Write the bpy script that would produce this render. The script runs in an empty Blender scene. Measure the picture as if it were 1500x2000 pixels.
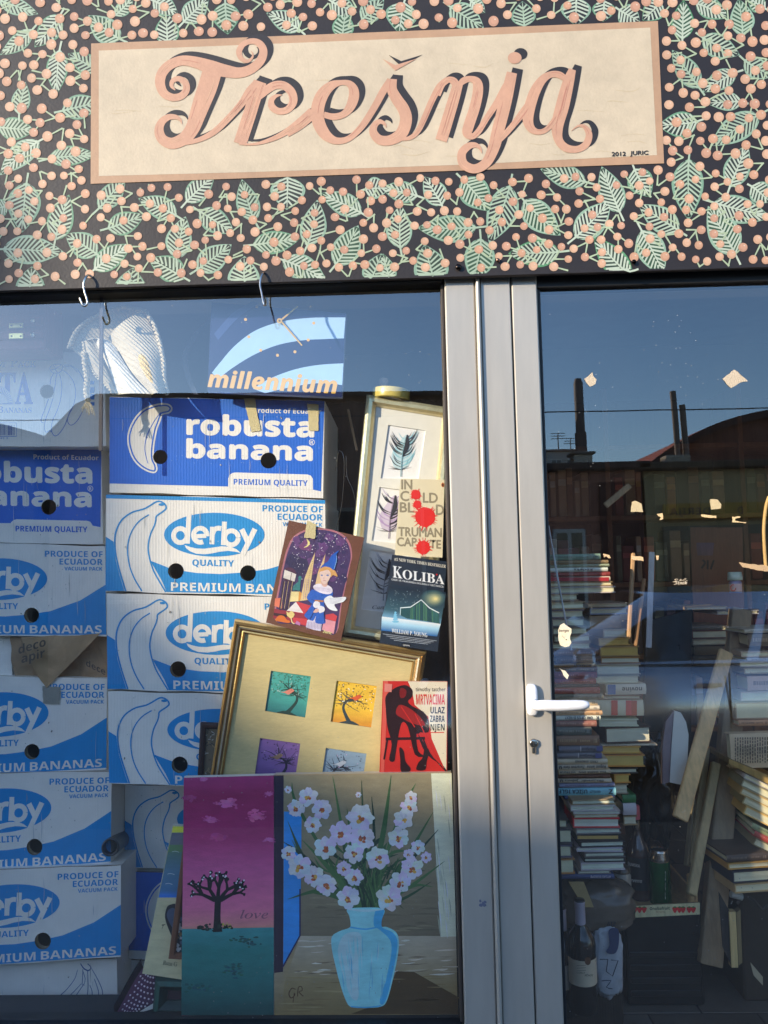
import bpy, bmesh, math, random
from mathutils import Vector, Matrix, geometry, noise
R = math.radians
rnd = random.Random(7)
SC = bpy.context.scene
COL = SC.collection

# ------------------------------------------------------------------ camera, sky, sun, exposure
CAM = Vector((0.0, -1.75, 1.25))
FPX = 1500.0
CM = Matrix.Rotation(R(1.5), 3, 'Z') @ Matrix.Rotation(R(94.25), 3, 'X') @ Matrix.Rotation(R(-1.2), 3, 'Z')
cd = bpy.data.cameras.new('camera')
cam = bpy.data.objects.new('camera', cd)
COL.objects.link(cam)
cam.matrix_world = Matrix.Translation(CAM) @ CM.to_4x4()
cd.sensor_fit = 'HORIZONTAL'
cd.sensor_width = 36.0
cd.lens = 36.0 * FPX / 1500.0
cd.clip_start = 0.02
cd.clip_end = 500
SC.camera = cam

SUN_AZ, SUN_EL = 52.0, 18.0          # degrees left of the shop front's normal, and above the horizon
world = bpy.data.worlds.new('World')
SC.world = world
world.use_nodes = True
wn = world.node_tree
sky = wn.nodes.new('ShaderNodeTexSky')
sky.sky_type = 'NISHITA'
sky.sun_disc = False
sky.sun_elevation = R(SUN_EL)
sky.sun_rotation = R(180 + SUN_AZ)
sky.altitude = 0
sky.air_density = 1.0
sky.ozone_density = 4.2
sky.dust_density = 0.5
wn.links.new(sky.outputs[0], wn.nodes['Background'].inputs[0])
wn.nodes['Background'].inputs[1].default_value = 0.15
sl = bpy.data.lights.new('sun', 'SUN')
sl.energy = 2.5
sl.angle = R(0.55)
sl.color = (1.0, 0.86, 0.66)
so = bpy.data.objects.new('sun', sl)
COL.objects.link(so)
S_DIR = Vector((-math.sin(R(SUN_AZ)) * math.cos(R(SUN_EL)), -math.cos(R(SUN_AZ)) * math.cos(R(SUN_EL)), math.sin(R(SUN_EL))))
so.rotation_euler = S_DIR.to_track_quat('Z', 'Y').to_euler()
so.location = S_DIR * 30
vs = SC.view_settings
vs.view_transform = 'Standard'
vs.look = 'None'
vs.gamma = 1
vs.use_curve_mapping = False
vs.exposure = 1.45
SC.cycles.max_bounces = 10
SC.cycles.transparent_max_bounces = 16
SC.cycles.use_denoising = True
SC.cycles.sample_clamp_indirect = 6
SC.cycles.caustics_reflective = False
SC.cycles.caustics_refractive = False

# ------------------------------------------------------------------ helpers
def P(px, py, Y=0.0, k=0.0, Z0=0.5):
    """the point of the upright (k = lean) plane at depth Y that is seen at a point of the photograph"""
    d = CM @ Vector(((px - 750) / FPX, -(py - 1000) / FPX, -1))
    t = (-CAM.y + Y + k * (CAM.z - Z0)) / (d.y - k * d.z)
    return CAM + d * t

def lin(c):
    return tuple((x / 255 / 12.92) if x / 255 <= 0.04045 else ((x / 255 + 0.055) / 1.055) ** 2.4 for x in c)

def S(r, g, b, k=0.85):
    return tuple(min(0.9, x * k) for x in lin((r, g, b)))

MATS = {}
def mat(name, rough=0.6, metal=0.0, ns=30, na=0.12, bump=0.0, bs=300, stretch=(1, 1, 1), coat=0.0, wave=None, emit=0, spec=0.5):
    if name in MATS:
        return MATS[name]
    m = bpy.data.materials.new(name)
    m.use_nodes = True
    nt = m.node_tree
    N, L = nt.nodes.new, nt.links.new
    b = nt.nodes['Principled BSDF']
    at = N('ShaderNodeAttribute'); at.attribute_name = 'Col'
    tc = N('ShaderNodeTexCoord')
    mp = N('ShaderNodeMapping'); mp.inputs['Scale'].default_value = stretch
    L(tc.outputs['Object'], mp.inputs[0])
    n1 = N('ShaderNodeTexNoise'); n1.inputs['Scale'].default_value = ns; n1.inputs['Detail'].default_value = 6; n1.inputs['Roughness'].default_value = 0.65
    n2 = N('ShaderNodeTexNoise'); n2.inputs['Scale'].default_value = ns * 0.13; n2.inputs['Detail'].default_value = 3
    L(mp.outputs[0], n1.inputs[0]); L(mp.outputs[0], n2.inputs[0])
    ad = N('ShaderNodeMath'); ad.operation = 'ADD'
    L(n1.outputs[0], ad.inputs[0]); L(n2.outputs[0], ad.inputs[1])
    mr = N('ShaderNodeMapRange')
    mr.inputs[1].default_value = 0.6; mr.inputs[2].default_value = 1.4
    mr.inputs[3].default_value = 1 - na; mr.inputs[4].default_value = 1 + na
    L(ad.outputs[0], mr.inputs[0])
    vm = N('ShaderNodeVectorMath'); vm.operation = 'SCALE'
    L(at.outputs['Color'], vm.inputs[0]); L(mr.outputs[0], vm.inputs['Scale'])
    L(vm.outputs[0], b.inputs['Base Color'])
    rr = N('ShaderNodeMapRange'); rr.inputs[3].default_value = max(0.02, rough - 0.08); rr.inputs[4].default_value = min(1, rough + 0.08)
    L(n1.outputs[0], rr.inputs[0]); L(rr.outputs[0], b.inputs['Roughness'])
    b.inputs['Metallic'].default_value = metal
    b.inputs['Specular IOR Level'].default_value = spec
    b.inputs['Coat Weight'].default_value = coat
    if bump or wave:
        bp = N('ShaderNodeBump'); bp.inputs['Distance'].default_value = 0.002; bp.inputs['Strength'].default_value = bump or 0.3
        if wave:
            w = N('ShaderNodeTexWave'); w.inputs['Scale'].default_value = wave[0]; w.bands_direction = wave[1]; w.inputs['Distortion'].default_value = wave[2]
            w.inputs['Detail'].default_value = 2
            L(mp.outputs[0], w.inputs[0])
            n3 = N('ShaderNodeTexNoise'); n3.inputs['Scale'].default_value = bs; L(mp.outputs[0], n3.inputs[0])
            a2 = N('ShaderNodeMath'); a2.operation = 'ADD'; L(w.outputs['Fac'], a2.inputs[0]); L(n3.outputs[0], a2.inputs[1])
            L(a2.outputs[0], bp.inputs['Height'])
        else:
            n3 = N('ShaderNodeTexNoise'); n3.inputs['Scale'].default_value = bs; n3.inputs['Detail'].default_value = 5
            L(mp.outputs[0], n3.inputs[0]); L(n3.outputs[0], bp.inputs['Height'])
        L(bp.outputs[0], b.inputs['Normal'])
    MATS[name] = m
    return m

CARD = lambda: mat('printed_card', 0.62, ns=24, na=0.08, bump=0.13, bs=45, wave=(44, 'X', 1.2))
PAPER = lambda: mat('printed_paper', 0.5, ns=40, na=0.07, bump=0.1, bs=90)
GLOSS = lambda: mat('glossy_cover', 0.32, ns=30, na=0.08)
CANVAS = lambda: mat('painted_canvas', 0.5, ns=46, na=0.24, bump=0.5, bs=420, stretch=(0.5, 1, 1.6))
BOARD = lambda: mat('painted_board', 0.55, ns=26, na=0.16, bump=0.25, bs=150)
WOOD = lambda: mat('worn_wood', 0.6, ns=18, na=0.35, bump=0.3, bs=60, stretch=(6, 6, 0.7))
ALU = lambda: mat('anodised_aluminium', 0.42, metal=0.35, ns=14, na=0.10, bump=0.05, bs=500, stretch=(3, 3, 0.4))
STEEL = lambda: mat('polished_steel', 0.22, metal=1.0, ns=30, na=0.1)
GOLD = lambda: mat('gilt_moulding', 0.33, metal=0.7, ns=60, na=0.2, bump=0.2, bs=200)
PLAST = lambda: mat('hard_plastic', 0.3, ns=20, na=0.05, coat=0.2)
RUBBER = lambda: mat('black_rubber', 0.6, ns=30, na=0.2)
CLOTH = lambda: mat('woven_cloth', 0.95, ns=200, na=0.2, bump=0.5, bs=500, spec=0.2)
KNIT = lambda: mat('ribbed_knit', 0.95, ns=90, na=0.16, bump=1.0, bs=400, wave=(55, 'DIAGONAL', 1.0), spec=0.2)
PLASTER = lambda: mat('plaster', 0.9, ns=3, na=0.2, bump=0.4, bs=40)
TILE = lambda: mat('roof_tile', 0.85, ns=6, na=0.35, bump=0.8, bs=14)
BAG = lambda: mat('thin_plastic', 0.22, ns=25, na=0.2, bump=0.9, bs=45)
CARP = lambda: mat('car_paint', 0.16, metal=0.75, ns=5, na=0.03, coat=1.0)

def glass_mat(name, base, dust, tint=(0.985, 0.99, 0.99)):
    m = bpy.data.materials.new(name)
    m.use_nodes = True
    nt = m.node_tree
    N, L = nt.nodes.new, nt.links.new
    nt.nodes.remove(nt.nodes['Principled BSDF'])
    out = nt.nodes['Material Output']
    tr = N('ShaderNodeBsdfTransparent'); tr.inputs[0].default_value = (*tint, 1)
    gl = N('ShaderNodeBsdfGlossy'); gl.inputs['Roughness'].default_value = 0.0; gl.inputs[0].default_value = (1, 1, 1, 1)
    wn_ = N('ShaderNodeTexNoise'); wn_.inputs['Scale'].default_value = 5; wn_.inputs['Detail'].default_value = 1
    wb = N('ShaderNodeBump'); wb.inputs['Strength'].default_value = 0.25; wb.inputs['Distance'].default_value = 0.0006
    L(wn_.outputs[0], wb.inputs['Height']); L(wb.outputs[0], gl.inputs['Normal'])
    df = N('ShaderNodeBsdfDiffuse'); df.inputs[0].default_value = (0.75, 0.73, 0.68, 1)
    lw = N('ShaderNodeLayerWeight'); lw.inputs[0].default_value = 0.5
    pw = N('ShaderNodeMath'); pw.operation = 'POWER'; pw.inputs[1].default_value = 4.0
    L(lw.outputs['Facing'], pw.inputs[0])
    mr = N('ShaderNodeMapRange'); mr.inputs[3].default_value = base; mr.inputs[4].default_value = 0.95
    L(pw.outputs[0], mr.inputs[0])
    mx = N('ShaderNodeMixShader')
    L(mr.outputs[0], mx.inputs[0]); L(tr.outputs[0], mx.inputs[1]); L(gl.outputs[0], mx.inputs[2])
    # dust: a faint film in smears, and separate specks
    tc = N('ShaderNodeTexCoord')
    mp = N('ShaderNodeMapping'); mp.inputs['Scale'].default_value = (1, 1, 0.45)
    L(tc.outputs['Object'], mp.inputs[0])
    n1 = N('ShaderNodeTexNoise'); n1.inputs['Scale'].default_value = 9; n1.inputs['Detail'].default_value = 8; n1.inputs['Roughness'].default_value = 0.7
    L(mp.outputs[0], n1.inputs[0])
    f1 = N('ShaderNodeMapRange'); f1.inputs[1].default_value = 0.4; f1.inputs[2].default_value = 0.85; f1.inputs[3].default_value = dust * 0.35; f1.inputs[4].default_value = dust * 2.0
    L(n1.outputs[0], f1.inputs[0])
    v = N('ShaderNodeTexVoronoi'); v.inputs['Scale'].default_value = 75
    L(tc.outputs['Object'], v.inputs[0])
    sp = N('ShaderNodeMath'); sp.operation = 'LESS_THAN'; sp.inputs[1].default_value = 0.075
    L(v.outputs['Distance'], sp.inputs[0])
    n2 = N('ShaderNodeTexNoise'); n2.inputs['Scale'].default_value = 5; n2.inputs['Detail'].default_value = 4
    L(tc.outputs['Object'], n2.inputs[0])
    sg = N('ShaderNodeMath'); sg.operation = 'GREATER_THAN'; sg.inputs[1].default_value = 0.56
    L(n2.outputs[0], sg.inputs[0])
    ml = N('ShaderNodeMath'); ml.operation = 'MULTIPLY'; L(sp.outputs[0], ml.inputs[0]); L(sg.outputs[0], ml.inputs[1])
    ml2 = N('ShaderNodeMath'); ml2.operation = 'MULTIPLY'; ml2.inputs[1].default_value = 0.38; L(ml.outputs[0], ml2.inputs[0])
    ad = N('ShaderNodeMath'); ad.operation = 'ADD'; L(f1.outputs[0], ad.inputs[0]); L(ml2.outputs[0], ad.inputs[1])
    m2 = N('ShaderNodeMixShader')
    L(ad.outputs[0], m2.inputs[0]); L(mx.outputs[0], m2.inputs[1]); L(df.outputs[0], m2.inputs[2])
    L(m2.outputs[0], out.inputs[0])
    return m

def clear_mat():
    if 'glass_inner' in MATS: return MATS['glass_inner']
    m = bpy.data.materials.new('glass_inner'); m.use_nodes = True
    nt = m.node_tree; nt.nodes.remove(nt.nodes['Principled BSDF'])
    t = nt.nodes.new('ShaderNodeBsdfTransparent'); t.inputs[0].default_value = (0.985, 0.99, 0.988, 1)
    nt.links.new(t.outputs[0], nt.nodes['Material Output'].inputs[0])
    MATS['glass_inner'] = m
    return m
def pane_faces(o):
    o.data.materials.append(clear_mat())
    for p in o.data.polygons: p.material_index = 0 if p.normal.y < -0.5 else 1
ORG = {}
def tag(o, label=None, cat=None, group=None, kind=None):
    if label: o['label'] = label
    if cat: o['category'] = cat
    if group: o['group'] = group
    if kind: o['kind'] = kind
    return o

def thing(name, label, cat, loc=(0, 0, 0), group=None):
    o = bpy.data.objects.new(name, None)
    COL.objects.link(o)
    o.location = loc
    o.empty_display_size = 0.05
    ORG[o.name] = Vector(loc)
    return tag(o, label, cat, group)

class MB:
    """collects coloured faces in world space; build() links them as one mesh object"""
    def __init__(s):
        s.v, s.f, s.c, s.sm = [], [], [], []
    def face(s, pts, col, smooth=False):
        i = len(s.v)
        s.v += [Vector(p) for p in pts]
        s.f.append(tuple(range(i, i + len(pts)))); s.c.append(col); s.sm.append(smooth)
    def grid(s, rows, col, smooth=True, closed=False):
        i = len(s.v); n = len(rows[0])
        for r in rows: s.v += [Vector(p) for p in r]
        for a in range(len(rows) - 1):
            for b in range(n if closed else n - 1):
                b2 = (b + 1) % n
                s.f.append((i + a * n + b, i + a * n + b2, i + (a + 1) * n + b2, i + (a + 1) * n + b))
                s.c.append(col(a, b) if callable(col) else col); s.sm.append(smooth)
    def box(s, x0, x1, y0, y1, z0, z1, col, M=None):
        c = [Vector((x, y, z)) for z in (z0, z1) for y in (y0, y1) for x in (x0, x1)]
        if M: c = [M @ p for p in c]
        for q in ((0, 1, 5, 4), (1, 3, 7, 5), (3, 2, 6, 7), (2, 0, 4, 6), (4, 5, 7, 6), (2, 3, 1, 0)):
            s.face([c[k] for k in q], col)
    def bbox(s, x0, x1, y0, y1, z0, z1, col, b=0.004, M=None):
        """box with chamfered edges"""
        b = min(b, (x1 - x0) * 0.4, (y1 - y0) * 0.4, (z1 - z0) * 0.4)
        rows = []
        for z, k in ((z0, b), (z0 + b, 0), (z1 - b, 0), (z1, b)):
            r = []
            for (x, y) in ((x0 + b, y0), (x1 - b, y0), (x1, y0 + b), (x1, y1 - b), (x1 - b, y1), (x0 + b, y1), (x0, y1 - b), (x0, y0 + b)):
                xx = min(max(x, x0 + k), x1 - k); yy = min(max(y, y0 + k), y1 - k)
                p = Vector((xx, yy, z)); r.append(M @ p if M else p)
            rows.append(r)
        s.grid(rows, col, False, True)
        s.face(rows[0][::-1], col); s.face(rows[-1], col)
    def prism(s, front, back, col, side=None):
        n = len(front); side = side or col
        tri = geometry.tessellate_polygon([[Vector(p) for p in front]])
        for t in tri:
            s.face([front[k] for k in t], col); s.face([back[k] for k in reversed(t)], side)
        for a in range(n):
            b = (a + 1) % n
            s.face([front[a], back[a], back[b], front[b]], side)
    def tube(s, pts, rad, col, n=10, cap=True):
        pts = [Vector(p) for p in pts]
        rows = []
        up = None
        for i, p in enumerate(pts):
            t = (pts[min(i + 1, len(pts) - 1)] - pts[max(i - 1, 0)]).normalized()
            if up is None:
                up = Vector((0, 0, 1)) if abs(t.z) < 0.9 else Vector((1, 0, 0))
            u = (up - t * up.dot(t)).normalized(); w = t.cross(u); up = u
            r = rad[i] if isinstance(rad, (list, tuple)) else rad
            rows.append([p + (u * math.cos(a) + w * math.sin(a)) * r for a in [k * 2 * math.pi / n for k in range(n)]])
        s.grid(rows, col, True, True)
        if cap:
            s.face(rows[0][::-1], col); s.face(rows[-1], col)
    def lathe(s, prof, base, col, n=28, a0=0, a1=2 * math.pi, M=None):
        """prof: (radius, height[, colour])"""
        closed = a1 - a0 > 6.28
        m = n if closed else n + 1
        rows = []
        for q in prof:
            r = []
            for k in range(m):
                a = a0 + (a1 - a0) * k / n
                p = Vector((q[0] * math.cos(a), q[0] * math.sin(a), q[1]))
                p = M @ p if M else p
                r.append(p + Vector(base))
            rows.append(r)
        s.grid(rows, (lambda a, b: prof[a][2] if len(prof[a]) > 2 else col), True, closed)
    def loft(s, A, B, n, m, col, bulge=0.0):
        a, b = cat3(A, n), cat3(B, n)
        rows = []
        for i in range(n + 1):
            rows.append([a[i].lerp(b[i], j / m) + Vector((0, -bulge * math.sin(math.pi * j / m), 0)) for j in range(m + 1)])
        s.grid(rows, col)
    def build(s, name, m, parent=None, loc=None, sharp=None):
        me = bpy.data.meshes.new(name)
        org = ORG[parent.name] if parent is not None else Vector(loc if loc is not None else (0, 0, 0))
        me.from_pydata([p - org for p in s.v], [], s.f)
        ca = me.color_attributes.new('Col', 'FLOAT_COLOR', 'CORNER')
        buf = []
        for f, c in zip(s.f, s.c):
            if isinstance(c, list):
                for q in c: buf += [q[0], q[1], q[2], 1]
            else:
                buf += [c[0], c[1], c[2], 1] * len(f)
        ca.data.foreach_set('color', buf)
        me.polygons.foreach_set('use_smooth', s.sm)
        me.materials.append(m)
        me.update()
        o = bpy.data.objects.new(name, me)
        COL.objects.link(o)
        if parent is not None:
            o.parent = parent; ORG[o.name] = org
        else:
            o.location = org; ORG[o.name] = org
        return o

def cat2(pts, sub=6):
    """Catmull-Rom through points of any dimension"""
    out = []
    n = len(pts)
    for i in range(n - 1):
        p0, p1, p2, p3 = pts[max(i - 1, 0)], pts[i], pts[i + 1], pts[min(i + 2, n - 1)]
        for k in range(sub):
            t = k / sub
            out.append(tuple(0.5 * (2 * b + (c - a) * t + (2 * a - 5 * b + 4 * c - d) * t * t + (3 * b - a - 3 * c + d) * t ** 3) for a, b, c, d in zip(p0, p1, p2, p3)))
    out.append(tuple(pts[-1]))
    return out

def cat3(pts, n):
    q = [Vector(p) for p in cat2([tuple(p) for p in pts], 12)]
    L = [0]
    for a, b in zip(q, q[1:]): L.append(L[-1] + (b - a).length)
    out = []
    for i in range(n + 1):
        t = L[-1] * i / n
        k = 0
        while k < len(L) - 2 and L[k + 1] < t: k += 1
        f = (t - L[k]) / max(1e-9, L[k + 1] - L[k])
        out.append(q[k].lerp(q[k + 1], min(1, f)))
    return out

TCACHE = {}
def sty(s, k):
    A, a, d = {'b': (0x1D5D4, 0x1D5EE, 0x1D7EC), 's': (0x1D400, 0x1D41A, 0x1D7CE), 'bi': (0x1D63C, 0x1D656, None), 'i': (0x1D434, 0x1D44E, None)}[k]
    o = ''
    for c in s:
        if 'A' <= c <= 'Z': o += chr(A + ord(c) - 65)
        elif 'a' <= c <= 'z': o += chr(a + ord(c) - 97)
        elif d and '0' <= c <= '9': o += chr(d + ord(c) - 48)
        else: o += c
    return o

def text2d(s, style=None):
    key = (s, style)
    if key in TCACHE: return TCACHE[key]
    cu = bpy.data.curves.new('t', 'FONT')
    cu.body = sty(s, style) if style else s
    cu.size = 1.0
    cu.resolution_u = 3
    ob = bpy.data.objects.new('t', cu)
    COL.objects.link(ob)
    dg = bpy.context.evaluated_depsgraph_get()
    dg.update()
    me = bpy.data.meshes.new_from_object(ob.evaluated_get(dg))
    vs_ = [(v.co.x, v.co.y) for v in me.vertices]
    fs = [tuple(p.vertices) for p in me.polygons]
    bpy.data.meshes.remove(me)
    bpy.data.objects.remove(ob)
    bpy.data.curves.remove(cu)
    TCACHE[key] = (vs_, fs)
    return TCACHE[key]

def caph(style):
    v, f = text2d('H', style)
    return max(y for x, y in v)

class Art:
    """flat artwork on an upright surface. Local drawing coordinates -> photograph coordinates -> the surface"""
    def __init__(s, mb, mp, Y, k=0.0, Z0=0.5, eps=0.0004):
        s.mb, s.mp, s.Y, s.k, s.Z0, s.n, s.eps = mb, mp, Y, k, Z0, 0, eps
    def pt(s, x, y, lay=0.0):
        px, py = s.mp(x, y)
        p = P(px, py, s.Y, s.k, s.Z0)
        return p + Vector((0, -lay * s.eps, 0))
    def _l(s, lay):
        s.n += 1
        return lay + 0.5 + (s.n % 97) / 105.0
    def poly(s, pts, col, lay=0):
        l = s._l(lay)
        w = [s.pt(x, y, l) for x, y in pts]
        if len(w) <= 4 and not isinstance(col, list):
            s.mb.face(w, col); return
        for t in geometry.tessellate_polygon([[Vector((x, y, 0)) for x, y in pts]]):
            s.mb.face([w[k] for k in t], [col[k] for k in t] if isinstance(col, list) else col)
    def smooth(s, pts, col, lay=0, sub=5):
        q = list(pts)
        n = len(q)
        out = cat2([q[-1]] + q + [q[0], q[1]], sub)
        s.poly(out[sub:sub * (n + 1)], col, lay)
    def stroke(s, pts, w, col, lay=0, sub=5, cap=False):
        """pts (x, y) or (x, y, width)"""
        q = [(p[0], p[1], p[2] if len(p) > 2 else w) for p in pts]
        if sub > 1 and len(q) > 2: q = cat2(q, sub)
        l = s._l(lay)
        Lf, Rt = [], []
        for i, (x, y, ww) in enumerate(q):
            a, b = q[max(i - 1, 0)], q[min(i + 1, len(q) - 1)]
            dx, dy = b[0] - a[0], b[1] - a[1]
            d = math.hypot(dx, dy) or 1
            nx, ny = -dy / d * ww / 2, dx / d * ww / 2
            Lf.append(s.pt(x + nx, y + ny, l)); Rt.append(s.pt(x - nx, y - ny, l))
        for i in range(len(q) - 1):
            s.mb.face([Lf[i], Lf[i + 1], Rt[i + 1], Rt[i]], col)
        if cap:
            s.disc(q[0][0], q[0][1], q[0][2] / 2, q[0][2] / 2, col, lay, 10); s.disc(q[-1][0], q[-1][1], q[-1][2] / 2, q[-1][2] / 2, col, lay, 10)
    def strip(s, a, b, col, lay=0):
        l = s._l(lay)
        a = [s.pt(x, y, l) for x, y in a]; b = [s.pt(x, y, l) for x, y in b]
        for i in range(len(a) - 1):
            s.mb.face([a[i], a[i + 1], b[i + 1], b[i]], col)
    def disc(s, x, y, rx, ry, col, lay=0, n=14, a0=0.0):
        l = s._l(lay)
        s.mb.face([s.pt(x + rx * math.cos(a0 + k * 2 * math.pi / n), y + ry * math.sin(a0 + k * 2 * math.pi / n), l) for k in range(n)], col)
    def blob(s, x, y, r, col, lay=0, n=14, jit=0.3, ry=None):
        ry = ry or r
        s.smooth([(x + r * (1 + jit * rnd.uniform(-1, 1)) * math.cos(k * 2 * math.pi / n), y + ry * (1 + jit * rnd.uniform(-1, 1)) * math.sin(k * 2 * math.pi / n)) for k in range(n)], col, lay, 3)
    def grad(s, tl, tr, br, bl, stops, lay=0, m=4):
        """vertical sequence of (t, colour) stops of paint"""
        l = s._l(lay)
        for (t0, c0), (t1, c1) in zip(stops, stops[1:]):
            for j in range(m):
                u0, u1 = j / m, (j + 1) / m
                def q(u, t):
                    ax, ay = tl[0] + (tr[0] - tl[0]) * u, tl[1] + (tr[1] - tl[1]) * u
                    bx, by = bl[0] + (br[0] - bl[0]) * u, bl[1] + (br[1] - bl[1]) * u
                    return s.pt(ax + (bx - ax) * t, ay + (by - ay) * t, l)
                s.mb.face([q(u0, t0), q(u1, t0), q(u1, t1), q(u0, t1)], [c0, c0, c1, c1])
    def text(s, t, x0, x1, base, cap, col, lay=2, style=None, slope=0.0, flip=False, shear=0.0, bold=0):
        v, f = text2d(t, style)
        if not v: return
        mx, Mx = min(a for a, b in v), max(a for a, b in v)
        sy = cap / caph(style)
        if x1 is None: x1 = x0 + (Mx - mx) * sy
        sx = (x1 - x0) / (Mx - mx)
        for dx, dy in ([(0, 0), (bold, 0), (-bold, 0), (0, bold), (0, -bold)] if bold else [(0, 0)]):
            l = s._l(lay)
            w = []
            for a, b in v:
                X, Yv = (a - mx) * sx, b * sy
                X += shear * Yv
                if flip: X, Yv = (x1 - x0) - X, cap - Yv
                xx, yy = x0 + X + dx, base - Yv + slope * X + dy
                w.append(s.pt(xx, yy, l))
            for q in f: s.mb.face([w[k] for k in q], col)

def zm(ox, oy, sc):
    return lambda x, y: (ox + x / sc, oy + y / sc)

def bil(tl, tr, br, bl):
    def f(u, v):
        ax, ay = tl[0] + (tr[0] - tl[0]) * u, tl[1] + (tr[1] - tl[1]) * u
        bx, by = bl[0] + (br[0] - bl[0]) * u, bl[1] + (br[1] - bl[1]) * u
        return (ax + (bx - ax) * v, ay + (by - ay) * v)
    return f

def slab(mb, q, Y, th, front, side, k=0.0, Z0=0.5):
    """a flat board whose front is seen at the four photograph points q"""
    f = [P(x, y, Y, k, Z0) for x, y in q]
    b = [p + Vector((0, th, 0)) for p in f]
    mb.prism(f, b, front, side)

def base_of(q, Y):
    ps = [P(x, y, Y) for x, y in q]
    return (sum(p.x for p in ps) / len(ps), Y, min(p.z for p in ps))

def lump(mb, c, r, col, seed=0, amp=0.18, fr=3.0, n=22, m=14, sq=1.0, M=None):
    rows = []
    for i in range(m + 1):
        t = math.pi * i / m
        row = []
        for j in range(n):
            a = 2 * math.pi * j / n
            sg = lambda v: math.copysign(abs(v) ** sq, v)
            d = Vector((sg(math.sin(t)) * sg(math.cos(a)), sg(math.sin(t)) * sg(math.sin(a)), -sg(math.cos(t))))
            k = 1 + amp * noise.noise(d * fr + Vector((seed, seed * 1.7, 0)))
            p = Vector((d.x * r[0], d.y * r[1], d.z * r[2])) * k
            row.append(Vector(c) + (M @ p if M else p))
        rows.append(row)
    mb.grid(rows, col, True, True)
# ------------------------------------------------------------------ setting
DARK = S(30, 29, 28)
mb = MB(); mb.box(-30, 30, -40.0, -3.0, -0.52, -0.42, lin((66, 63, 60)))
tag(mb.build('street', mat('asphalt', 0.9, ns=60, na=0.35, bump=0.5, bs=120)), kind='structure')
mb = MB(); mb.bbox(-30, 30, -2.996, -0.10, -0.55, -0.28, lin((112, 100, 86)), 0.02)
tag(mb.build('pavement', mat('paving', 0.9, ns=14, na=0.25, bump=0.4, bs=70)), kind='structure')
mb = MB(); mb.box(-90, 90, -120, 60, -0.80, -0.60, lin((110, 106, 96)))
tag(mb.build('ground', mat('packed_earth', 0.95, ns=1, na=0.3)), kind='structure')
# the shop floor: separate dark tiles with paler joints
mb = MB()
mb.box(-1.6, 2.3, -0.05, 3.0, -0.12, -0.004, S(60, 55, 50, 1))
for i in range(13):
    for j in range(11):
        x0, y0 = -1.6 + i * 0.3 + (0.15 if j % 2 else 0), -0.03 + j * 0.27
        if x0 + 0.294 > 2.28: continue
        c = rnd.uniform(0.8, 1.15)
        mb.bbox(x0, x0 + 0.294, y0, y0 + 0.264, -0.0035, 0.0, tuple(q * c for q in S(100, 90, 80, 1)), 0.002)
tag(mb.build('shop_floor', mat('floor_tile', 0.5, ns=12, na=0.3, bump=0.2, bs=60)), kind='structure')

# the shop itself
shop = thing('shop_building', 'rendered shop building that carries the painted sign, window and door', 'building', (0, 0.1, -0.28))
mb = MB()
W1 = lin((150, 146, 138))
ZB = P(750, 546, 0).z
mb.box(-3.2, 3.2, 0.02, 0.20, ZB + 0.002, 4.0, W1)
mb.box(-3.2, -1.5, 0.0, 0.20, -0.28, ZB, W1); mb.box(1.75, 3.2, 0.0, 0.20, -0.28, ZB, W1)
sill = P(620, 1996, 0).z
mb.box(-1.5, P(886, 1275).x, -0.015, 0.20, -0.28, sill - 0.045, lin((70, 70, 72)))
mb.build('outer_wall', PLASTER(), shop)
mb = MB()
W2 = lin((168, 156, 140))
mb.box(-1.62, -1.6, 0.21, 3.0, 0, 2.6, W2); mb.box(2.3, 2.32, 0.21, 3.0, 0, 2.6, W2); mb.box(-1.62, 2.32, 3.0, 3.02, 0, 2.6, W2)
mb.build('inner_wall', PLASTER(), shop)
mb = MB(); mb.box(-1.62, 2.32, 0.21, 3.0, 2.6, 2.63, lin((150, 148, 142))); mb.build('ceiling', PLASTER(), shop)
mb = MB(); mb.box(-1.6, 0.10, 0.048, 0.70, 0.0, 0.05, lin((58, 56, 54))); mb.build('window_ledge', WOOD(), shop)

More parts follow.
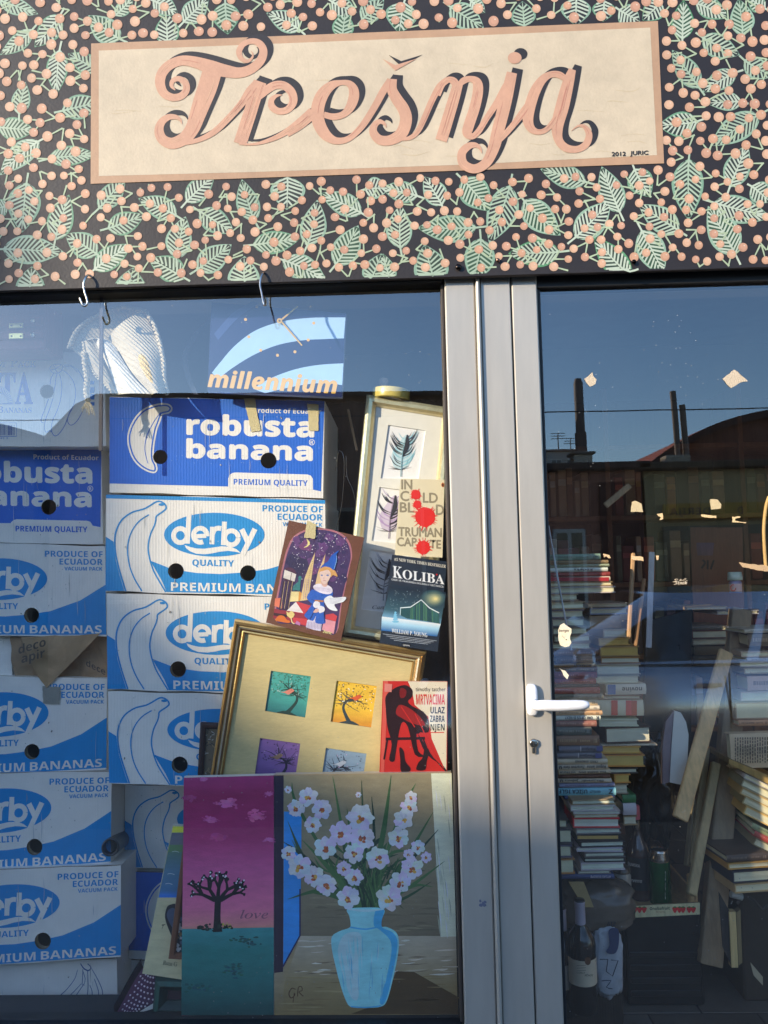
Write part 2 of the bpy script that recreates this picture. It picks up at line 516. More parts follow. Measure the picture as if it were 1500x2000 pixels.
# ------------------------------------------------------------------ the painted sign
YS = -0.050
_S0 = S
def S(r, g, b, k=0.85): return _S0(r, g, b, k * 0.78)
sg = thing('shop_sign', 'large dark board painted with cherries and leaves around a cream name panel', 'sign', (0, YS, ZB))
ident = lambda x, y: (x, y)
zbot = P(750, 546, YS).z
mb = MB()
mb.bbox(-1.6, 1.6, YS, YS + 0.012, zbot, zbot + 0.98, S(44, 37, 36), 0.002)
A = Art(mb, ident, YS - 0.0001, eps=0.00014)
MINT = [S(150, 186, 160), S(138, 178, 150), S(162, 196, 170), S(122, 170, 136)]
PALE = [S(196, 214, 188), S(184, 206, 180), S(206, 220, 198)]
LEAF1 = [(-30, -10, 150, 55, 60), (145, 95, 0, 215, 60), (250, 35, 135, 185, 80), (495, 165, 345, 60, 90), (435, 70, 520, -10, 50), (580, -5, 695, 55, 70), (655, 200, 650, 50, 85), (700, 105, 815, -10, 80), (880, -10, 890, 135, 95), (1190, 135, 1040, 50, 75), (1280, -5, 1395, 50, 70), (1340, 170, 1350, 45, 75), (1400, 95, 1500, 0, 75), (240, 165, 220, 370, 75), (400, 290, 265, 210, 70), (75, 470, 100, 320, 65), (215, 440, 400, 395, 85), (-30, 495, 135, 510, 80), (185, 535, 0, 685, 80), (155, 630, 380, 605, 70), (110, 680, 85, 910, 115), (40, 800, -30, 815, 60), (210, 970, 270, 760, 90), (-30, 975, 250, 985, 100), (400, 1010, 255, 915, 90), (345, 1075, 515, 955, 80), (120, 1200, 125, 1040, 100), (485, 1200, 520, 1045, 110), (365, 835, 490, 690, 75), (395, 900, 565, 840, 80), (715, 860, 540, 775, 80), (740, 1110, 580, 1010, 90), (710, 810, 840, 680, 75), (755, 810, 915, 910, 85), (690, 1040, 725, 845, 90), (745, 1070, 905, 955, 90), (1010, 890, 945, 700, 80), (1120, 670, 1120, 820, 120), (960, 1170, 955, 1000, 110), (955, 960, 1175, 930, 80), (1070, 1005, 1280, 1110, 90), (1185, 990, 1240, 780, 90), (1440, 850, 1250, 755, 80), (1410, 745, 1520, 735, 75), (1290, 1060, 1400, 880, 95), (1440, 1140, 1490, 990, 90)]
LEAF2 = [(85, -10, 60, 130, 110), (235, 10, 390, 110, 90), (330, -5, 395, 50, 50), (550, 120, 540, 5, 85), (755, -25, 750, 100, 105), (860, -10, 855, 85, 80), (905, 30, 1000, 85, 80), (1090, -10, 1010, 80, 75), (1165, 180, 1170, 0, 80), (1195, 10, 1345, 70, 75), (1395, 165, 1385, -5, 85), (1500, 40, 1420, -10, 60), (1220, 130, 1390, 215, 85), (1390, 220, 1520, 300, 75), (1250, 370, 1125, 195, 80), (1400, 275, 1245, 360, 70), (1420, 405, 1265, 405, 65), (1250, 465, 1070, 490, 90), (1500, 430, 1275, 570, 95), (1340, 760, 1420, 565, 90), (1195, 580, 1190, 860, 110), (1420, 720, 1510, 790, 80), (1250, 780, 1510, 850, 95), (970, 640, 1040, 770, 90), (820, 720, 610, 660, 80), (935, 860, 850, 650, 90), (285, 680, 415, 825, 105), (235, 825, 155, 690, 80), (155, 775, -10, 735, 75), (500, 685, 410, 950, 105), (525, 755, 690, 920, 100), (720, 950, 885, 785, 100), (1180, 920, 995, 800, 90), (70, 1000, 65, 800, 90), (400, 885, 130, 890, 95), (375, 900, 350, 1110, 105), (190, 1150, 157, 955, 120), (720, 980, 485, 990, 95), (990, 1110, 820, 925, 90), (990, 870, 1090, 1080, 100), (1390, 1030, 1265, 805, 110), (20, 1140, -5, 990, 60)]
leaves = [tuple(q / 2 for q in l) for l in LEAF1] + [(l[0] / 2 + 750, l[1] / 2, l[2] / 2 + 750, l[3] / 2, l[4] / 2) for l in LEAF2]
for k in range(70):                       # the board goes on beyond the picture
    side = k % 3
    x = rnd.uniform(-560, -60) if side == 0 else rnd.uniform(1560, 2050) if side == 1 else rnd.uniform(-100, 1600)
    y = rnd.uniform(-240, 520) if side < 2 else rnd.uniform(-240, -50)
    a = rnd.uniform(0, 6.28)
    if all(math.hypot(x - (l[0] + l[2]) / 2, y - (l[1] + l[3]) / 2) > 75 for l in leaves):
        leaves.append((x - 50 * math.cos(a), y - 50 * math.sin(a), x + 50 * math.cos(a), y + 50 * math.sin(a), 45))
ZMAXPX = 548
def yedge(x): return 561 - 0.0272 * x     # lower edge of the board in the photograph
for li, (x0, y0, x1, y1, w) in enumerate(leaves):
    L = math.hypot(x1 - x0, y1 - y0)
    ux, uy = (x1 - x0) / L, (y1 - y0) / L
    w *= 0.64
    bend = rnd.uniform(-0.06, 0.06) * L
    def LP(t, o, ux=ux, uy=uy, x0=x0, y0=y0, L=L, bend=bend):
        b = bend * 4 * t * (1 - t) + o
        x, y = x0 + ux * L * t - uy * b, y0 + uy * L * t + ux * b
        return (x, min(y, yedge(x) - 1.5))
    def wd(t): return w * (math.sin(math.pi * min(1, max(0, t)) ** 0.85)) ** 0.85 * (1 - 0.25 * t)
    t0 = 0.14
    T = [t0 + (1 - t0) * k / 12 for k in range(13)]
    f = lambda t: max(0.0, wd((t - t0) / (1 - t0)))
    vis = min(y0, y1) < 560
    c = rnd.choice(MINT)
    if li in (83, 84, 88, 90, 54): c = S(96, 158, 112)
    lay = (li % 3) * 0.33
    A.strip([LP(t, f(t)) for t in T], [LP(t, -f(t)) for t in T], c, lay)
    g = rnd.choice([S(50, 58, 50), S(44, 46, 44), S(54, 72, 56), S(60, 92, 66)])
    T2 = [t0 + 0.04 + (0.92 - t0) * k / 10 for k in range(11)]
    A.strip([LP(t, f(t) * 0.82) for t in T2], [LP(t, -f(t) * 0.82) for t in T2], g, lay + 1.05)
    p = rnd.choice(PALE)
    nv = int(3 + L / 16)
    for k in range(nv):
        t = t0 + 0.03 + (0.83 - t0) * k / nv
        for sgn in (1, -1):
            e = min(t + 0.13, 0.97)
            o = f(e) * 0.86
            if o > 2.2:
                a_, b_ = LP(t, sgn * 0.8), LP(e, sgn * o)
                A.stroke([(a_[0], a_[1], 3.6), (b_[0], b_[1], rnd.uniform(2.6, 4.0))], 2, p, 2.2 + lay, sub=1)
    A.stroke([(*LP(-0.02, 0), 4.0), (*LP(0.3, 0), 3.4), (*LP(0.94, 0), 1.4)], 3, p, 3.3 + lay, sub=3)
# cherries in pairs on thin stalks
PANEL = [(178, 85), (1285, 41), (1297, 319), (177, 359)]
def inpanel(x, y, m=11): return 178 - m < x < 1290 + m and 85 - m - 0.0398 * (x - 180) < y < 359 + m - 0.0362 * (x - 178)
def inleaf(x, y):
    for (x0, y0, x1, y1, w) in leaves:
        L = math.hypot(x1 - x0, y1 - y0); ux, uy = (x1 - x0) / L, (y1 - y0) / L
        t = ((x - x0) * ux + (y - y0) * uy) / L
        o = abs(-(x - x0) * uy + (y - y0) * ux)
        if 0.1 < t < 0.98 and o < w * 0.5: return True
    return False
ch = []
for k in range(30000):
    x, y = rnd.uniform(-560, 2050), rnd.uniform(-240, 556)
    if inpanel(x, y) or y > yedge(x) - 10: continue
    if inleaf(x, y) and rnd.random() < 0.72: continue
    if all((x - a) ** 2 + (y - b) ** 2 > 21.8 ** 2 for a, b in ch): ch.append((x, y))
stem = S(190, 208, 172)
done = set()
for i, (x, y) in enumerate(ch):
    r = rnd.uniform(7.6, 9.4) * (1.08 if y < 330 else 0.98)
    c = rnd.choice([S(224, 178, 146), S(218, 168, 136), S(228, 184, 152), S(212, 162, 134)])
    if i not in done:
        nb = [j for j in range(len(ch)) if j != i and j not in done and math.hypot(ch[j][0] - x, ch[j][1] - y) < 36]
        a = rnd.uniform(0, 6.28)
        if nb:
            j = min(nb, key=lambda j: math.hypot(ch[j][0] - x, ch[j][1] - y))
            done |= {i, j}
            mx, my = (x + ch[j][0]) / 2, (y + ch[j][1]) / 2
            dx, dy = ch[j][0] - x, ch[j][1] - y
            d = math.hypot(dx, dy); s_ = rnd.choice((-1, 1)) * rnd.uniform(20, 30)
            jx, jy = mx - dy / d * s_, my + dx / d * s_
            ends = [(x, y, jx, jy), (ch[j][0], ch[j][1], jx + 2, jy)]
        else:
            done.add(i)
            ends = [(x, y, x + 30 * math.cos(a), y + 30 * math.sin(a))]
        for (ax, ay, bx, by) in ends:
            if inpanel(bx, by, 3):
                bx, by = ax + (bx - ax) * 0.3, ay + (by - ay) * 0.3
            by = min(by, yedge(bx) - 2)
            A.stroke([(ax, ay, 2.2), (bx, by, 3.4)], 3, stem, 4.6 + (i % 2) * 0.3, sub=1)
    A.disc(x, y, r, r * rnd.uniform(0.94, 1.05), c, 5.4, 16)
    k2 = rnd.uniform(0.2, 1.0)
    A.disc(x + r * 0.16, y - r * 0.14, r * 0.72, r * 0.74, tuple(q * 1.14 for q in c), 6.4, 12)
    A.disc(x + r * 0.3, y - r * 0.36, r * 0.2, r * 0.16, S(240, 214, 190), 7.4, 6)
mb.build('painted_board', BOARD(), sg)
mb = MB()
A = Art(mb, ident, YS - 0.0014, eps=0.0002)
A.poly(PANEL, S(206, 166, 132), 0)
A.poly([(193, 99), (500, 87), (850, 73), (1270, 54), (1283, 303), (900, 322), (500, 336), (193, 344)], S(229, 211, 182), 1)
for k in range(26):                       # old brush marks and rubs in the cream paint
    x, y = rnd.uniform(210, 1250), rnd.uniform(115, 310)
    A.stroke([(x, y, 0.5), (x + rnd.uniform(10, 34), y + rnd.uniform(-4, 3), rnd.uniform(0.8, 2.4)), (x + rnd.uniform(36, 60), y + rnd.uniform(-6, 4), 0.4)], 2, S(226, 206, 172), 2, 4)
mb.build('name_panel', BOARD(), sg)
ZA = [zm(290, 60, 4.6875), zm(560, 90, 4.6875), zm(830, 90, 4.16667)]
STK = [
 (0, [(245, 545, 8), (212, 505, 36), (224, 458, 44), (280, 440, 50), (338, 480, 62), (345, 545, 66), (300, 598, 68), (220, 612, 70), (142, 572, 80), (107, 485, 92), (122, 395, 95), (190, 318, 92), (300, 275, 92), (420, 287, 104), (560, 330, 126), (700, 368, 118), (830, 385, 98), (940, 352, 90), (1025, 275, 84), (1052, 190, 76), (1020, 122, 66), (950, 96, 55), (872, 122, 52), (830, 188, 56), (848, 252, 46), (905, 280, 34), (948, 250, 22), (955, 212, 14), (938, 186, 5)]),
 (0, [(585, 370, 180), (540, 520, 180), (492, 650, 168), (446, 780, 148), (402, 895, 132), (330, 985, 120), (220, 1032, 106), (132, 998, 95), (97, 920, 88), (118, 842, 72), (178, 794, 58), (245, 790, 44), (290, 815, 25), (309, 856, 5)]),
 (0, [(330, 1020, 60), (420, 1012, 44), (520, 975, 50), (620, 912, 58), (720, 815, 60), (800, 730, 62), (870, 645, 70), (930, 560, 90), (990, 480, 70)]),
 (0, [(1022, 466, 122), (980, 590, 122), (915, 800, 122), (838, 1036, 122)]),
 (0, [(985, 640, 40), (1040, 580, 70), (1100, 530, 78), (1170, 498, 76), (1245, 505, 76), (1310, 565, 80), (1325, 650, 76), (1275, 722, 66), (1195, 738, 62), (1132, 698, 64), (1126, 640, 52), (1165, 600, 34), (1222, 588, 8)]),
 (0, [(830, 1038, 14), (960, 1040, 22), (1080, 1012, 36), (1200, 962, 50), (1310, 893, 62), (1420, 806, 72), (1500, 738, 80)]),
 (1, [(0, 800, 72), (100, 738, 80), (180, 676, 84), (240, 610, 90)]),
 (1, [(340, 628, 55), (430, 648, 62), (520, 625, 64), (580, 560, 86), (614, 470, 98), (610, 395, 88), (570, 345, 62), (500, 335, 48), (405, 365, 85), (325, 450, 115), (284, 570, 122), (290, 690, 118), (345, 800, 105), (430, 862, 72), (520, 865, 58), (600, 825, 55), (700, 720, 62), (800, 565, 65), (880, 420, 68), (948, 310, 60)]),
 (1, [(968, 302, 84), (964, 400, 95), (1010, 490, 105), (1070, 580, 110), (1092, 680, 112), (1050, 800, 112), (950, 862, 95), (850, 858, 88), (793, 790, 75), (805, 725, 60), (850, 692, 45), (895, 712, 28), (912, 745, 5)]),
 (1, [(1020, 862, 14), (1130, 840, 40), (1200, 780, 50), (1260, 660, 55), (1320, 520, 58), (1390, 385, 62), (1450, 325, 60), (1490, 306, 52)]),
 (2, [(100, 400, 56), (135, 318, 56), (185, 275, 48), (235, 288, 62), (262, 340, 60)]),
 (2, [(268, 310, 84), (220, 480, 94), (132, 770, 98)]),
 (2, [(262, 340, 30), (310, 285, 54), (375, 268, 50), (425, 300, 78), (430, 380, 86), (402, 510, 88), (362, 630, 88), (345, 705, 82), (385, 735, 52), (435, 695, 50), (500, 590, 50), (580, 470, 55), (655, 335, 60), (700, 250, 40)]),
 (2, [(708, 216, 86), (655, 450, 104), (592, 700, 102), (560, 825, 96), (498, 950, 82), (402, 1000, 76), (314, 960, 76), (300, 875, 70), (350, 818, 60), (410, 806, 42), (448, 832, 25), (464, 872, 5)]),
 (2, [(590, 800, 16), (650, 722, 46), (720, 640, 50), (790, 550, 60), (850, 470, 60)]),
 (2, [(1165, 290, 40), (1100, 238, 56), (1025, 232, 54), (955, 275, 70), (895, 370, 88), (855, 490, 92), (838, 600, 88), (865, 672, 66), (920, 700, 46), (985, 682, 44), (1050, 610, 50), (1100, 520, 50)]),
 (2, [(1200, 190, 60), (1165, 300, 95), (1118, 490, 112), (1078, 650, 98), (1088, 765, 72), (1150, 830, 66), (1240, 840, 56), (1310, 800, 60), (1335, 722, 55), (1302, 660, 38), (1250, 650, 18), (1192, 690, 4)]),
]
mb = MB()
A = Art(mb, ident, YS - 0.0022, eps=0.00015)
PINK, INK = S(227, 176, 146), S(50, 45, 46)
for dx, dy, c, lay, grow in ((11.5, -8, INK, 0, 1.0), (0, 0, PINK, 2.2, 0.98)):
    for z, pts in STK:
        q = [ZA[z](x, y) + (w / (4.6875 if z < 2 else 4.16667) * grow,) for x, y, w in pts]
        A.stroke([(x + dx, y + dy, w) for x, y, w in q], 5, c, lay, 7)
    A.poly([(x + dx, y + dy) for x, y in [ZA[1](*p) for p in ((878, 118), (995, 175), (1190, 116), (995, 225))]], c, lay)
    x, y = ZA[2](730, 97)
    A.disc(x + dx, y + dy, 13.5, 11.5, c, lay, 18)
HI = [S(234, 180, 148), S(214, 150, 126), S(238, 190, 156)]
for z, pts in STK:                        # streaky brushwork along the strokes
    sc_ = 4.6875 if z < 2 else 4.16667
    q = cat2([ZA[z](x, y) + (w / sc_,) for x, y, w in pts], 5)
    for rep in range(9):
        i0 = rnd.randrange(0, max(1, len(q) - 8)); seg = q[i0:i0 + 8]
        if min(s_[2] for s_ in seg) < 7: continue
        o = rnd.uniform(-0.33, 0.33)
        out = []
        for i, (x, y, w) in enumerate(seg):
            a, b = seg[max(i - 1, 0)], seg[min(i + 1, len(seg) - 1)]
            dx, dy = b[0] - a[0], b[1] - a[1]; d = math.hypot(dx, dy) or 1
            out.append((x - dy / d * w * o, y + dx / d * w * o, (1.1 if 0 < i < len(seg) - 1 else 0.2)))
        A.stroke(out, 1, rnd.choice(HI), 3.4, 1)
for x0, x1, s_ in ((1195, 1222, '2012'), (1231, 1266, 'JURIC')):
    A.text(s_, x0, x1, 305 if x0 < 1210 else 303, 7.5, INK, 2, slope=-0.03, bold=0.4)
mb.build('lettering', BOARD(), sg)
for (x, y, c, r) in ((895, 523, S(70, 60, 55), 6), (1237, 513, S(30, 25, 25), 4.5), (972, 510, S(170, 130, 110), 4)):
    mb = MB(); p = P(x, y, YS)
    rr = r / 857
    mb.lathe([(0.0001, 0.0035), (rr * 0.6, 0.0032), (rr, 0.0015), (rr, 0.0)], p + Vector((0, -0.0045, 0)), c, 14, M=Matrix.Rotation(R(90), 3, 'X'))
    mb.build('screw', STEEL(), sg)

S = _S0
# two steel S hooks through the lower edge of the board
def hook_thing(pts, lab):
    o = thing('s_hook', lab, 'hook', tuple(P(pts[-1][0], pts[-1][1], YS - 0.012)), group='steel hooks in the sign')
    mb = MB()
    q = [P(x, y, YS + d) for x, y, d in pts]
    mb.tube(cat3(q, 40), 0.0024, S(190, 188, 182, 1), 10)
    mb.build('bent_wire', STEEL(), o)
hook_thing([(176, 541, 0.018), (173, 537, -0.004), (167, 543, -0.016), (163, 556, -0.018), (166, 572, -0.018), (170, 584, -0.018), (170, 594, -0.018), (164, 598, -0.018), (159, 590, -0.018), (156, 582, -0.018)], 'steel hook with an open curl hanging left under the sign near the cherry board corner')
hook_thing([(520, 537, 0.018), (515, 533, -0.004), (510, 541, -0.014), (508, 556, -0.018), (511, 572, -0.024), (514, 588, -0.03), (517, 597, -0.034), (519, 590, -0.044), (517, 580, -0.05)], 'steel hook seen edge on hanging above the gold clock lettering')

# ------------------------------------------------------------------ display window
GW = glass_mat('window_glass', 0.14, 0.006)
GD = glass_mat('door_glass', 0.155, 0.005)
xl, xr = -1.5, P(885.8, 1275).x
win = thing('display_window', 'wide display window in a black frame left of the silver door post', 'window', ((xl + xr) / 2, 0, sill))
ztop = P(400, 572, 0).z
BLK = S(34, 34, 36, 1)
mb = MB()
mb.bbox(xl, xr, -0.022, 0.03, ztop, zbot + 0.03, BLK, 0.004)
mb.bbox(xl, xr, -0.022, 0.046, sill - 0.04, sill + 0.001, BLK, 0.004)
mb.bbox(xr - 0.008, xr - 0.0005, -0.02, 0.03, sill + 0.0085, ztop - 0.0005, S(60, 52, 46, 1), 0.002)
mb.build('window_frame', RUBBER(), win)
xj = P(196, 700).x
mb = MB(); mb.box(xl, xj - 0.0001, -0.003, 0.003, sill + 0.009, ztop - 0.001, (1, 1, 1)); pane_faces(mb.build('glass_pane', GW, win))
mb = MB()
c = [Vector((x, y, z)) for z in (sill + 0.009, ztop - 0.001) for y in (-0.003, 0.003) for x in (xj + 0.0001, xr - 0.0085)]
for q in ((0, 1, 5, 4), (1, 3, 7, 5), (3, 2, 6, 7), (2, 0, 4, 6), (4, 5, 7, 6), (2, 3, 1, 0)): mb.face([c[k] for k in q], (1, 1, 1))
pane_faces(mb.build('glass_pane', GW, win))
mb = MB(); mb.bbox(xj - 0.0045, xj + 0.0045, 0.0034, 0.0075, P(196, 880).z, ztop - 0.001, S(70, 64, 66, 1), 0.001); mb.build('joint_strip', mat('grey_silicone', 0.4), win)

# ------------------------------------------------------------------ silver door frame and door leaf
AC = S(202, 195, 183, 0.80)
X = lambda px: P(px, 1275).x
zt = zbot + 0.03
fr = thing('door_frame', 'silver aluminium door post with a raised rib between window and door', 'door frame', (X(950), 0, -0.1))
mb = MB(); mb.bbox(X(886.5), X(946), -0.028, 0.03, -0.1, zt, AC, 0.003); mb.build('flat_post', ALU(), fr)
mb = MB(); rows = []
x0, x1 = X(946.3), X(957.5)
for z in (-0.1, zt):
    rows.append([Vector((x0 + (x1 - x0) * t, -0.028 - 0.009 * math.sin(math.pi * t) ** 0.6 if 0 < t < 1 else -0.012, z)) for t in [k / 8 for k in range(9)]])
mb.grid(rows, AC); mb.build('rounded_rib', ALU(), fr)
mb = MB(); mb.bbox(X(957.8), X(1017), -0.0265, 0.03, -0.1, zt, AC, 0.002); mb.build('inner_post', ALU(), fr)
mb = MB(); mb.bbox(X(1017.2), X(1019.8), -0.006, 0.03, -0.1, zt, S(40, 40, 44, 1), 0.0005); mb.build('rubber_seal', RUBBER(), fr)

dr = thing('shop_door', 'glazed silver door with a white lever handle', 'door', (X(1250), 0, 0.0))
xs0, xs1, xe = X(1020), X(1071.5), 1.40
ztd = P(1250, 562, 0).z
mb = MB()
mb.bbox(xs0, xs1, -0.024, 0.03, -0.09, zt, AC, 0.003)
mb.bbox(xe, xe + 0.07, -0.024, 0.03, -0.09, zt, AC, 0.003)
mb.bbox(xs1 + 0.0002, xe - 0.0002, -0.024, 0.03, -0.09, 0.02, AC, 0.003)
mb.build('leaf_frame', ALU(), dr)
mb = MB()
mb.bbox(xs1 + 0.0002, xs1 + 0.009, -0.012, 0.028, 0.0205, ztd, BLK, 0.002)
mb.bbox(xs1 + 0.0002, xe - 0.0002, -0.018, 0.03, ztd + 0.0003, zt, BLK, 0.002)
mb.build('black_bead', RUBBER(), dr)
mb = MB(); mb.box(xs1 + 0.0092, xe - 0.0004, -0.003, 0.003, 0.0205, ztd - 0.0003, (1, 1, 1)); pane_faces(mb.build('glass_pane', GD, dr))
WH = S(236, 236, 238, 0.95)
pc = P(1038, 1366, -0.024)
mb = MB()
rows = []
for (yy, k) in ((-0.0243, 1.0), (-0.034, 1.0), (-0.037, 0.9), (-0.038, 0.5)):
    rows.append([Vector((pc.x + 0.0125 * k * math.copysign(abs(math.cos(a)) ** 0.6, math.cos(a)), yy, pc.z + 0.034 * k * math.copysign(abs(math.sin(a)) ** 0.5, math.sin(a)))) for a in [2 * math.pi * i / 28 for i in range(28)]])
mb.grid(rows, WH, True, True); mb.face(rows[-1], WH)
plate = mb.build('handle_plate', PLAST(), dr)
mb = MB()
hz = P(1100, 1378, -0.075).z
px_ = [(pc.x, -0.037, pc.z - 0.004, 0.0085), (pc.x, -0.052, pc.z - 0.004, 0.0095), (pc.x + 0.004, -0.066, pc.z - 0.006, 0.0105), (pc.x + 0.016, -0.075, hz + 0.001, 0.0115), (pc.x + 0.05, -0.077, hz, 0.0118), (pc.x + 0.09, -0.0765, hz + 0.0006, 0.0108), (P(1144, 1378, -0.076).x, -0.075, hz + 0.0008, 0.0088), (P(1150, 1378, -0.075).x, -0.074, hz + 0.001, 0.0055)]
q = cat2(px_, 6)
mb.tube([p[:3] for p in q], [p[3] for p in q], WH, 18)
lv = mb.build('lever', PLAST(), dr)
mb = MB()
lc = P(1042, 1451, -0.024); l2 = P(1042.5, 1466, -0.024)
rot = Matrix.Rotation(R(90), 3, 'X')
mb.lathe([(0.0095, 0), (0.0095, 0.006), (0.0078, 0.0072), (0.0001, 0.0072)], lc, S(188, 178, 162, 1), 20, M=rot)
mb.bbox(l2.x - 0.0045, l2.x + 0.0045, lc.y - 0.007, lc.y, l2.z - 0.006, lc.z - 0.007, S(188, 178, 162, 1), 0.002)
lk = mb.build('lock_cylinder', STEEL(), dr)
mb = MB(); mb.bbox(lc.x - 0.0012, lc.x + 0.0012, lc.y - 0.0085, lc.y - 0.0074, lc.z - 0.005, lc.z + 0.004, S(30, 28, 26, 1), 0.0002)
k_ = mb.build('keyhole', RUBBER(), lk)
mb = MB(); A = Art(mb, ident, -0.0282)
for k in range(9): A.blob(944 + rnd.uniform(-6, 6), 1766 + rnd.uniform(-7, 7), rnd.uniform(1.2, 3.4), S(120, 122, 140), k * 0.3, 8)
mb.build('ink_stain', PAPER(), fr)
def S(r, g, b, k=0.85): return _S0(r, g, b, k * 1.28)
# ------------------------------------------------------------------ banana boxes behind the window
WHT = (0.87, 0.82, 0.74)
KRAFT = S(150, 125, 95, 0.9)

def punch(o, holes):
    """cut round hand holes (world centre, radius) through the front of a box mesh and line them with cardboard"""
    org = ORG[o.name]
    bm = bmesh.new(); bm.from_mesh(o.data)
    lay = bm.loops.layers.float_color['Col']
    n = 18
    for c, r in holes:
        c = Vector(c) - org
        for k in range(n):
            a = 2 * math.pi * k / n
            d = Vector((math.cos(a), 0, math.sin(a)))
            near = set()
            for f in bm.faces:
                xs = [v.co.x for v in f.verts]; zs = [v.co.z for v in f.verts]; ys = [v.co.y for v in f.verts]
                if max(ys) < c.y + 0.02 and max(xs) > c.x - r and min(xs) < c.x + r and max(zs) > c.z - r and min(zs) < c.z + r: near.add(f)
            ge = list(near) + list({e for f in near for e in f.edges}) + list({v for f in near for v in f.verts})
            bmesh.ops.bisect_plane(bm, geom=ge, plane_co=c + d * r * 0.995, plane_no=d, dist=1e-7)
        dead = []
        for f in bm.faces:
            m = f.calc_center_median()
            if m.y < c.y + 0.02 and math.hypot(m.x - c.x, m.z - c.z) < r * 0.99: dead.append(f)
        bmesh.ops.delete(bm, geom=dead, context='FACES')
        ring = [[bm.verts.new((c.x + r * math.cos(2 * math.pi * k / n), yy, c.z + r * math.sin(2 * math.pi * k / n))) for k in range(n)] for yy in (c.y - 0.0012, c.y + 0.006)]
        for k in range(n):
            f = bm.faces.new((ring[0][k], ring[0][(k + 1) % n], ring[1][(k + 1) % n], ring[1][k]))
            for l in f.loops: l[lay] = (*S(130, 112, 90), 1)
    bm.to_mesh(o.data); bm.free()

def banana_box(label, q, Y, draw, holes=(), depth=0.37, group='stacked banana boxes', body=None, bow=0.0):
    body = body or WHT
    f = [P(x, y, Y) for x, y in q]
    base = (sum(p.x for p in f) / 4, Y + depth / 2, min(p.z for p in f))
    mb = MB()
    b = [p + Vector((0, depth, 0)) for p in f]
    fi = [p + Vector((0, 0.006, 0)) for p in f]
    # front sheet with slightly worn, uneven edges
    n = 16
    def edge(p, r): return [p.lerp(r, k / n) for k in range(n + 1)]
    T = edge(f[0], f[1]); B = edge(f[3], f[2])
    for k in range(1, n):
        T[k] = T[k] + Vector((0, 0, noise.noise(T[k] * 9) * 0.0035)); B[k] = B[k] + Vector((0, 0, noise.noise(B[k] * 11) * 0.0035))
    for k in range(n):
        mb.face([B[k], B[k + 1], T[k + 1], T[k]], body)
        mb.face([T[k], T[k + 1], T[k + 1] + Vector((0, 0.006, 0)), T[k] + Vector((0, 0.006, 0))], KRAFT)
        mb.face([B[k + 1], B[k], B[k] + Vector((0, 0.006, 0)), B[k + 1] + Vector((0, 0.006, 0))], KRAFT)
        mb.face([B[k] + Vector((0, 0.006, 0)), B[k + 1] + Vector((0, 0.006, 0)), T[k + 1] + Vector((0, 0.006, 0)), T[k] + Vector((0, 0.006, 0))], KRAFT)
    side = tuple(c * 0.97 for c in body)
    if holes:                             # the inner tray that shows through the hand holes
        t_ = [p + Vector((0, 0.016, 0)) for p in f]
        mb.face([t_[3], t_[2], t_[2].lerp(t_[1], 0.30), t_[3].lerp(t_[0], 0.30)], S(176, 150, 118))
    for a in (1, 3):
        c = (a + 1) % 4
        mb.face([f[a], f[c], b[c], b[a]], side)
    mb.face([fi[0], fi[1], b[1], b[0]], side); mb.face([fi[3], fi[2], b[2], b[3]], side)
    mb.face(b[::-1], side)
    draw(Art(mb, None, Y - 0.0002, eps=0.00018), q)
    A2 = Art(mb, bil(*q), Y - 0.0018, eps=0.00006)
    for k_ in range(9):                   # fold lines and scuffs worn through the print
        u, v = rnd.uniform(0.04, 0.96), rnd.uniform(0.0, 0.7)
        L_ = rnd.uniform(0.1, 0.45)
        A2.stroke([(u, v, 0.0004), (u + rnd.uniform(-0.004, 0.004), v + L_ * 0.5, rnd.uniform(0.0012, 0.0028)), (u, min(0.98, v + L_), 0.0004)], 1, rnd.choice([S(176, 180, 184), S(196, 196, 190), S(150, 150, 146)]), 0, 4)
    for k_ in range(10):
        u, v = rnd.uniform(0.03, 0.97), rnd.uniform(0.05, 0.95)
        A2.blob(u, v, rnd.uniform(0.001, 0.004), rnd.choice([S(190, 188, 180), S(130, 120, 106), S(170, 168, 160)]), 1, 7, 0.5, rnd.uniform(0.003, 0.012))
    o = mb.build('banana_box', CARD(), None, base)
    tag(o, label, 'box', group)
    hs = []
    for hx, hy, hr in holes:
        c = P(hx, hy, Y); hs.append((c, hr * (1.75 + Y) / FPX))
    if hs: punch(o, hs)
    return o

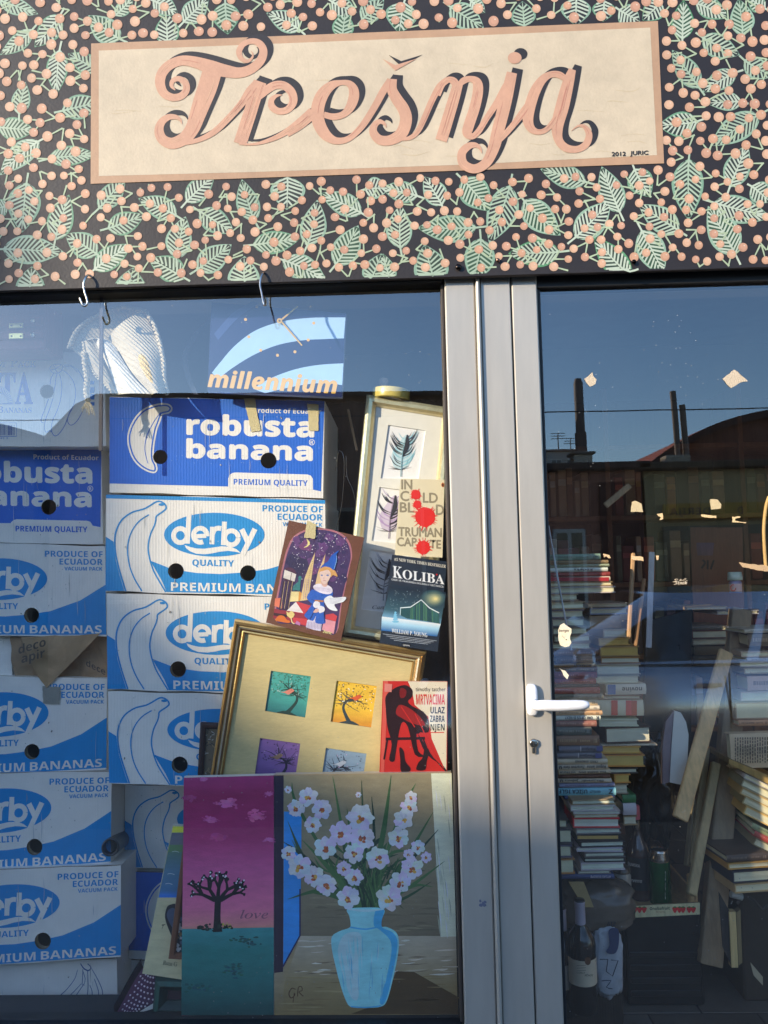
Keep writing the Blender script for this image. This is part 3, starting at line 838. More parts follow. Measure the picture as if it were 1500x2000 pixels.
DBL = S(22, 134, 196, 0.9)
def derby(full=True, band=False, blue=DBL):
    def draw(A, q):
        f = bil(*q)
        # local drawing coordinates: x 22..1420, y 50..667, sloped top
        A.mp = lambda x, y: f((x - 22) / 1398.0, (y - 50 - 35 * (x - 22) / 1398.0) / 617.0)
        W = WHT
        if full:
            A.poly([(22, 318), (72, 350), (76, 400), (86, 470), (110, 560), (142, 664), (22, 664)], blue, 0)
        A.poly(([(305, 470), (420, 515), (510, 536), (600, 549), (750, 556), (900, 546), (1050, 525), (1250, 468), (1420, 392)] if full else
                [(305, 470), (420, 515), (600, 549), (750, 556), (900, 546), (1050, 525), (1250, 455), (1420, 350)]) + [(1420, 690), (1000, 684), (410, 671), (380, 600)], blue, 0)
        if band: A.poly([(22, 50), (1420, 85), (1420, 108), (22, 74)], blue, 0)
        if full:
            A.stroke([(150, 664, 10), (112, 540, 10), (86, 430, 10), (80, 330, 10), (96, 260, 10), (130, 205, 10), (190, 163, 10), (262, 142, 10), (300, 122, 10), (345, 95, 10), (375, 96, 10), (400, 115, 10), (405, 138, 10), (385, 158, 10), (345, 187, 10), (340, 215, 9), (330, 250, 9), (306, 305, 9), (292, 380, 9), (300, 450, 9), (325, 530, 9), (362, 600, 9), (405, 671, 9)], 9, blue, 1, 6)
            A.stroke([(296, 178, 8), (240, 215, 8), (195, 270, 8), (168, 340, 8), (162, 420, 8), (176, 510, 8), (208, 590, 8), (253, 665, 8)], 8, blue, 1, 6)
            A.disc(376, 113, 19, 9, blue, 1, 16, 0)
        for k in range(1): A.poly([(713 + 320 * math.cos(a), 305 + 140 * math.sin(a)) for a in [2 * math.pi * i / 48 for i in range(48)]], blue, 1)
        w = 31
        ell = lambda cx, cy, rx, ry, a0, a1, n=20: [(cx + rx * math.cos(R(a0 + (a1 - a0) * i / n)), cy + ry * math.sin(R(a0 + (a1 - a0) * i / n))) for i in range(n + 1)]
        A.stroke(ell(497, 311, 43, 45, 0, 360), w, W, 2, 1)
        A.stroke([(553, 172), (548, 260), (541, 362)], w, W, 2, 1)
        A.stroke([(588, 316), (662, 312)] , 27, W, 2, 1)
        A.stroke(ell(624, 309, 43, 45, 8, -295), w, W, 2, 1)
        A.stroke([(702, 255), (698, 366)], w, W, 2, 1)
        A.stroke([(700, 310, 30), (712, 276, 31), (735, 264, 31), (757, 266, 31)], w, W, 2, 4)
        A.stroke([(778, 222), (775, 300), (771, 372)], w, W, 2, 1)
        A.stroke(ell(822, 325, 44, 45, 0, 360), w, W, 2, 1)
        A.stroke([(888, 270), (932, 362)], 33, W, 2, 1)
        A.stroke([(972, 268), (933, 350), (893, 432)], 33, W, 2, 1)
        A.poly([(524, 371), (560, 384), (600, 393), (650, 395), (700, 388), (760, 379), (820, 383), (855, 398), (882, 422), (850, 414), (800, 408), (745, 414), (700, 424), (655, 430), (600, 427), (560, 412), (535, 392)], W, 2)
        A.text('QUALITY', 573, 838, 503, 40, blue, 1, 'b', slope=0.02)
        A.text('PREMIUM', 438, 880, 663, 54, W, 2, 'b', slope=0.018)
        A.text('BANANAS', 914, 1390, 672, 54, W, 2, 'b', slope=0.018)
        A.text('PRODUCE OF', 1020, 1405, 156, 40, blue, 1, 'b', slope=0.018)
        A.text('ECUADOR', 1116, 1403, 210, 40, blue, 1, 'b', slope=0.018)
        A.text('VACUUM PACK', 1148, 1400, 250, 25, blue, 1, 'b', slope=0.018)
    return draw

RBL = S(12, 96, 194, 0.9)
def robusta(A, q, strip=0.905):
    f = bil(*q)
    A.mp = lambda x, y: f((x - 47) / 1365.0, (y - 50 - 25 * (x - 47) / 1365.0) / 620.0)
    W = WHT
    A.poly([(47, 52), (1412, 77), (1398, 50 + 25 + 620 * (strip + 0.025)), (1345, 50 + 24 + 620 * strip + 6), (805, 50 + 14 + 620 * strip), (47, 50 + 620 * strip)], RBL, 0)
    # a plain banana in outline
    O = [(350, 94), (410, 92), (440, 108), (446, 135), (425, 158), (385, 168), (372, 205), (352, 260), (338, 330), (330, 400), (332, 450), (350, 490), (352, 525), (330, 543), (285, 532), (235, 500), (196, 455), (172, 400), (160, 340), (164, 280), (186, 220), (222, 165), (275, 120)]
    A.smooth(O, W, 1, 4)
    ins = []
    cx, cy = 262, 320
    for i, (x, y) in enumerate(O):
        a, b = O[i - 1], O[(i + 1) % len(O)]
        dx, dy = b[0] - a[0], b[1] - a[1]; d = math.hypot(dx, dy)
        ins.append((x - dy / d * 15, y + dx / d * 15))
    A.stroke(ins + [ins[0]], 9, RBL, 2, 4)
    A.stroke([(372, 150, 4), (330, 210, 5), (286, 300, 5), (272, 390, 5), (292, 480, 4)], 5, RBL, 2, 5)
    A.text('Product of Ecuador', 962, 1392, 152, 30, W, 1, 'b', slope=0.018)
    A.text('robusta', 540, 1345, 290, 120, W, 1, 'b', slope=0.018, bold=5)
    A.text('banana', 540, 1338, 440, 112, W, 1, 'b', slope=0.018, bold=5)
    A.stroke([(1335 + 17 * math.cos(a), 340 + 17 * math.sin(a)) for a in [2 * math.pi * i / 20 for i in range(21)]], 4, W, 1, 1)
    A.text('R', 1327, 1344, 351, 20, W, 1, 'b')
    yb = 50 + 14 + 620 * strip + 8
    A.poly([(805, yb), (805, 575), (812, 552), (830, 539), (850, 535), (1310, 545), (1332, 552), (1345, 572), (1347, yb + 8)], W, 1)
    A.text('PREMIUM QUALITY', 840, 1312, 612, 36, RBL, 2, 'b', slope=0.014)
    for k in range(60):                   # scuffs where the print has rubbed off
        x, y = rnd.uniform(440, 1000), rnd.uniform(340, 480)
        A.disc(x, y, rnd.uniform(0.8, 3), rnd.uniform(0.8, 2.5), S(150, 176, 214), 3, 6)

def lerpq(right_tl, right_bl, width, slope_t, slope_b):
    (xr1, yt), (xr2, yb) = right_tl, right_bl
    return [(xr1 - width, yt + slope_t), (xr1, yt), (xr2, yb), (xr2 - width, yb + slope_b)]

def hole_pts(q, kind, which=(0, 1)):
    f = bil(*q)
    out = []
    for i in which:
        if kind == 'd': x, y, r = ((468, 537, 50), (926, 550, 50))[i]; u, v = (x - 22) / 1398, (y - 50 - 35 * (x - 22) / 1398) / 617; s = abs(q[1][0] - q[0][0]) / 1398
        else: x, y, r = ((370, 438, 46), (1060, 457, 51))[i]; u, v = (x - 47) / 1365, (y - 50 - 25 * (x - 47) / 1365) / 620; s = abs(q[1][0] - q[0][0]) / 1365
        p = f(u, v); out.append((p[0], p[1], r * s))
    return out

YR, YL = 0.10, 0.26
q = [(214, 775), (634, 782.5), (631, 973), (214, 962)]
banana_box('bright blue box with white lettering topmost in the stack right of the white knit bag', q, YR, robusta, hole_pts(q, 'r'))
for lab, q, band in (
    ('sunlit white and sky blue fruit box directly under the bright blue box', [(207, 966), (635, 977), (636, 1166), (206, 1155)], True),
    ('white and sky blue fruit box third from top, left of the canvas of a boy', [(208, 1158.5), (640, 1169), (643, 1358), (210, 1346.5)], False),
    ('white and sky blue fruit box fourth from top, half behind the gilt frame', [(211, 1350, ), (644, 1361), (647, 1546), (213, 1530)], False)):
    banana_box(lab, q, YR, derby(True, band), hole_pts(q, 'd'))
q = [(244, 1532), (628, 1541), (628, 1712), (243, 1694)]
banana_box('white and sky blue fruit box set back low behind the magenta painting', q, 0.34, derby(True, False), hole_pts(q, 'd'))
q = [(253, 1702), (634, 1712), (632, 1890), (251, 1872)]
banana_box('dark blue fruit box set back near the floor behind the burlap picture', q, 0.34, robusta, hole_pts(q, 'r'))
def blank(A, q): A.mp = bil(*q); A.text('FRUIT', 2, 3, 3, 0.1, WHT, 0) if False else None
q = [(249, 1874), (634, 1892), (632, 2060), (247, 2040)]
banana_box('plain worn white box at the very bottom behind the dotted cloth', q, 0.36, blank)

# left stack
def ita(A, q):
    A.mp = zm(0, 580, 6.668)
    B1, B2 = S(120, 150, 205), S(88, 124, 196)
    A.text('M', -75, 80, 915, 70, B1, 1, 's', bold=1); A.text('P', 135, 232, 915, 107, B1, 1, 's'); A.text('ACK', 236, 472, 915, 78, B1, 1, 's')
    A.text('ITA', -130, 425, 1390, 400, B2, 1, 's', bold=6)
    A.poly([(-60, 1170), (0, 1155), (60, 1180), (120, 1240), (165, 1330), (180, 1385), (-60, 1385)], S(205, 210, 216), 2)
    for k in range(11):
        a = R(-88 + k * 8.5)
        A.stroke([(-10 + 110 * math.cos(a), 1385 + 125 * math.sin(a)), (-10 + 175 * math.cos(a), 1385 + 205 * math.sin(a))], 6, B1, 3, 1)
    A.stroke([(-60, 1394), (180, 1394)], 7, B1, 3, 1)
    A.text('B', -30, 45, 1508, 85, B1, 1, 's'); A.text('ANANAS', 50, 412, 1508, 66, B1, 1, 's')
    for pts in ([(655, 1140), (665, 1060), (705, 985)], [(700, 1250), (718, 1150), (730, 1050), (745, 990)], [(765, 990), (790, 1060), (805, 1180), (790, 1330), (745, 1480), (690, 1600), (668, 1700), (680, 1770), (720, 1810), (780, 1770), (850, 1660), (905, 1510), (940, 1450)],
                [(630, 1330), (590, 1450), (550, 1550), (535, 1620), (570, 1640)], [(690, 1320), (650, 1450), (600, 1580), (580, 1680), (595, 1760), (650, 1740), (665, 1760)],
                [(810, 950), (880, 1000), (950, 1090), (985, 1220), (975, 1340), (940, 1450), (890, 1550), (880, 1620), (920, 1670), (980, 1640), (1040, 1560), (1095, 1440)],
                [(810, 905), (900, 885), (1000, 940), (1060, 1020), (1095, 1100)], [(820, 915), (930, 905), (1010, 980)], [(650, 920), (690, 885), (770, 875), (815, 900), (805, 950), (770, 985), (690, 988), (655, 950), (650, 920)], [(690, 885), (720, 940), (665, 950)], [(720, 940), (745, 985)], [(720, 940), (790, 890)]):
        A.stroke(pts, 8, B2, 1, 5)
    A.stroke([(-60, 1640), (215, 1640), (215, 1815), (-60, 1815)], 8, B2, 1, 1)
    for k in range(14): A.stroke([(-50 + k * 18, 1665), (-50 + k * 18, 1800)], rnd.choice((4, 7, 10)), S(40, 80, 160), 1, 1)
    A.text('42 3', 0, 105, 1850, 22, B2, 1)
    for y0, y1 in ((1095, 1140), (1175, 1250), (1262, 1335), (1370, 1415)): A.poly([(1180, y0), (1232, y0), (1228, y1), (1172, y1)], S(60, 120, 190), 1)
q = [(-215, 686), (204, 689), (207, 871), (-215, 874)]
banana_box('white banana box with pale blue outline bananas topmost in the left stack', q, YL - 0.06, ita, [(92, 764.5, 14)])
q = [(-205, 866), (198, 873), (201, 1063), (-205, 1056)]
banana_box('shaded dark blue box with white lettering second from the top of the left stack', q, YL, lambda A, q: robusta(A, q, 0.80), hole_pts(q, 'r'))
for lab, q, Y in (
    ('shaded sky blue fruit box between the dark blue box and the crumpled brown paper', [(-205, 1058), (205, 1066), (208, 1243), (-205, 1240)], YL),
    ('sky blue fruit box directly under the crumpled brown paper, with a grey tape tab', [(-200, 1318), (209, 1325), (208, 1503), (-205, 1524)], YL),
    ('sky blue fruit box third from the bottom of the left stack, touching the black tube', [(-205, 1512), (218, 1507), (216, 1686), (-205, 1716)], YL - 0.01),
    ('lowest sky blue fruit box of the left stack, standing on the white box', [(-195, 1706), (236, 1690), (236, 1869), (-195, 1898)], YL - 0.03)):
    banana_box(lab, q, Y, derby(False, False), hole_pts(q, 'd'))
def bunch(A, q):
    A.mp = zm(0, 1480, 3.3333)
    D = S(60, 90, 140)
    for pts in ([(505, 1380, 3), (480, 1450, 4), (400, 1540, 5), (300, 1590, 5), (235, 1640, 4), (270, 1665, 4)], [(530, 1470, 3), (440, 1560, 5), (320, 1630, 4), (280, 1665, 3)], [(545, 1475, 4), (470, 1580, 5), (400, 1650, 4), (350, 1670, 3)], [(575, 1480, 4), (560, 1560, 5), (480, 1640, 5), (430, 1675, 3)], [(585, 1480, 4), (600, 1540, 5), (560, 1630, 5), (510, 1675, 3)],
                [(595, 1370, 3), (640, 1450, 5), (668, 1530, 5), (650, 1620, 5), (615, 1670, 3)], [(615, 1440, 4), (642, 1530, 5), (625, 1610, 5), (580, 1665, 4)], [(540, 1375, 4), (535, 1480, 4)], [(570, 1380, 4), (575, 1480, 4)], [(525, 1340, 6), (545, 1370, 8), (575, 1385, 8), (592, 1365, 6), (570, 1340, 5)], [(540, 1390, 4), (555, 1440, 4), (545, 1480, 3)]):
        A.stroke(pts, 4, D, 1, 5)
    A.poly([(672, 1540), (738, 1536), (742, 1618), (665, 1622)], S(205, 185, 198), 1)
q = [(-200, 1892), (228, 1872), (230, 1987), (-200, 2010)]
banana_box('white box printed with a dark outline banana bunch at the bottom of the left stack', q, YL, bunch)
# the open box with brown paper between the left boxes
q = [(-205, 1240), (206, 1245), (208, 1325), (-200, 1318)]
banana_box('low open white box whose front has torn away behind brown paper', [(-205, 1241), (22, 1242), (24, 1326), (-205, 1320)], YL + 0.03, blank)
mb = MB()
BR = S(150, 122, 92, 0.95)
def crumple(cs, n, m, Y, amp, seed):
    f = bil(*cs); rows = []
    for i in range(n + 1):
        row = []
        for j in range(m + 1):
            p = P(*f(j / m, i / n), Y)
            d = noise.noise(p * 14 + Vector((seed, 0, 0))) + 0.6 * noise.noise(p * 31 + Vector((0, seed, 0)))
            row.append(p + Vector((0, amp * d, amp * 0.4 * d)))
        rows.append(row)
    return rows
mb.grid(crumple([(20, 1243), (212, 1243), (210, 1328), (30, 1330)], 14, 26, YL + 0.02, 0.012, 1), BR, False)
mb.grid(crumple([(40, 1245), (195, 1238), (90, 1345), (72, 1322)], 10, 14, YL - 0.006, 0.008, 5), S(160, 132, 98, 0.95), False)
A = Art(mb, zm(0, 1000, 3.3333), YL - 0.022)
for t, x, y, h, sl_ in (('deco', 120, 925, 56, -0.30), ('apir', 140, 985, 56, -0.28), ('dece', 560, 1000, 40, 0.5)):
    A.text(t, x, None, y, h, S(84, 74, 66), 0, 'b', slope=sl_)
tag(mb.build('packing_paper', mat('kraft_paper', 0.8, ns=30, na=0.2, bump=0.6, bs=50), None, tuple(P(115, 1328, YL))), 'crumpled brown printed packing paper spilling from the open box', 'paper')

# strips of tape
def tape(px, Y, label, group, col=S(206, 190, 140), jag=2.0, name='tape_strip', cat='tape', th=0.0006):
    pts = []
    n = len(px)
    for i in range(n):
        a, b = px[i], px[(i + 1) % n]
        L = math.hypot(b[0] - a[0], b[1] - a[1]); m = max(1, int(L / 5))
        for k in range(m):
            j = jag if 0 < k else 0
            pts.append((a[0] + (b[0] - a[0]) * k / m + rnd.uniform(-j, j) * 0.35, a[1] + (b[1] - a[1]) * k / m + rnd.uniform(-j, j) * 0.35))
    f = [P(x, y, Y) for x, y in pts]
    mb = MB(); mb.prism(f, [p + Vector((0, th, 0)) for p in f], col)
    o = mb.build(name, mat('masking_tape', 0.6, ns=60, na=0.15, bump=0.8, bs=350), None, tuple(min(f, key=lambda p: p.z)))
    return tag(o, label, cat, group)
tape([(476, 778), (497, 777), (509, 841), (491, 844)], YR - 0.0025, 'slanted tape strip over the word end on the bright blue box', 'masking tape strips')
tape([(600, 788), (622, 790), (622, 841), (604, 841)], YR - 0.0025, 'upright tape strip near the right edge of the bright blue box', 'masking tape strips')
tape([(83, 1340), (119, 1342), (116, 1376), (84, 1374)], YL - 0.0025, 'grey tape tab hanging below the brown paper', 'masking tape strips', S(150, 146, 134))
# ------------------------------------------------------------------ pictures and books in the window
def moulding(mb, q, w, Y, prof, cols, th=0.022):
    """mitred frame: q outer photograph corners, w width in photograph units, prof [(t inward 0..1, height towards the viewer)]"""
    c = Vector((sum(x for x, y in q) / 4, sum(y for x, y in q) / 4))
    inner = []
    for i in range(4):
        p, a, b = Vector(q[i]), Vector(q[i - 1]), Vector(q[(i + 1) % 4])
        inner.append(p + ((a - p).normalized() + (b - p).normalized()) * w)
    rings = [[P(*q[i], Y) + Vector((0, th, 0)) for i in range(4)]]
    for t, h in prof:
        r = []
        for i in range(4):
            p = Vector(q[i]).lerp(inner[i], t)
            r.append(P(p.x, p.y, Y) + Vector((0, -h, 0)))
        rings.append(r)
    for k in range(len(rings) - 1):
        for i in range(4):
            j = (i + 1) % 4
            A_, B_ = rings[k], rings[k + 1]
            n = 8
            for s_ in range(n):
                mb.face([A_[i].lerp(A_[j], s_ / n), A_[i].lerp(A_[j], (s_ + 1) / n), B_[i].lerp(B_[j], (s_ + 1) / n), B_[i].lerp(B_[j], s_ / n)], cols[min(k, len(cols) - 1)])
    mb.face([p for p in rings[0]][::-1], S(120, 100, 80))
    return [tuple(v) for v in inner]

def cutmat(mb, outer, holes, Y, col, depth=0.004, bev=None):
    loops = [[Vector((*p, 0)) for p in outer]] + [[Vector((*p, 0)) for p in h] for h in holes]
    flat = [p for l in loops for p in l]
    W = [P(p.x, p.y, Y) for p in flat]
    for t in geometry.tessellate_polygon(loops): mb.face([W[k] for k in t], col)
    for h in holes:
        a = [P(x, y, Y) for x, y in h]
        n = len(h)
        for i in range(n):
            j = (i + 1) % n
            mb.face([a[i], a[j], a[j] + Vector((0, depth, 0)), a[i] + Vector((0, depth, 0))], bev or col)

def hull(q): return base_of(q, 0)

# feather prints in a narrow pale gold frame
Yf = 0.115
q = [(716, 771), (886, 798), (842, 1266), (671, 1240)]
fe = thing('feather_picture', 'tall pale gold frame holding three feather prints, leaning by the silver post', 'picture', base_of(q, Yf), 'framed pictures in the window')
mb = MB()
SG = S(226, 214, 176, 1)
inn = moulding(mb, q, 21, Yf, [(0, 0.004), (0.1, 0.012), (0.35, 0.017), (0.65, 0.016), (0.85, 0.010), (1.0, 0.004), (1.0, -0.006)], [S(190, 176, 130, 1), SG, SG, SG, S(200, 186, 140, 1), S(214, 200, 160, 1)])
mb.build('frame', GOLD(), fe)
ZF = zm(660, 740, 3.846)
W3 = [[ZF(*p) for p in h] for h in ([(378, 345), (660, 387), (606, 750), (320, 748)], [(311, 812), (598, 850), (535, 1245), (252, 1215)], [(243, 1280), (530, 1325), (470, 1770), (176, 1730)])]
mb = MB(); cutmat(mb, [(x, y) for x, y in inn], W3, Yf - 0.003, S(226, 222, 208), 0.004, S(240, 238, 230)); mb.build('card_mount', PAPER(), fe)
mb = MB()
for k, h in enumerate(W3):
    A = Art(mb, lambda x, y: ZF(x, y), Yf + 0.0008)
    A.mp = ident; A.poly(h, S(232, 230, 226), 0); A.mp = ZF
    (cx, tip, foot, tint) = ((490, 408, 735, S(140, 196, 206)), (400, 862, 1200, S(176, 148, 190)), (358, 1340, 1665, S(190, 190, 196)))[k]
    Hh = foot - tip
    lean = -34
    sp = lambda t: (cx + 28 + lean * t * 1.3 - (12 * math.sin(3 * t)), tip + Hh * t)
    ink = S(40, 42, 50)
    A.smooth([(sp(0.03)[0] + 4, sp(0.03)[1]), (sp(0.25)[0] + 52, sp(0.25)[1]), (sp(0.55)[0] + 72, sp(0.55)[1]), (sp(0.8)[0] + 40, sp(0.8)[1]), (sp(0.8)[0] - 46, sp(0.8)[1]), (sp(0.55)[0] - 78, sp(0.5)[1]), (sp(0.25)[0] - 48, sp(0.25)[1])], tuple(0.55 * a + 0.45 * b for a, b in zip(tint, S(232, 230, 226))), 1, 4)
    for s_ in range(34):
        t = rnd.uniform(0.10, 0.84); sg_ = rnd.choice((-1, 1))
        x, y = sp(t); L = (78 + 50 * math.sin(math.pi * t)) * rnd.uniform(0.5, 1.08)
        c = ink if rnd.random() < 0.55 else tint
        A.stroke([(x, y, 3), (x + sg_ * L * 0.55, y - L * 0.28, rnd.uniform(3, 9)), (x + sg_ * L * 0.95, y - L * 0.95, 0.8)], 4, c, 2 if c is tint else 3, 5)
    for s_ in range(9):
        x, y = sp(0.84); sg_ = rnd.choice((-1, 1))
        A.stroke([(x, y, 3), (x + sg_ * rnd.uniform(40, 100), y - rnd.uniform(0, 40), 1)], 2, ink, 3, 1)
    A.stroke([(sp(0.04)[0] + 6, sp(0.04)[1], 10), (sp(0.3)[0] + 22, sp(0.3)[1], 34), (sp(0.55)[0], sp(0.55)[1], 8)], 6, ink, 4, 6)
    A.stroke([(*sp(0.1), 3), (*sp(0.5), 5), (*sp(1.0), 7)], 5, tuple(0.5 * c for c in tint), 5, 6)
A.text('Cart', 258, 350, 1728, 26, S(70, 70, 76), 4, 'i')
mb.build('feather_print', PAPER(), fe)

# round tin lid and a turned knob resting on the feather frame
t1 = thing('tape_roll', 'yellowish roll of tape lying on top of the feather frame', 'tape', tuple(P(763, 780, Yf)))
mb = MB(); c = P(763, 781, Yf + 0.01); M_ = Matrix.Rotation(R(6), 3, 'Y')
mb.lathe([(0.030, 0.0), (0.046, 0.0), (0.0465, 0.002), (0.0465, 0.022), (0.046, 0.024), (0.030, 0.024), (0.030, 0.0)], c, S(206, 186, 96), 36, M=M_); mb.build('wound_tape', PLAST(), t1)
mb = MB(); mb.lathe([(0.028, 0.001), (0.0299, 0.001), (0.0299, 0.023), (0.028, 0.023), (0.028, 0.001)], c, S(190, 165, 125), 30, M=M_); mb.build('card_core', PAPER(), t1)
t2 = thing('drawer_knob', 'turned wooden knob standing up behind the tape roll', 'knob', tuple(P(750, 775, 0.2)))
mb = MB(); mb.lathe([(0.010, 0), (0.010, 0.012), (0.007, 0.018), (0.0065, 0.03), (0.011, 0.036), (0.0125, 0.043), (0.010, 0.05), (0.0001, 0.053)], P(750, 777, 0.2), S(186, 158, 132), 18); mb.build('turned_knob', WOOD(), t2)

# gilt frame with four small tree pictures
Yt = 0.066
q = [(459, 1209), (833, 1273), (757, 1760), (383, 1700)]
gt = thing('tree_picture', 'wide gilt frame with four small coloured tree prints in a straw mount', 'picture', base_of(q, Yt), 'framed pictures in the window')
mb = MB()
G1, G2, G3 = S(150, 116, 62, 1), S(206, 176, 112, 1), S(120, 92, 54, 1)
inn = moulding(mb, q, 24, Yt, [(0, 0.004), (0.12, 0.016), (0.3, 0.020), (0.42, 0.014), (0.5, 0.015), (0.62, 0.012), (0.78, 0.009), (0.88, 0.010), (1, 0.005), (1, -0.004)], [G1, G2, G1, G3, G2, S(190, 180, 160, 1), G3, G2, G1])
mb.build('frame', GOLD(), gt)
ZT = zm(400, 1000, 3.0)
W4 = [[ZT(*p) for p in h] for h in ([(388, 930), (622, 963), (588, 1205), (352, 1166)], [(772, 988), (1008, 1020), (974, 1263), (737, 1228)], [(324, 1324), (560, 1357), (524, 1600), (288, 1566)], [(710, 1382), (948, 1416), (912, 1660), (674, 1625)])]
mb = MB(); cutmat(mb, inn, W4, Yt - 0.001, S(204, 184, 128), 0.004, S(160, 132, 80)); mb.build('straw_mount', mat('straw_cloth', 0.75, ns=60, na=0.16, bump=0.3, bs=200, stretch=(1, 1, 4)), gt)
mb = MB()
SC4 = [((64, 150, 138), (40, 110, 110), (30, 60, 52), (40, 90, 70)), ((232, 176, 52), (196, 130, 40), (46, 62, 66), (90, 70, 40)), ((128, 92, 150), (96, 66, 120), (40, 34, 54), (52, 40, 66)), ((128, 150, 168), (96, 116, 136), (38, 44, 58), (48, 56, 70))]
for k, h in enumerate(W4):
    A = Art(mb, ident, Yt + 0.0025, eps=0.00015)
    c0, c1, tr, lf = SC4[k]
    A.grad(h[0], h[1], h[2], h[3], [(0, S(*c0, 1)), (0.6, S(*c0, 1)), (1, S(*c1, 1))], 0, 2)
    b = bil(*h); A.mp = lambda u, v, b=b: b(u / 100, v / 100)
    fl = k in (1, 3)
    X_ = (lambda x: 100 - x) if fl else (lambda x: x)
    trunk = [(X_(52), 98, 11), (X_(64), 82, 8), (X_(74), 62, 6), (X_(68), 45, 5), (X_(48), 40, 3.6), (X_(32), 44, 2)]
    A.stroke(trunk, 5, S(*tr), 1, 6)
    A.stroke([(X_(30), 99, 2), (X_(52), 95, 8), (X_(78), 99, 2)], 5, S(*tr), 1, 4)
    tips = []
    for s_ in range(22):
        a = R(rnd.uniform(150, 395)); L = rnd.uniform(16, 44)
        ox, oy = (X_(72), 50) if s_ % 2 else (X_(52), 40)
        e = (min(97, max(3, ox + L * math.cos(a))), min(80, max(3, oy + L * math.sin(a) * 0.9)))
        A.stroke([(ox, oy, 2.2), ((ox + e[0]) / 2 + rnd.uniform(-4, 4), (oy + e[1]) / 2 + rnd.uniform(-4, 4), 1.4), (*e, 0.6)], 2, S(*tr), 2, 4)
        tips.append(e)
    nl = 120 if k < 2 else 40
    for s_ in range(nl):
        x, y = rnd.uniform(3, 97), rnd.uniform(3, 52 if not fl else 60)
        c = S(*lf, rnd.uniform(0.8, 1.8)) if rnd.random() < 0.75 else S(*((160, 190, 180) if k == 0 else (240, 236, 210) if k == 1 else (190, 170, 200)))
        A.disc(x, y, rnd.uniform(1.0, 2.4), rnd.uniform(0.8, 1.8), c, 3, 6, rnd.uniform(0, 3))
    bx, by = (52, 46) if k == 0 else (55, 36) if k == 1 else (50, 40) if k == 2 else (42, 34)
    bc = S(*((214, 130, 110), (216, 92, 44), (150, 120, 96), (190, 196, 204))[k])
    A.smooth([(bx - 12, by), (bx - 4, by - 5), (bx + 4, by - 10), (bx + 9, by - 9), (bx + 12, by - 6), (bx + 7, by - 1), (bx, by + 5), (bx - 6, by + 4)], bc, 4, 4)
    A.stroke([(bx - 8, by + 1, 3), (bx - 20, by + 2, 0.8)], 2, bc, 4, 1); A.disc(bx + 6, by - 7, 0.8, 0.8, S(20, 20, 20), 5, 6)
mb.build('tree_print', CANVAS(), gt)

# dark narrow frame behind it
q = [(392, 1411), (470, 1415), (462, 1690), (377, 1690)]
df = thing('narrow_picture', 'small dark brown frame with a sketchy picture, behind the gilt frame edge', 'picture', base_of(q, 0.088), 'framed pictures in the window')
mb = MB(); inn = moulding(mb, q, 11, 0.090, [(0, 0.002), (0.3, 0.006), (0.7, 0.005), (1, 0.002), (1, -0.002)], [S(60, 36, 28)], 0.008); mb.build('frame', WOOD(), df)
mb = MB(); A = Art(mb, ident, 0.0925); A.poly(inn, S(120, 104, 80), 0)
for k in range(46):
    x, y = rnd.uniform(396, 420), rnd.uniform(1426, 1515)
    A.stroke([(x, y, 1.2), (x + rnd.uniform(-6, 10), y + rnd.uniform(-6, 6), 1.0)], 1, rnd.choice([S(214, 210, 196), S(36, 34, 34), S(176, 150, 104)]), 1 + k % 3, 1)
mb.build('sketch', PAPER(), df)

# small canvas of a boy under a starry sky
Yc = 0.045
q = [(564, 1016), (711, 1050), (665, 1254), (519.5, 1216)]
cb = thing('small_canvas', 'small brown edged canvas of a boy in blue under a starry arch', 'painting', base_of(q, Yc), 'unframed paintings in the window')
mb = MB()
slab(mb, q, Yc, 0.02, S(110, 66, 46), S(84, 48, 38))
A = Art(mb, zm(520, 1010, 7.5), Yc - 0.0002, eps=0.00015)
SKY = S(66, 46, 92)
arch = [(140, 1500), (215, 960), (280, 640), (330, 470), (400, 330), (520, 235), (680, 190), (860, 190), (1040, 240), (1160, 330), (1220, 450), (1235, 600), (1200, 760), (1150, 1000), (1080, 1330), (1010, 1710), (800, 1660), (560, 1600), (350, 1560)]
A.smooth([(x - 22 if x < 700 else x + 22, y - 20) for x, y in arch], S(176, 110, 120), 0, 4)
A.smooth(arch, SKY, 1, 4)
for k in range(40):
    a_ = rnd.uniform(0, 1); x, y = rnd.uniform(420, 1160), rnd.uniform(260, 900)
    A.blob(x, y, rnd.uniform(30, 80), rnd.choice([S(96, 58, 112), S(112, 60, 108), S(84, 56, 116), S(52, 40, 84)]), 2, 8, 0.5)
A.blob(450, 720, 170, S(44, 36, 76), 2, 12, 0.3)
for k in range(150):
    x, y = rnd.uniform(330, 1190), rnd.uniform(230, 980)
    A.disc(x, y, *(2 * [rnd.choice((3, 3.5, 4, 5, 8))]), S(236, 226, 240), 3, 7)
A.smooth([(590, 320), (628, 350), (640, 385), (615, 425), (560, 448), (555, 440), (595, 415), (608, 380), (600, 345)], S(232, 214, 140), 4, 4)
RED = S(206, 62, 70)
A.poly([(130, 1190), (240, 1180), (230, 1340), (120, 1300)], S(226, 120, 90), 3)
A.poly([(120, 1340), (560, 1420), (600, 1440), (590, 1600), (100, 1480)], S(150, 44, 60), 3)
A.poly([(390, 1470), (600, 1490), (590, 1590), (400, 1540)], RED, 4); A.poly([(110, 1400), (330, 1430), (300, 1470), (110, 1440)], S(60, 30, 40), 4)
A.poly([(450, 1235), (660, 1300), (560, 1420), (300, 1370)], RED, 4); A.poly([(435, 1240), (545, 1405), (300, 1370)], S(236, 224, 220), 5)
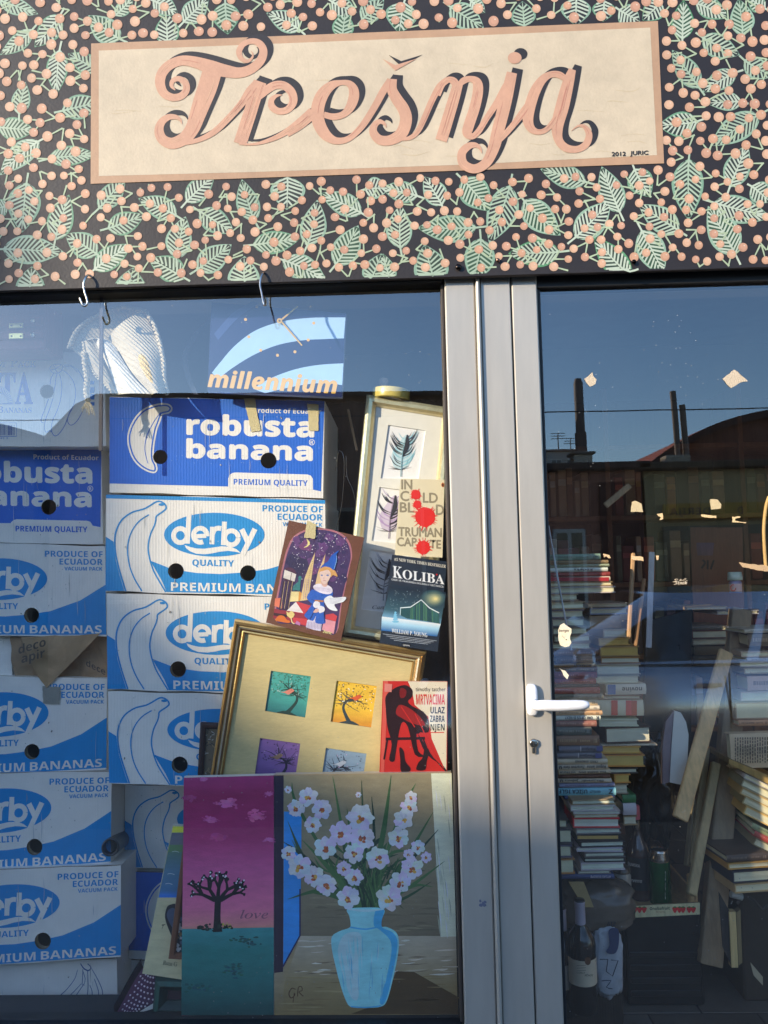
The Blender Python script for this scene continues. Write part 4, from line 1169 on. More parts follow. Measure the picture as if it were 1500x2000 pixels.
A.poly([(360, 1090), (500, 1090), (480, 1230), (340, 1240)], S(236, 214, 150), 4); A.poly([(480, 1090), (520, 1110), (500, 1220), (470, 1230)], S(220, 150, 70), 5)
A.poly([(715, 515), (665, 880), (640, 1030), (620, 1210), (490, 1230), (535, 1040), (560, 900), (640, 690)], S(226, 196, 138), 4)
A.poly([(868, 535), (850, 660), (800, 860), (810, 980), (720, 980), (760, 800)], S(226, 190, 140), 4)
for k in range(16):
    y = 640 + k * 34; A.stroke([(690 - k * 8, y, 5), (660 - k * 6, y + 22, 4)], 4, S(140, 100, 90), 5, 1)
for x in (570, 600, 628): A.stroke([(x, 900), (x - 25, 1200)], 7, S(180, 150, 170), 5, 1)
A.poly([(270, 770), (440, 835), (415, 950), (250, 890)], S(226, 216, 206), 5); A.stroke([(372, 815), (355, 925)], 8, S(90, 60, 70), 6, 1)
A.smooth([(275, 770), (300, 740), (360, 740), (420, 775), (442, 835), (360, 800)], S(80, 40, 70), 6, 4)
A.poly([(255, 890), (415, 945), (395, 975), (250, 925)], S(70, 40, 66), 5)
for x in (262, 315, 375): A.stroke([(x, 940), (x - 62 - (x - 262) * 0.15, 1360)], 30, S(52, 34, 60), 5, 1); A.stroke([(x + 12, 940), (x - 48, 1340)], 7, S(200, 170, 130), 6, 1)
A.smooth([(500, 860), (520, 890), (505, 940), (500, 1010), (490, 1080), (440, 1070), (390, 1075), (400, 1010), (440, 970), (470, 940), (470, 880)], S(50, 120, 120), 6, 4)
BLU, BLD = S(34, 92, 186), S(24, 50, 110)
A.poly([(600, 1510), (640, 1490), (720, 1450), (820, 1480), (800, 1670), (690, 1650), (580, 1610)], S(214, 204, 222), 5)
for x in range(600, 810, 22): A.stroke([(x, 1530), (x - 6, 1640)], 5, S(150, 130, 170), 6, 1)
A.smooth([(690, 1060), (780, 1100), (900, 1110), (965, 1080), (975, 1140), (930, 1200), (850, 1240), (855, 1330), (850, 1440), (865, 1555), (720, 1545), (735, 1430), (680, 1520), (560, 1450), (600, 1380), (660, 1290), (730, 1230), (620, 1210), (595, 1170), (640, 1090)], BLU, 6, 3)
A.stroke([(690, 1090, 40), (625, 1170, 60), (680, 1240, 55), (760, 1300, 40)], 40, BLU, 7, 5); A.stroke([(660, 1200, 5), (730, 1245, 7)], 6, BLD, 8, 1)
A.stroke([(730, 1250), (690, 1400), (640, 1500)], 12, BLD, 8, 5); A.stroke([(860, 1300), (845, 1420), (858, 1540)], 8, BLD, 8, 5)
A.poly([(710, 1210), (840, 1220), (838, 1246), (715, 1236)], S(190, 120, 60), 8)
A.blob(735, 1280, 50, S(236, 230, 240), 8, 10, 0.15); A.blob(800, 1350, 52, S(236, 230, 240), 8, 10, 0.15)
A.smooth([(690, 1390), (730, 1340), (770, 1350), (760, 1390), (710, 1400)], S(226, 178, 160), 9, 4)
A.smooth([(700, 1000), (760, 975), (850, 985), (930, 1010), (970, 1060), (960, 1110), (900, 1130), (800, 1110), (720, 1070), (690, 1030)], S(232, 222, 232), 8, 4)
for k in range(14): A.stroke([(715 + k * 18, 1020 + 2 * k), (705 + k * 19, 1075 + 2.5 * k)], 4, S(150, 130, 170), 9, 1)
A.smooth([(800, 940), (820, 1000), (850, 1020), (890, 1010), (890, 950)], S(220, 176, 160), 8, 4)
A.smooth([(785, 810), (790, 880), (815, 950), (850, 978), (890, 965), (930, 900), (950, 830), (920, 770), (840, 760)], S(238, 204, 190), 9, 4)
A.disc(815, 852, 16, 11, S(110, 130, 180), 10, 12); A.disc(900, 852, 19, 13, S(110, 130, 180), 10, 12)
A.stroke([(850, 870), (842, 905), (860, 908)], 4, S(180, 130, 130), 10, 3); A.stroke([(830, 935, 3), (852, 928, 8), (876, 936, 3)], 5, S(190, 100, 110), 10, 3)
A.smooth([(770, 820), (780, 760), (850, 725), (940, 740), (1010, 790), (1045, 870), (980, 850), (945, 880), (945, 820), (900, 770), (830, 790), (790, 800)], S(218, 162, 96), 10, 4)
A.smooth([(790, 750), (840, 690), (910, 640), (950, 570), (1010, 520), (1065, 492), (1030, 550), (1040, 620), (1020, 700), (990, 775), (930, 735), (850, 725)], BLU, 11, 4)
A.stroke([(1030, 560), (1030, 640), (995, 760)], 6, S(150, 190, 230), 12, 4)
A.smooth([(850, 1200), (900, 1160), (950, 1150), (1000, 1180), (1165, 1170), (1130, 1240), (1000, 1280), (1045, 1370), (930, 1350), (860, 1260)], S(232, 232, 238), 9, 4)
for k in range(6): A.stroke([(930, 1190 + 14 * k), (1120 - 15 * k, 1190 + 16 * k)], 4, S(170, 170, 190), 10, 1)
A.poly([(870, 1430), (980, 1410), (1040, 1450), (1020, 1530), (870, 1490)], RED, 5); A.poly([(850, 1490), (1018, 1530), (990, 1710), (815, 1650)], S(224, 150, 160), 4)
A.smooth([(140, 1490), (190, 1440), (260, 1450), (300, 1500), (350, 1520), (330, 1550), (200, 1530), (140, 1515)], S(216, 110, 40), 6, 4)
A.poly([(295, 1380), (330, 1400), (375, 1370), (420, 1420), (395, 1470), (350, 1480), (305, 1440)], S(232, 206, 130), 7)
A.stroke([(365, 1470), (380, 1540), (415, 1560)], 16, S(232, 206, 150), 7, 3)
A.poly([(420, 1560), (450, 1515), (500, 1550), (495, 1590)], S(190, 120, 170), 7)
A.text('Juric', 830, 960, 1690, 40, S(240, 220, 150), 6, 'i', slope=0.2, bold=2)
mb.build('canvas', CANVAS(), cb)
tape([(600, 1017), (618, 1024), (615, 1052), (594, 1050)], Yc - 0.004, 'short tape strip over the top edge of the small canvas of the boy', 'masking tape strips')

# paperbacks
def paperback(label, q, Y, cover, th, page=S(222, 208, 176), name='paperback', k=0.0):
    o = thing(name, label, 'book', base_of(q, Y), 'books shown in the window')
    mb = MB(); slab(mb, [(x + (1.2 if i in (0, 3) else -1.2), y + (1 if i < 2 else -1)) for i, (x, y) in enumerate(q)], Y + 0.0012, th - 0.002, page, page); mb.build('page_block', PAPER(), o)
    mb = MB(); slab(mb, q, Y, 0.0010, cover, cover); slab(mb, q, Y + th, 0.001, cover, cover)
    f = [P(x, y, Y) for x, y in (q[0], q[3])]
    return o, mb

Yb = 0.050
q = [(782, 935), (868, 937), (864, 1089), (771, 1084)]
o, mb = paperback('cream paperback with grey capitals and red ink splats beside the silver post', q, Yb, S(228, 214, 178), 0.014)
A = Art(mb, ZF, Yb - 0.0002, eps=0.00015)
TX = S(150, 138, 112)
sl = 0.025
for t, x0, x1, b, h in (('IN', 478, 556, 828, 70), ('C', 470, 533, 915, 72), ('LD', 640, 748, 928, 72), ('BL', 466, 572, 1000, 72), ('D', 738, 794, 1020, 74), ('TRUMAN', 455, 778, 1180, 66), ('CAP', 445, 590, 1254, 62), ('TE', 690, 772, 1272, 62)):
    A.text(t, x0, x1, b, h, TX, 0, None, slope=sl, bold=2.5)
for x, y, r in ((586, 870, 36), (597, 944, 30), (656, 1040, 74), (640, 1266, 52)):
    rc = S(226, 46, 40)
    A.blob(x, y, r, rc, 1.5, 22, 0.07)
    for k in range(30):
        a = rnd.uniform(0, 6.28); L = r * rnd.uniform(1.1, 1.5)
        A.stroke([(x + r * 0.8 * math.cos(a), y + r * 0.8 * math.sin(a), r * 0.13), (x + L * math.cos(a), y + L * math.sin(a), 1.5)], 3, rc, 1.5, 1)
A.disc(788, 796, 12, 17, S(196, 110, 50), 1, 16); A.disc(788, 797, 6, 11, S(60, 44, 36), 2, 12); A.blob(716, 1218, 9, S(50, 46, 44), 2.5, 9)
mb.build('cover', GLOSS(), o)

q = [(766, 1083), (873, 1097), (855, 1273), (741, 1256)]
o, mb = paperback('dark blue paperback titled KOLIBA with a snowy barn on its cover', q, 0.040, S(36, 46, 60), 0.022)
A = Art(mb, ZF, 0.0398, eps=0.00015)
A.grad((395, 1540), (812, 1605), (800, 1720), (368, 1690), [(0, S(28, 44, 60)), (1, S(30, 56, 70))], 0)
A.grad((395, 1560), (812, 1610), (770, 1850), (330, 1790), [(0, S(26, 40, 56)), (0.4, S(44, 70, 84)), (0.75, S(60, 96, 110)), (1, S(120, 170, 200))], 1, 6)
for k in range(16):
    a = k / 15; A.blob(712 + 22 * a, 1652, 84 * (1 - a) + 10, S(46 + 180 * a ** 1.3, 74 + 136 * a ** 1.2, 84 + 60 * a), 1.6 + a * 0.8, 14, 0.06, (60 * (1 - a) + 8))
A.grad((330, 1785), (772, 1840), (745, 1935), (325, 1890), [(0, S(232, 240, 246)), (0.4, S(170, 214, 240)), (1, S(30, 96, 160))], 3, 4)
A.poly([(470, 1720), (545, 1715), (626, 1660), (755, 1755), (765, 1840), (640, 1815), (520, 1800), (470, 1775)], S(44, 84, 88), 3.4)
for k in range(20): A.stroke([(550 + k * 10.5, 1722 - (k * 7 if k < 8 else 56 - (k - 8) * 8), 4), (548 + k * 10.8, 1805 + k * 1.6, 4)], 4, rnd.choice([S(60, 120, 110), S(30, 66, 74), S(90, 140, 100)]), 4, 1)
A.stroke([(468, 1720), (545, 1714), (626, 1660), (690, 1722), (760, 1758)], 7, S(226, 236, 236), 5, 1)
A.stroke([(470, 1720), (468, 1775)], 5, S(200, 220, 224), 5, 1)
for k in range(70): x, y = rnd.uniform(385, 640), rnd.uniform(1580, 1730); A.disc(x, y, 1.6, 1.6, S(220, 234, 240), 2.6, 5)
for k in range(5): A.blob(432, 1755 + k * 17, 7 + k * 5, S(130, 196, 226), 4.5, 9, 0.3, 9)
sl = 0.14
A.text('#1 NEW YORK TIMES BESTSELER', 424, 810, 1364, 22, S(232, 224, 206), 2, 's', slope=0.145)
A.text('K', 412, 484, 1490, 86, S(240, 240, 238), 2, 's', slope=sl); A.text('OLIBA', 486, 800, 1500, 68, S(240, 240, 238), 2, 's', slope=sl)
A.text('GDJE SE TRAGEDIJA OGLEDA S VJEČNOŠĆU', 403, 796, 1512, 13, S(220, 222, 224), 2, 's', slope=0.145)
A.text('WILLIAM P. YOUNG', 404, 672, 1905, 30, S(232, 232, 228), 4, 's', slope=0.13)
for k in range(4): A.stroke([(336 + k * 28, 1915 + k * 16), (742 - k * 22, 1968 + k * 8)], 3.4, S(170, 176, 184), 4, 1)
A.poly([(485, 1985), (545, 1992), (543, 2010), (484, 2003)], S(12, 12, 14), 4); A.text('LJEVAK', 490, 540, 2003, 10, S(220, 220, 220), 5, 'b', slope=0.12)
A.disc(742, 1470, 7, 7, S(190, 40, 40), 3, 8)
mb.build('cover', GLOSS(), o)

q = [(748, 1330), (874, 1331), (873, 1509), (741, 1508)]
o, mb = paperback('worn red and cream paperback with a dark seated figure, below the gilt frame corner', q, 0.034, S(196, 44, 38), 0.016)
A = Art(mb, ZT, 0.0338, eps=0.00015)
RD, BK, CR = S(206, 48, 40), S(44, 24, 26), S(226, 212, 184)
A.poly([(1190, 992), (1420, 995), (1415, 1525), (1390, 1470), (1330, 1330), (1310, 1200), (1230, 1130), (1215, 1050)], CR, 0)
A.poly([(1048, 990), (1075, 990), (1050, 1525), (1030, 1525)], S(214, 90, 76), 1)
A.smooth([(1140, 1020), (1180, 1015), (1215, 1040), (1215, 1080), (1190, 1110), (1220, 1140), (1280, 1170), (1310, 1220), (1310, 1290), (1250, 1300), (1300, 1420), (1400, 1490), (1410, 1520), (1340, 1440), (1270, 1330), (1240, 1300), (1250, 1400), (1290, 1430), (1230, 1420), (1190, 1260), (1150, 1240), (1120, 1400), (1110, 1460), (1080, 1450), (1095, 1360), (1070, 1260), (1060, 1150), (1060, 1080), (1100, 1040)], BK, 2, 3)
A.smooth([(1140, 1130), (1200, 1150), (1260, 1200), (1290, 1250), (1220, 1240), (1160, 1210), (1120, 1180)], S(150, 36, 34), 3, 4)
A.smooth([(1150, 1030), (1180, 1045), (1175, 1080), (1150, 1090), (1140, 1060)], S(120, 30, 30), 3, 4)
A.stroke([(1060, 1330), (1290, 1325)], 16, BK, 2, 1); A.stroke([(1070, 1330), (1050, 1450)], 10, BK, 2, 1); A.stroke([(1280, 1330), (1300, 1380)], 8, BK, 2, 1)
A.smooth([(1140, 1380), (1165, 1400), (1175, 1460), (1205, 1500), (1195, 1522), (1150, 1520), (1145, 1450)], BK, 3, 4); A.smooth([(1290, 1380), (1315, 1400), (1300, 1460), (1290, 1510), (1240, 1510), (1250, 1470), (1275, 1440)], BK, 3, 4)
A.stroke([(1230, 1180), (1280, 1280), (1330, 1400), (1400, 1500)], 5, RD, 4, 4); A.stroke([(1150, 1140), (1230, 1260)], 5, RD, 4, 2)
A.text('timothy tatcher', 1235, 1410, 1050, 24, S(40, 36, 34), 2)
A.text('MRTVACIMA', 1238, 1406, 1128, 60, S(214, 60, 44), 2, 'b')
for t, x0, b in (('ULAZ', 1322, 1180), ('ZABRA', 1320, 1230), ('NJEN', 1322, 1280)): A.text(t, x0, 1405, b, 38, S(30, 28, 28), 2, 'b')
A.stroke([(1320, 1292), (1402, 1292)], 5, S(214, 60, 44), 2, 1)
A.poly([(1055, 1005), (1098, 1008), (1094, 1055), (1052, 1052)], S(214, 130, 118), 4)
mb.build('cover', GLOSS(), o)

# the two big unframed paintings at the bottom of the window
ZV = zm(330, 1480, 2.5)
Yp = 0.024
q = [(359, 1519), (535, 1514.5), (535, 1982), (354.5, 1983.5)]
o = thing('tree_painting', 'magenta and teal painting of a bare black tree with white buds', 'painting', base_of(q, Yp), 'unframed paintings in the window')
mb = MB(); slab(mb, q, Yp, 0.018, S(176, 60, 110), S(226, 218, 210))
A = Art(mb, ZV, Yp - 0.0002, eps=0.00018)
A.grad((74, 100), (512, 90), (512, 840), (64, 850), [(0, S(150, 48, 98, 1.3)), (0.12, S(132, 30, 74, 1.3)), (0.4, S(150, 40, 92, 1.3)), (0.6, S(180, 78, 124, 1.3)), (0.85, S(196, 98, 128, 1.3)), (0.95, S(206, 116, 118, 1.3)), (1, S(208, 128, 110, 1.3))], 0, 6)
A.grad((64, 836), (512, 828), (512, 1256), (60, 1258), [(0, S(56, 128, 128, 1.3)), (0.25, S(40, 112, 106, 1.3)), (0.6, S(36, 96, 92, 1.3)), (0.85, S(32, 78, 76, 1.3)), (1, S(28, 64, 62, 1.3))], 0.4, 6)
for x, y, r, c in ((280, 220, 60, (206, 110, 156)), (425, 285, 56, (214, 100, 144)), (205, 302, 44, (190, 96, 146)), (170, 105, 26, (196, 110, 160)), (240, 385, 60, (170, 60, 110)), (490, 400, 36, (196, 110, 160)), (100, 195, 40, (150, 60, 104)), (490, 175, 30, (180, 96, 140))):
    for k in range(34):
            ex = rnd.gauss(0, 0.42); f_ = max(0.0, 1 - abs(ex))
            A.blob(x + r * ex, y + rnd.gauss(0, 0.16) * r, r * rnd.uniform(0.10, 0.26) * (0.5 + f_), S(*[q_ * (0.35 + 0.5 * f_) + b_ * (0.65 - 0.5 * f_) + rnd.uniform(-6, 6) for q_, b_ in zip(c, (150, 46, 96))], 1.25), 1.3 + 0.9 * f_, 9, 0.3, r * rnd.uniform(0.06, 0.14) * (0.5 + f_))
BKT = S(26, 18, 24)
def branch(x, y, a, L, w, d):
    e = (x + L * math.cos(a), y + L * math.sin(a))
    A.stroke([(x, y, w), ((x + e[0]) / 2 + rnd.uniform(-3, 3), (y + e[1]) / 2, w * 0.9), (*e, w * 0.75)], w, BKT, 2.5, 4, True)
    if d == 0:
        if rnd.random() < 0.8: A.disc(e[0] + rnd.uniform(-6, 6), e[1] + rnd.uniform(-6, 6), rnd.uniform(3, 5), rnd.uniform(3, 5), S(232, 214, 226, 1), 4, 8)
        A.blob(e[0], e[1], 8, BKT, 2.6, 7, 0.5)
        return
    for da in ((-0.6, 0.1, 0.65) if d == 2 else (-0.55, 0.5)):
        branch(*e, a + da + rnd.uniform(-0.35, 0.35), L * rnd.uniform(0.5, 0.9), w * 0.72, d - 1)
A.stroke([(238, 850, 46), (236, 790, 32), (238, 720, 30), (240, 690, 30)], 30, BKT, 2.5, 5)
for a in (-2.7, -2.1, -1.5, -0.95, -0.5): branch(238 + 20 * math.cos(a), 700 - 6, a, 60 if -2.2 < a < -0.9 else 62, 20, 2)
for k in range(60):
    x = rnd.uniform(140, 315); y = 828 + rnd.uniform(-24, 22) * (1 - abs(x - 228) / 110)
    A.disc(x, y, rnd.uniform(5, 10), rnd.uniform(3, 6), rnd.choice([BKT, S(40, 56, 44), S(30, 40, 34)]), 3, 7, rnd.uniform(0, 3))
for k in range(12): A.disc(rnd.uniform(262, 312), rnd.uniform(806, 828), 3, 3, S(222, 206, 80), 4, 6)
A.text('love', 348, 485, 784, 40, S(150, 90, 110), 2, 'i')
for x, y, r in ((390, 895, 60), (310, 1035, 60), (150, 1120, 70)):
    for k in range(26): A.blob(x + rnd.gauss(0, 0.5) * r, y + rnd.gauss(0, 0.2) * r, r * rnd.uniform(0.08, 0.22), S(34 + rnd.uniform(-4, 6), 88 + rnd.uniform(-12, 8), 84 + rnd.uniform(-12, 8), 1.1), 1.5, 8, 0.4, r * rnd.uniform(0.05, 0.1))
mb.build('canvas', CANVAS(), o)

q = [(536.2, 1513), (881.5, 1508.5), (894, 1981.5), (536.2, 1982.5)]
o = thing('flower_painting', 'painting of white gladioli in a pale blue vase against an olive wall', 'painting', base_of(q, Yp), 'unframed paintings in the window')
mb = MB(); slab(mb, q, Yp, 0.018, S(150, 130, 96, 1.2), S(190, 180, 160))
A = Art(mb, ZV, Yp - 0.0002, eps=0.00018)
K = 1.45
A.grad((514, 88), (1380, 75), (1402, 872), (514, 872), [(0, S(128, 116, 88, K)), (0.4, S(122, 110, 84, K)), (1, S(104, 92, 72, K))], 0, 6)
A.grad((640, 870), (1402, 870), (1410, 1254), (514, 1256), [(0, S(160, 146, 124, K)), (0.35, S(140, 124, 98, K)), (0.6, S(128, 110, 76, K)), (1, S(118, 98, 62, K))], 0.4, 5)
A.grad((514, 1050), (560, 1010), (560, 1256), (514, 1256), [(0, S(140, 124, 98, K)), (1, S(118, 98, 62, K))], 0.8, 2)
for k in range(70):
    y = rnd.uniform(885, 1060); x = rnd.uniform(600, 1350); L = rnd.uniform(40, 140)
    A.stroke([(x, y, 1), (x + L / 2, y - rnd.uniform(-2, 4), rnd.uniform(3, 9)), (x + L, y - rnd.uniform(0, 8), 1)], 4, rnd.choice([S(178, 166, 146, K), S(150, 136, 112, K), S(100, 84, 64, K), S(190, 180, 164, K)]), 1.2, 4)
for k in range(60):
    y = rnd.uniform(1065, 1240); x = rnd.uniform(530, 1350); L = rnd.uniform(40, 160)
    A.stroke([(x, y, 1), (x + L / 2, y, rnd.uniform(3, 8)), (x + L, y, 1)], 4, rnd.choice([S(140, 122, 84, K), S(112, 92, 58, K), S(126, 106, 70, K)]), 1.2, 3)
for k in range(46):
    y = rnd.uniform(600, 850); x = rnd.uniform(650, 1250); L = rnd.uniform(60, 150)
    A.stroke([(x, y, 1), (x + L / 2, y - 3, rnd.uniform(5, 12)), (x + L, y, 1)], 4, rnd.choice([S(116, 104, 80, K), S(96, 86, 66, K), S(124, 112, 86, K)]), 1.2, 3)
A.poly([(514, 87), (560, 86), (557, 1045), (514, 1050)], S(44, 30, 48, 1.2), 1.5)
A.poly([(562, 262), (648, 266), (642, 868), (558, 1010)], S(46, 128, 206, 1.3), 1.5); A.stroke([(640, 640), (640, 868), (556, 1020)], 7, S(48, 38, 90), 2.2, 1)
A.poly([(1280, 76), (1380, 75), (1402, 872), (1326, 874)], S(186, 186, 160, K), 1.5)
for k in range(40): x = rnd.uniform(1300, 1375); y = rnd.uniform(90, 800); A.stroke([(x, y, 1), (x + 6, y + 40, rnd.uniform(2, 6)), (x + 10, y + 90, 1)], 4, rnd.choice([S(206, 206, 186, K), S(150, 152, 128, K)]), 2.2, 3)
A.poly([(1110, 1042), (1195, 1044), (1412, 1168), (1412, 1252), (890, 1250), (1050, 1190)], S(78, 58, 32, 1.2), 1.8)
GR = [S(46, 70, 42, 1.3), S(58, 88, 48, 1.3), S(34, 54, 38, 1.3), S(70, 100, 56, 1.3)]
for (ex, ey, cx, cy, w) in ((580, 310, 700, 560, 26), (600, 400, 720, 600, 24), (580, 690, 760, 650, 22), (560, 410, 680, 500, 20), (800, 90, 860, 420, 18), (1085, 85, 1040, 400, 26), (990, 190, 1000, 420, 16), (940, 110, 950, 400, 14), (1290, 265, 1130, 530, 22), (1345, 505, 1160, 640, 18), (1315, 350, 1200, 480, 14), (1205, 125, 1130, 280, 20), (1280, 605, 1140, 690, 14), (650, 400, 800, 560, 24), (1090, 450, 1040, 560, 26), (700, 660, 820, 680, 20), (600, 120, 640, 260, 16), (870, 250, 900, 500, 22)):
    A.stroke([(950 + (ex - 950) * 0.06, 745, 10), (cx, cy, w), (ex, ey, 2)], 10, rnd.choice(GR), 2.6, 7)
for k in range(70):
    a = R(rnd.uniform(-165, -15)); rr = rnd.uniform(110, 380)
    x0_, y0_ = 950 + 0.55 * rr * math.cos(a), 735 + 0.9 * rr * math.sin(a) * 0.9
    a2 = a + rnd.uniform(-0.7, 0.7); L_2 = rnd.uniform(60, 150)
    A.stroke([(x0_, y0_, 5), (x0_ + 0.5 * L_2 * math.cos(a2), y0_ + 0.5 * L_2 * math.sin(a2), rnd.uniform(10, 20)), (x0_ + L_2 * math.cos(a2 + 0.3), y0_ + L_2 * math.sin(a2 + 0.3), 1)], 8, rnd.choice(GR), 2.2 + 0.5 * rnd.random(), 5)
for k in range(46):
    x = 900 + k * 3; e = rnd.uniform(-130, 130)
    A.stroke([(x, 760, 6), (x + e * 0.4, 640, 9), (x + e, rnd.uniform(480, 560), 2)], 7, rnd.choice(GR), 3.0, 5)
V1, V2, V3, V4 = S(128, 184, 196, K), S(160, 206, 212, K), S(66, 150, 204, K), S(104, 164, 180, K)
A.smooth([(872, 738), (880, 770), (886, 800), (882, 828), (835, 845), (796, 872), (795, 930), (812, 1010), (832, 1090), (862, 1180), (890, 1216), (960, 1220), (1036, 1214), (1066, 1180), (1096, 1070), (1118, 960), (1122, 890), (1108, 850), (1066, 826), (1032, 822), (1038, 790), (1050, 738), (960, 730)], V1, 3.6, 4)
A.smooth([(1050, 740), (1038, 800), (1045, 830), (1090, 850), (1115, 890), (1110, 960), (1088, 1070), (1062, 1175), (1040, 1205), (1030, 1180), (1060, 1080), (1085, 960), (1080, 890), (1030, 840), (1000, 815), (1010, 745)], V3, 4.4, 4)
A.smooth([(850, 870), (900, 850), (940, 870), (930, 980), (930, 1100), (920, 1180), (885, 1160), (845, 1040), (825, 940)], V2, 4.4, 4)
for k in range(60):
    x = rnd.uniform(830, 1075); y = rnd.uniform(850, 1100)
    A.stroke([(x, y, 1), (x + (960 - x) * 0.05, y + 45, rnd.uniform(3, 8)), (x + (960 - x) * 0.1, y + 90, 1)], 4, rnd.choice([V1, V2, V4, V1]), 5.2, 3)
A.stroke([(872, 738, 6), (960, 746, 12), (1050, 738, 6)], 10, V2, 5, 5); A.stroke([(884, 826), (960, 836), (1034, 822)], 7, V3, 5, 5); A.stroke([(888, 1214), (960, 1218), (1036, 1210)], 6, V3, 5, 5)
FW, FP = S(226, 220, 222, 1.45), S(190, 168, 196, 1.4)
def flower(x, y, r, pink=False):
    a0 = rnd.uniform(0, 6)
    for k in range(6):
        a = a0 + k * 1.047
        c = FP if pink or k % 5 == 3 else tuple(q_ * rnd.uniform(0.82, 1.04) for q_ in FW)
        n = 15
        u, w_ = (math.cos(a), math.sin(a)), (-math.sin(a), math.cos(a))
        pts = []
        for i in range(n):
            t = i / n * 2 * math.pi
            rr = 1 + (0.18 * rnd.uniform(-1, 1) if math.cos(t) > -0.3 else 0)
            e, o_ = 0.56 + 0.50 * math.cos(t) * rr, 0.44 * math.sin(t) * rr
            pts.append((x + r * (u[0] * e + w_[0] * o_), y + r * (u[1] * e + w_[1] * o_)))
        A.smooth(pts, c, 6.0, 2)
        for i in range(3):
            o_ = (i - 1) * 0.2
            A.stroke([(x + r * 0.2 * u[0], y + r * 0.2 * u[1], 4), (x + r * (0.85 * u[0] + o_ * w_[0]), y + r * (0.85 * u[1] + o_ * w_[1]), 0.8)], 2, S(196, 188, 210, 1.35), 7.2, 1)
    for k in range(9): A.blob(x + rnd.uniform(-0.22, 0.22) * r, y + rnd.uniform(-0.1, 0.34) * r, r * rnd.uniform(0.08, 0.17), rnd.choice([S(176, 92, 46, 1.2), S(206, 156, 70, 1.2), S(150, 70, 50, 1.2)]), 8.2, 7)
for x, y, r, pk in ((840, 370, 58, 1), (855, 540, 36, 1), (1170, 470, 26, 1), (680, 190, 46, 0), (745, 250, 48, 0), (622, 245, 42, 0), (702, 325, 40, 0), (935, 290, 64, 0), (945, 390, 60, 0), (1172, 240, 42, 0), (1182, 193, 30, 0), (1145, 300, 46, 0), (1120, 390, 50, 0), (762, 440, 54, 0), (905, 465, 48, 0), (1020, 490, 56, 0), (638, 530, 56, 0), (708, 577, 50, 0), (770, 620, 50, 0), (585, 465, 36, 0), (1187, 537, 54, 0), (1130, 607, 52, 0), (1076, 682, 62, 0), (876, 682, 56, 0), (905, 582, 42, 0), (1216, 435, 34, 0), (1256, 485, 26, 1), (582, 155, 18, 0), (925, 180, 14, 0)):
    flower(x, y, r, pk)
A.stroke([(618, 1130, 3), (600, 1125, 5), (586, 1150, 5), (596, 1172, 5), (614, 1160, 4), (612, 1150, 4), (606, 1195, 3)], 4, S(96, 62, 30), 3, 4)
A.stroke([(628, 1165), (632, 1120), (648, 1118), (650, 1136), (634, 1142), (656, 1164)], 4.5, S(96, 62, 30), 3, 2)
mb.build('canvas', CANVAS(), o)

# pictures and cloth low on the left of the magenta painting
ZL = zm(230, 1600, 5.0)
Yl = 0.07
q = [ZL(*p) for p in ((537, 60), (760, 70), (780, 1590), (238, 1508))]
o = thing('burlap_picture', 'narrow slanted picture with blue painted top and signed burlap bottom', 'picture', base_of(q, Yl), 'unframed paintings in the window')
mb = MB(); slab(mb, q, Yl, 0.012, S(190, 180, 140, 1.2), S(226, 220, 200))
A = Art(mb, ZL, Yl - 0.0002, eps=0.00018)
L_ = lambda y: 537 - (y - 60) * 0.2065 + 6
def band(y0, y1, c, lay=0): A.poly([(L_(y0), y0), (700, y0), (700, y1), (L_(y1), y1)], c, lay)
band(72, 130, S(206, 206, 60, 1.2)); band(130, 250, S(100, 102, 112, 1.2)); band(250, 320, S(88, 122, 82, 1.2))
A.grad((L_(320), 320), (700, 320), (700, 740), (L_(740), 740), [(0, S(80, 112, 100, 1.2)), (0.4, S(74, 110, 130, 1.2)), (0.9, S(60, 104, 140, 1.2)), (1, S(56, 116, 186, 1.2))], 0, 3)
band(740, 765, S(50, 110, 190, 1.2))
for y in (318, 536, 632): A.stroke([(L_(y) + 40, y), (L_(y) + 70, y - 6), (L_(y) + 110, y + 4)], 5, S(210, 220, 224), 1, 3)
A.smooth([(480, 860), (520, 832), (570, 840), (560, 1000), (540, 1150), (500, 1080), (462, 960)], S(40, 40, 46), 1, 4); A.smooth([(500, 880), (560, 880), (550, 1060), (510, 1020), (480, 940)], S(84, 96, 120), 2, 4)
A.stroke([(430, 1034, 10), (465, 1028, 5)], 6, S(30, 30, 30), 2, 1); A.stroke([(446, 1034, 5), (432, 1072, 2)], 4, S(30, 30, 30), 2, 1)
A.text('Roza G', 440, 580, 1420, 42, S(44, 40, 36), 2, 'i', slope=0.12)
mb.build('canvas', CANVAS(), o)
q = [ZL(*p) for p in ((640, 250), (800, 262), (780, 1372), (497, 1358))]
o = thing('brown_picture', 'brown wooden picture frame wedged between the burlap picture and the magenta painting', 'picture', base_of(q, 0.052), 'framed pictures in the window')
mb = MB(); inn = moulding(mb, q, 12, 0.052, [(0, 0.002), (0.2, 0.008), (0.8, 0.007), (1, 0.002), (1, -0.004)], [S(104, 66, 44, 1.2)], 0.012); mb.build('frame', WOOD(), o)
mb = MB(); A = Art(mb, ident, 0.055); A.poly(inn, S(60, 60, 64), 0); A.mp = ZL
for k in range(14): A.blob(rnd.uniform(585, 630), rnd.uniform(900, 1280), rnd.uniform(8, 22), rnd.choice([S(200, 196, 190), S(90, 100, 120), S(150, 120, 80)]), 1 + k % 2, 8, 0.4)
mb.build('print', PAPER(), o)
q = [ZL(*p) for p in ((372, 1530), (800, 1540), (800, 1896), (342, 1893))]
o = thing('green_picture', 'dark green picture frame standing on the window sill under the burlap picture', 'picture', base_of(q, 0.085), 'framed pictures in the window')
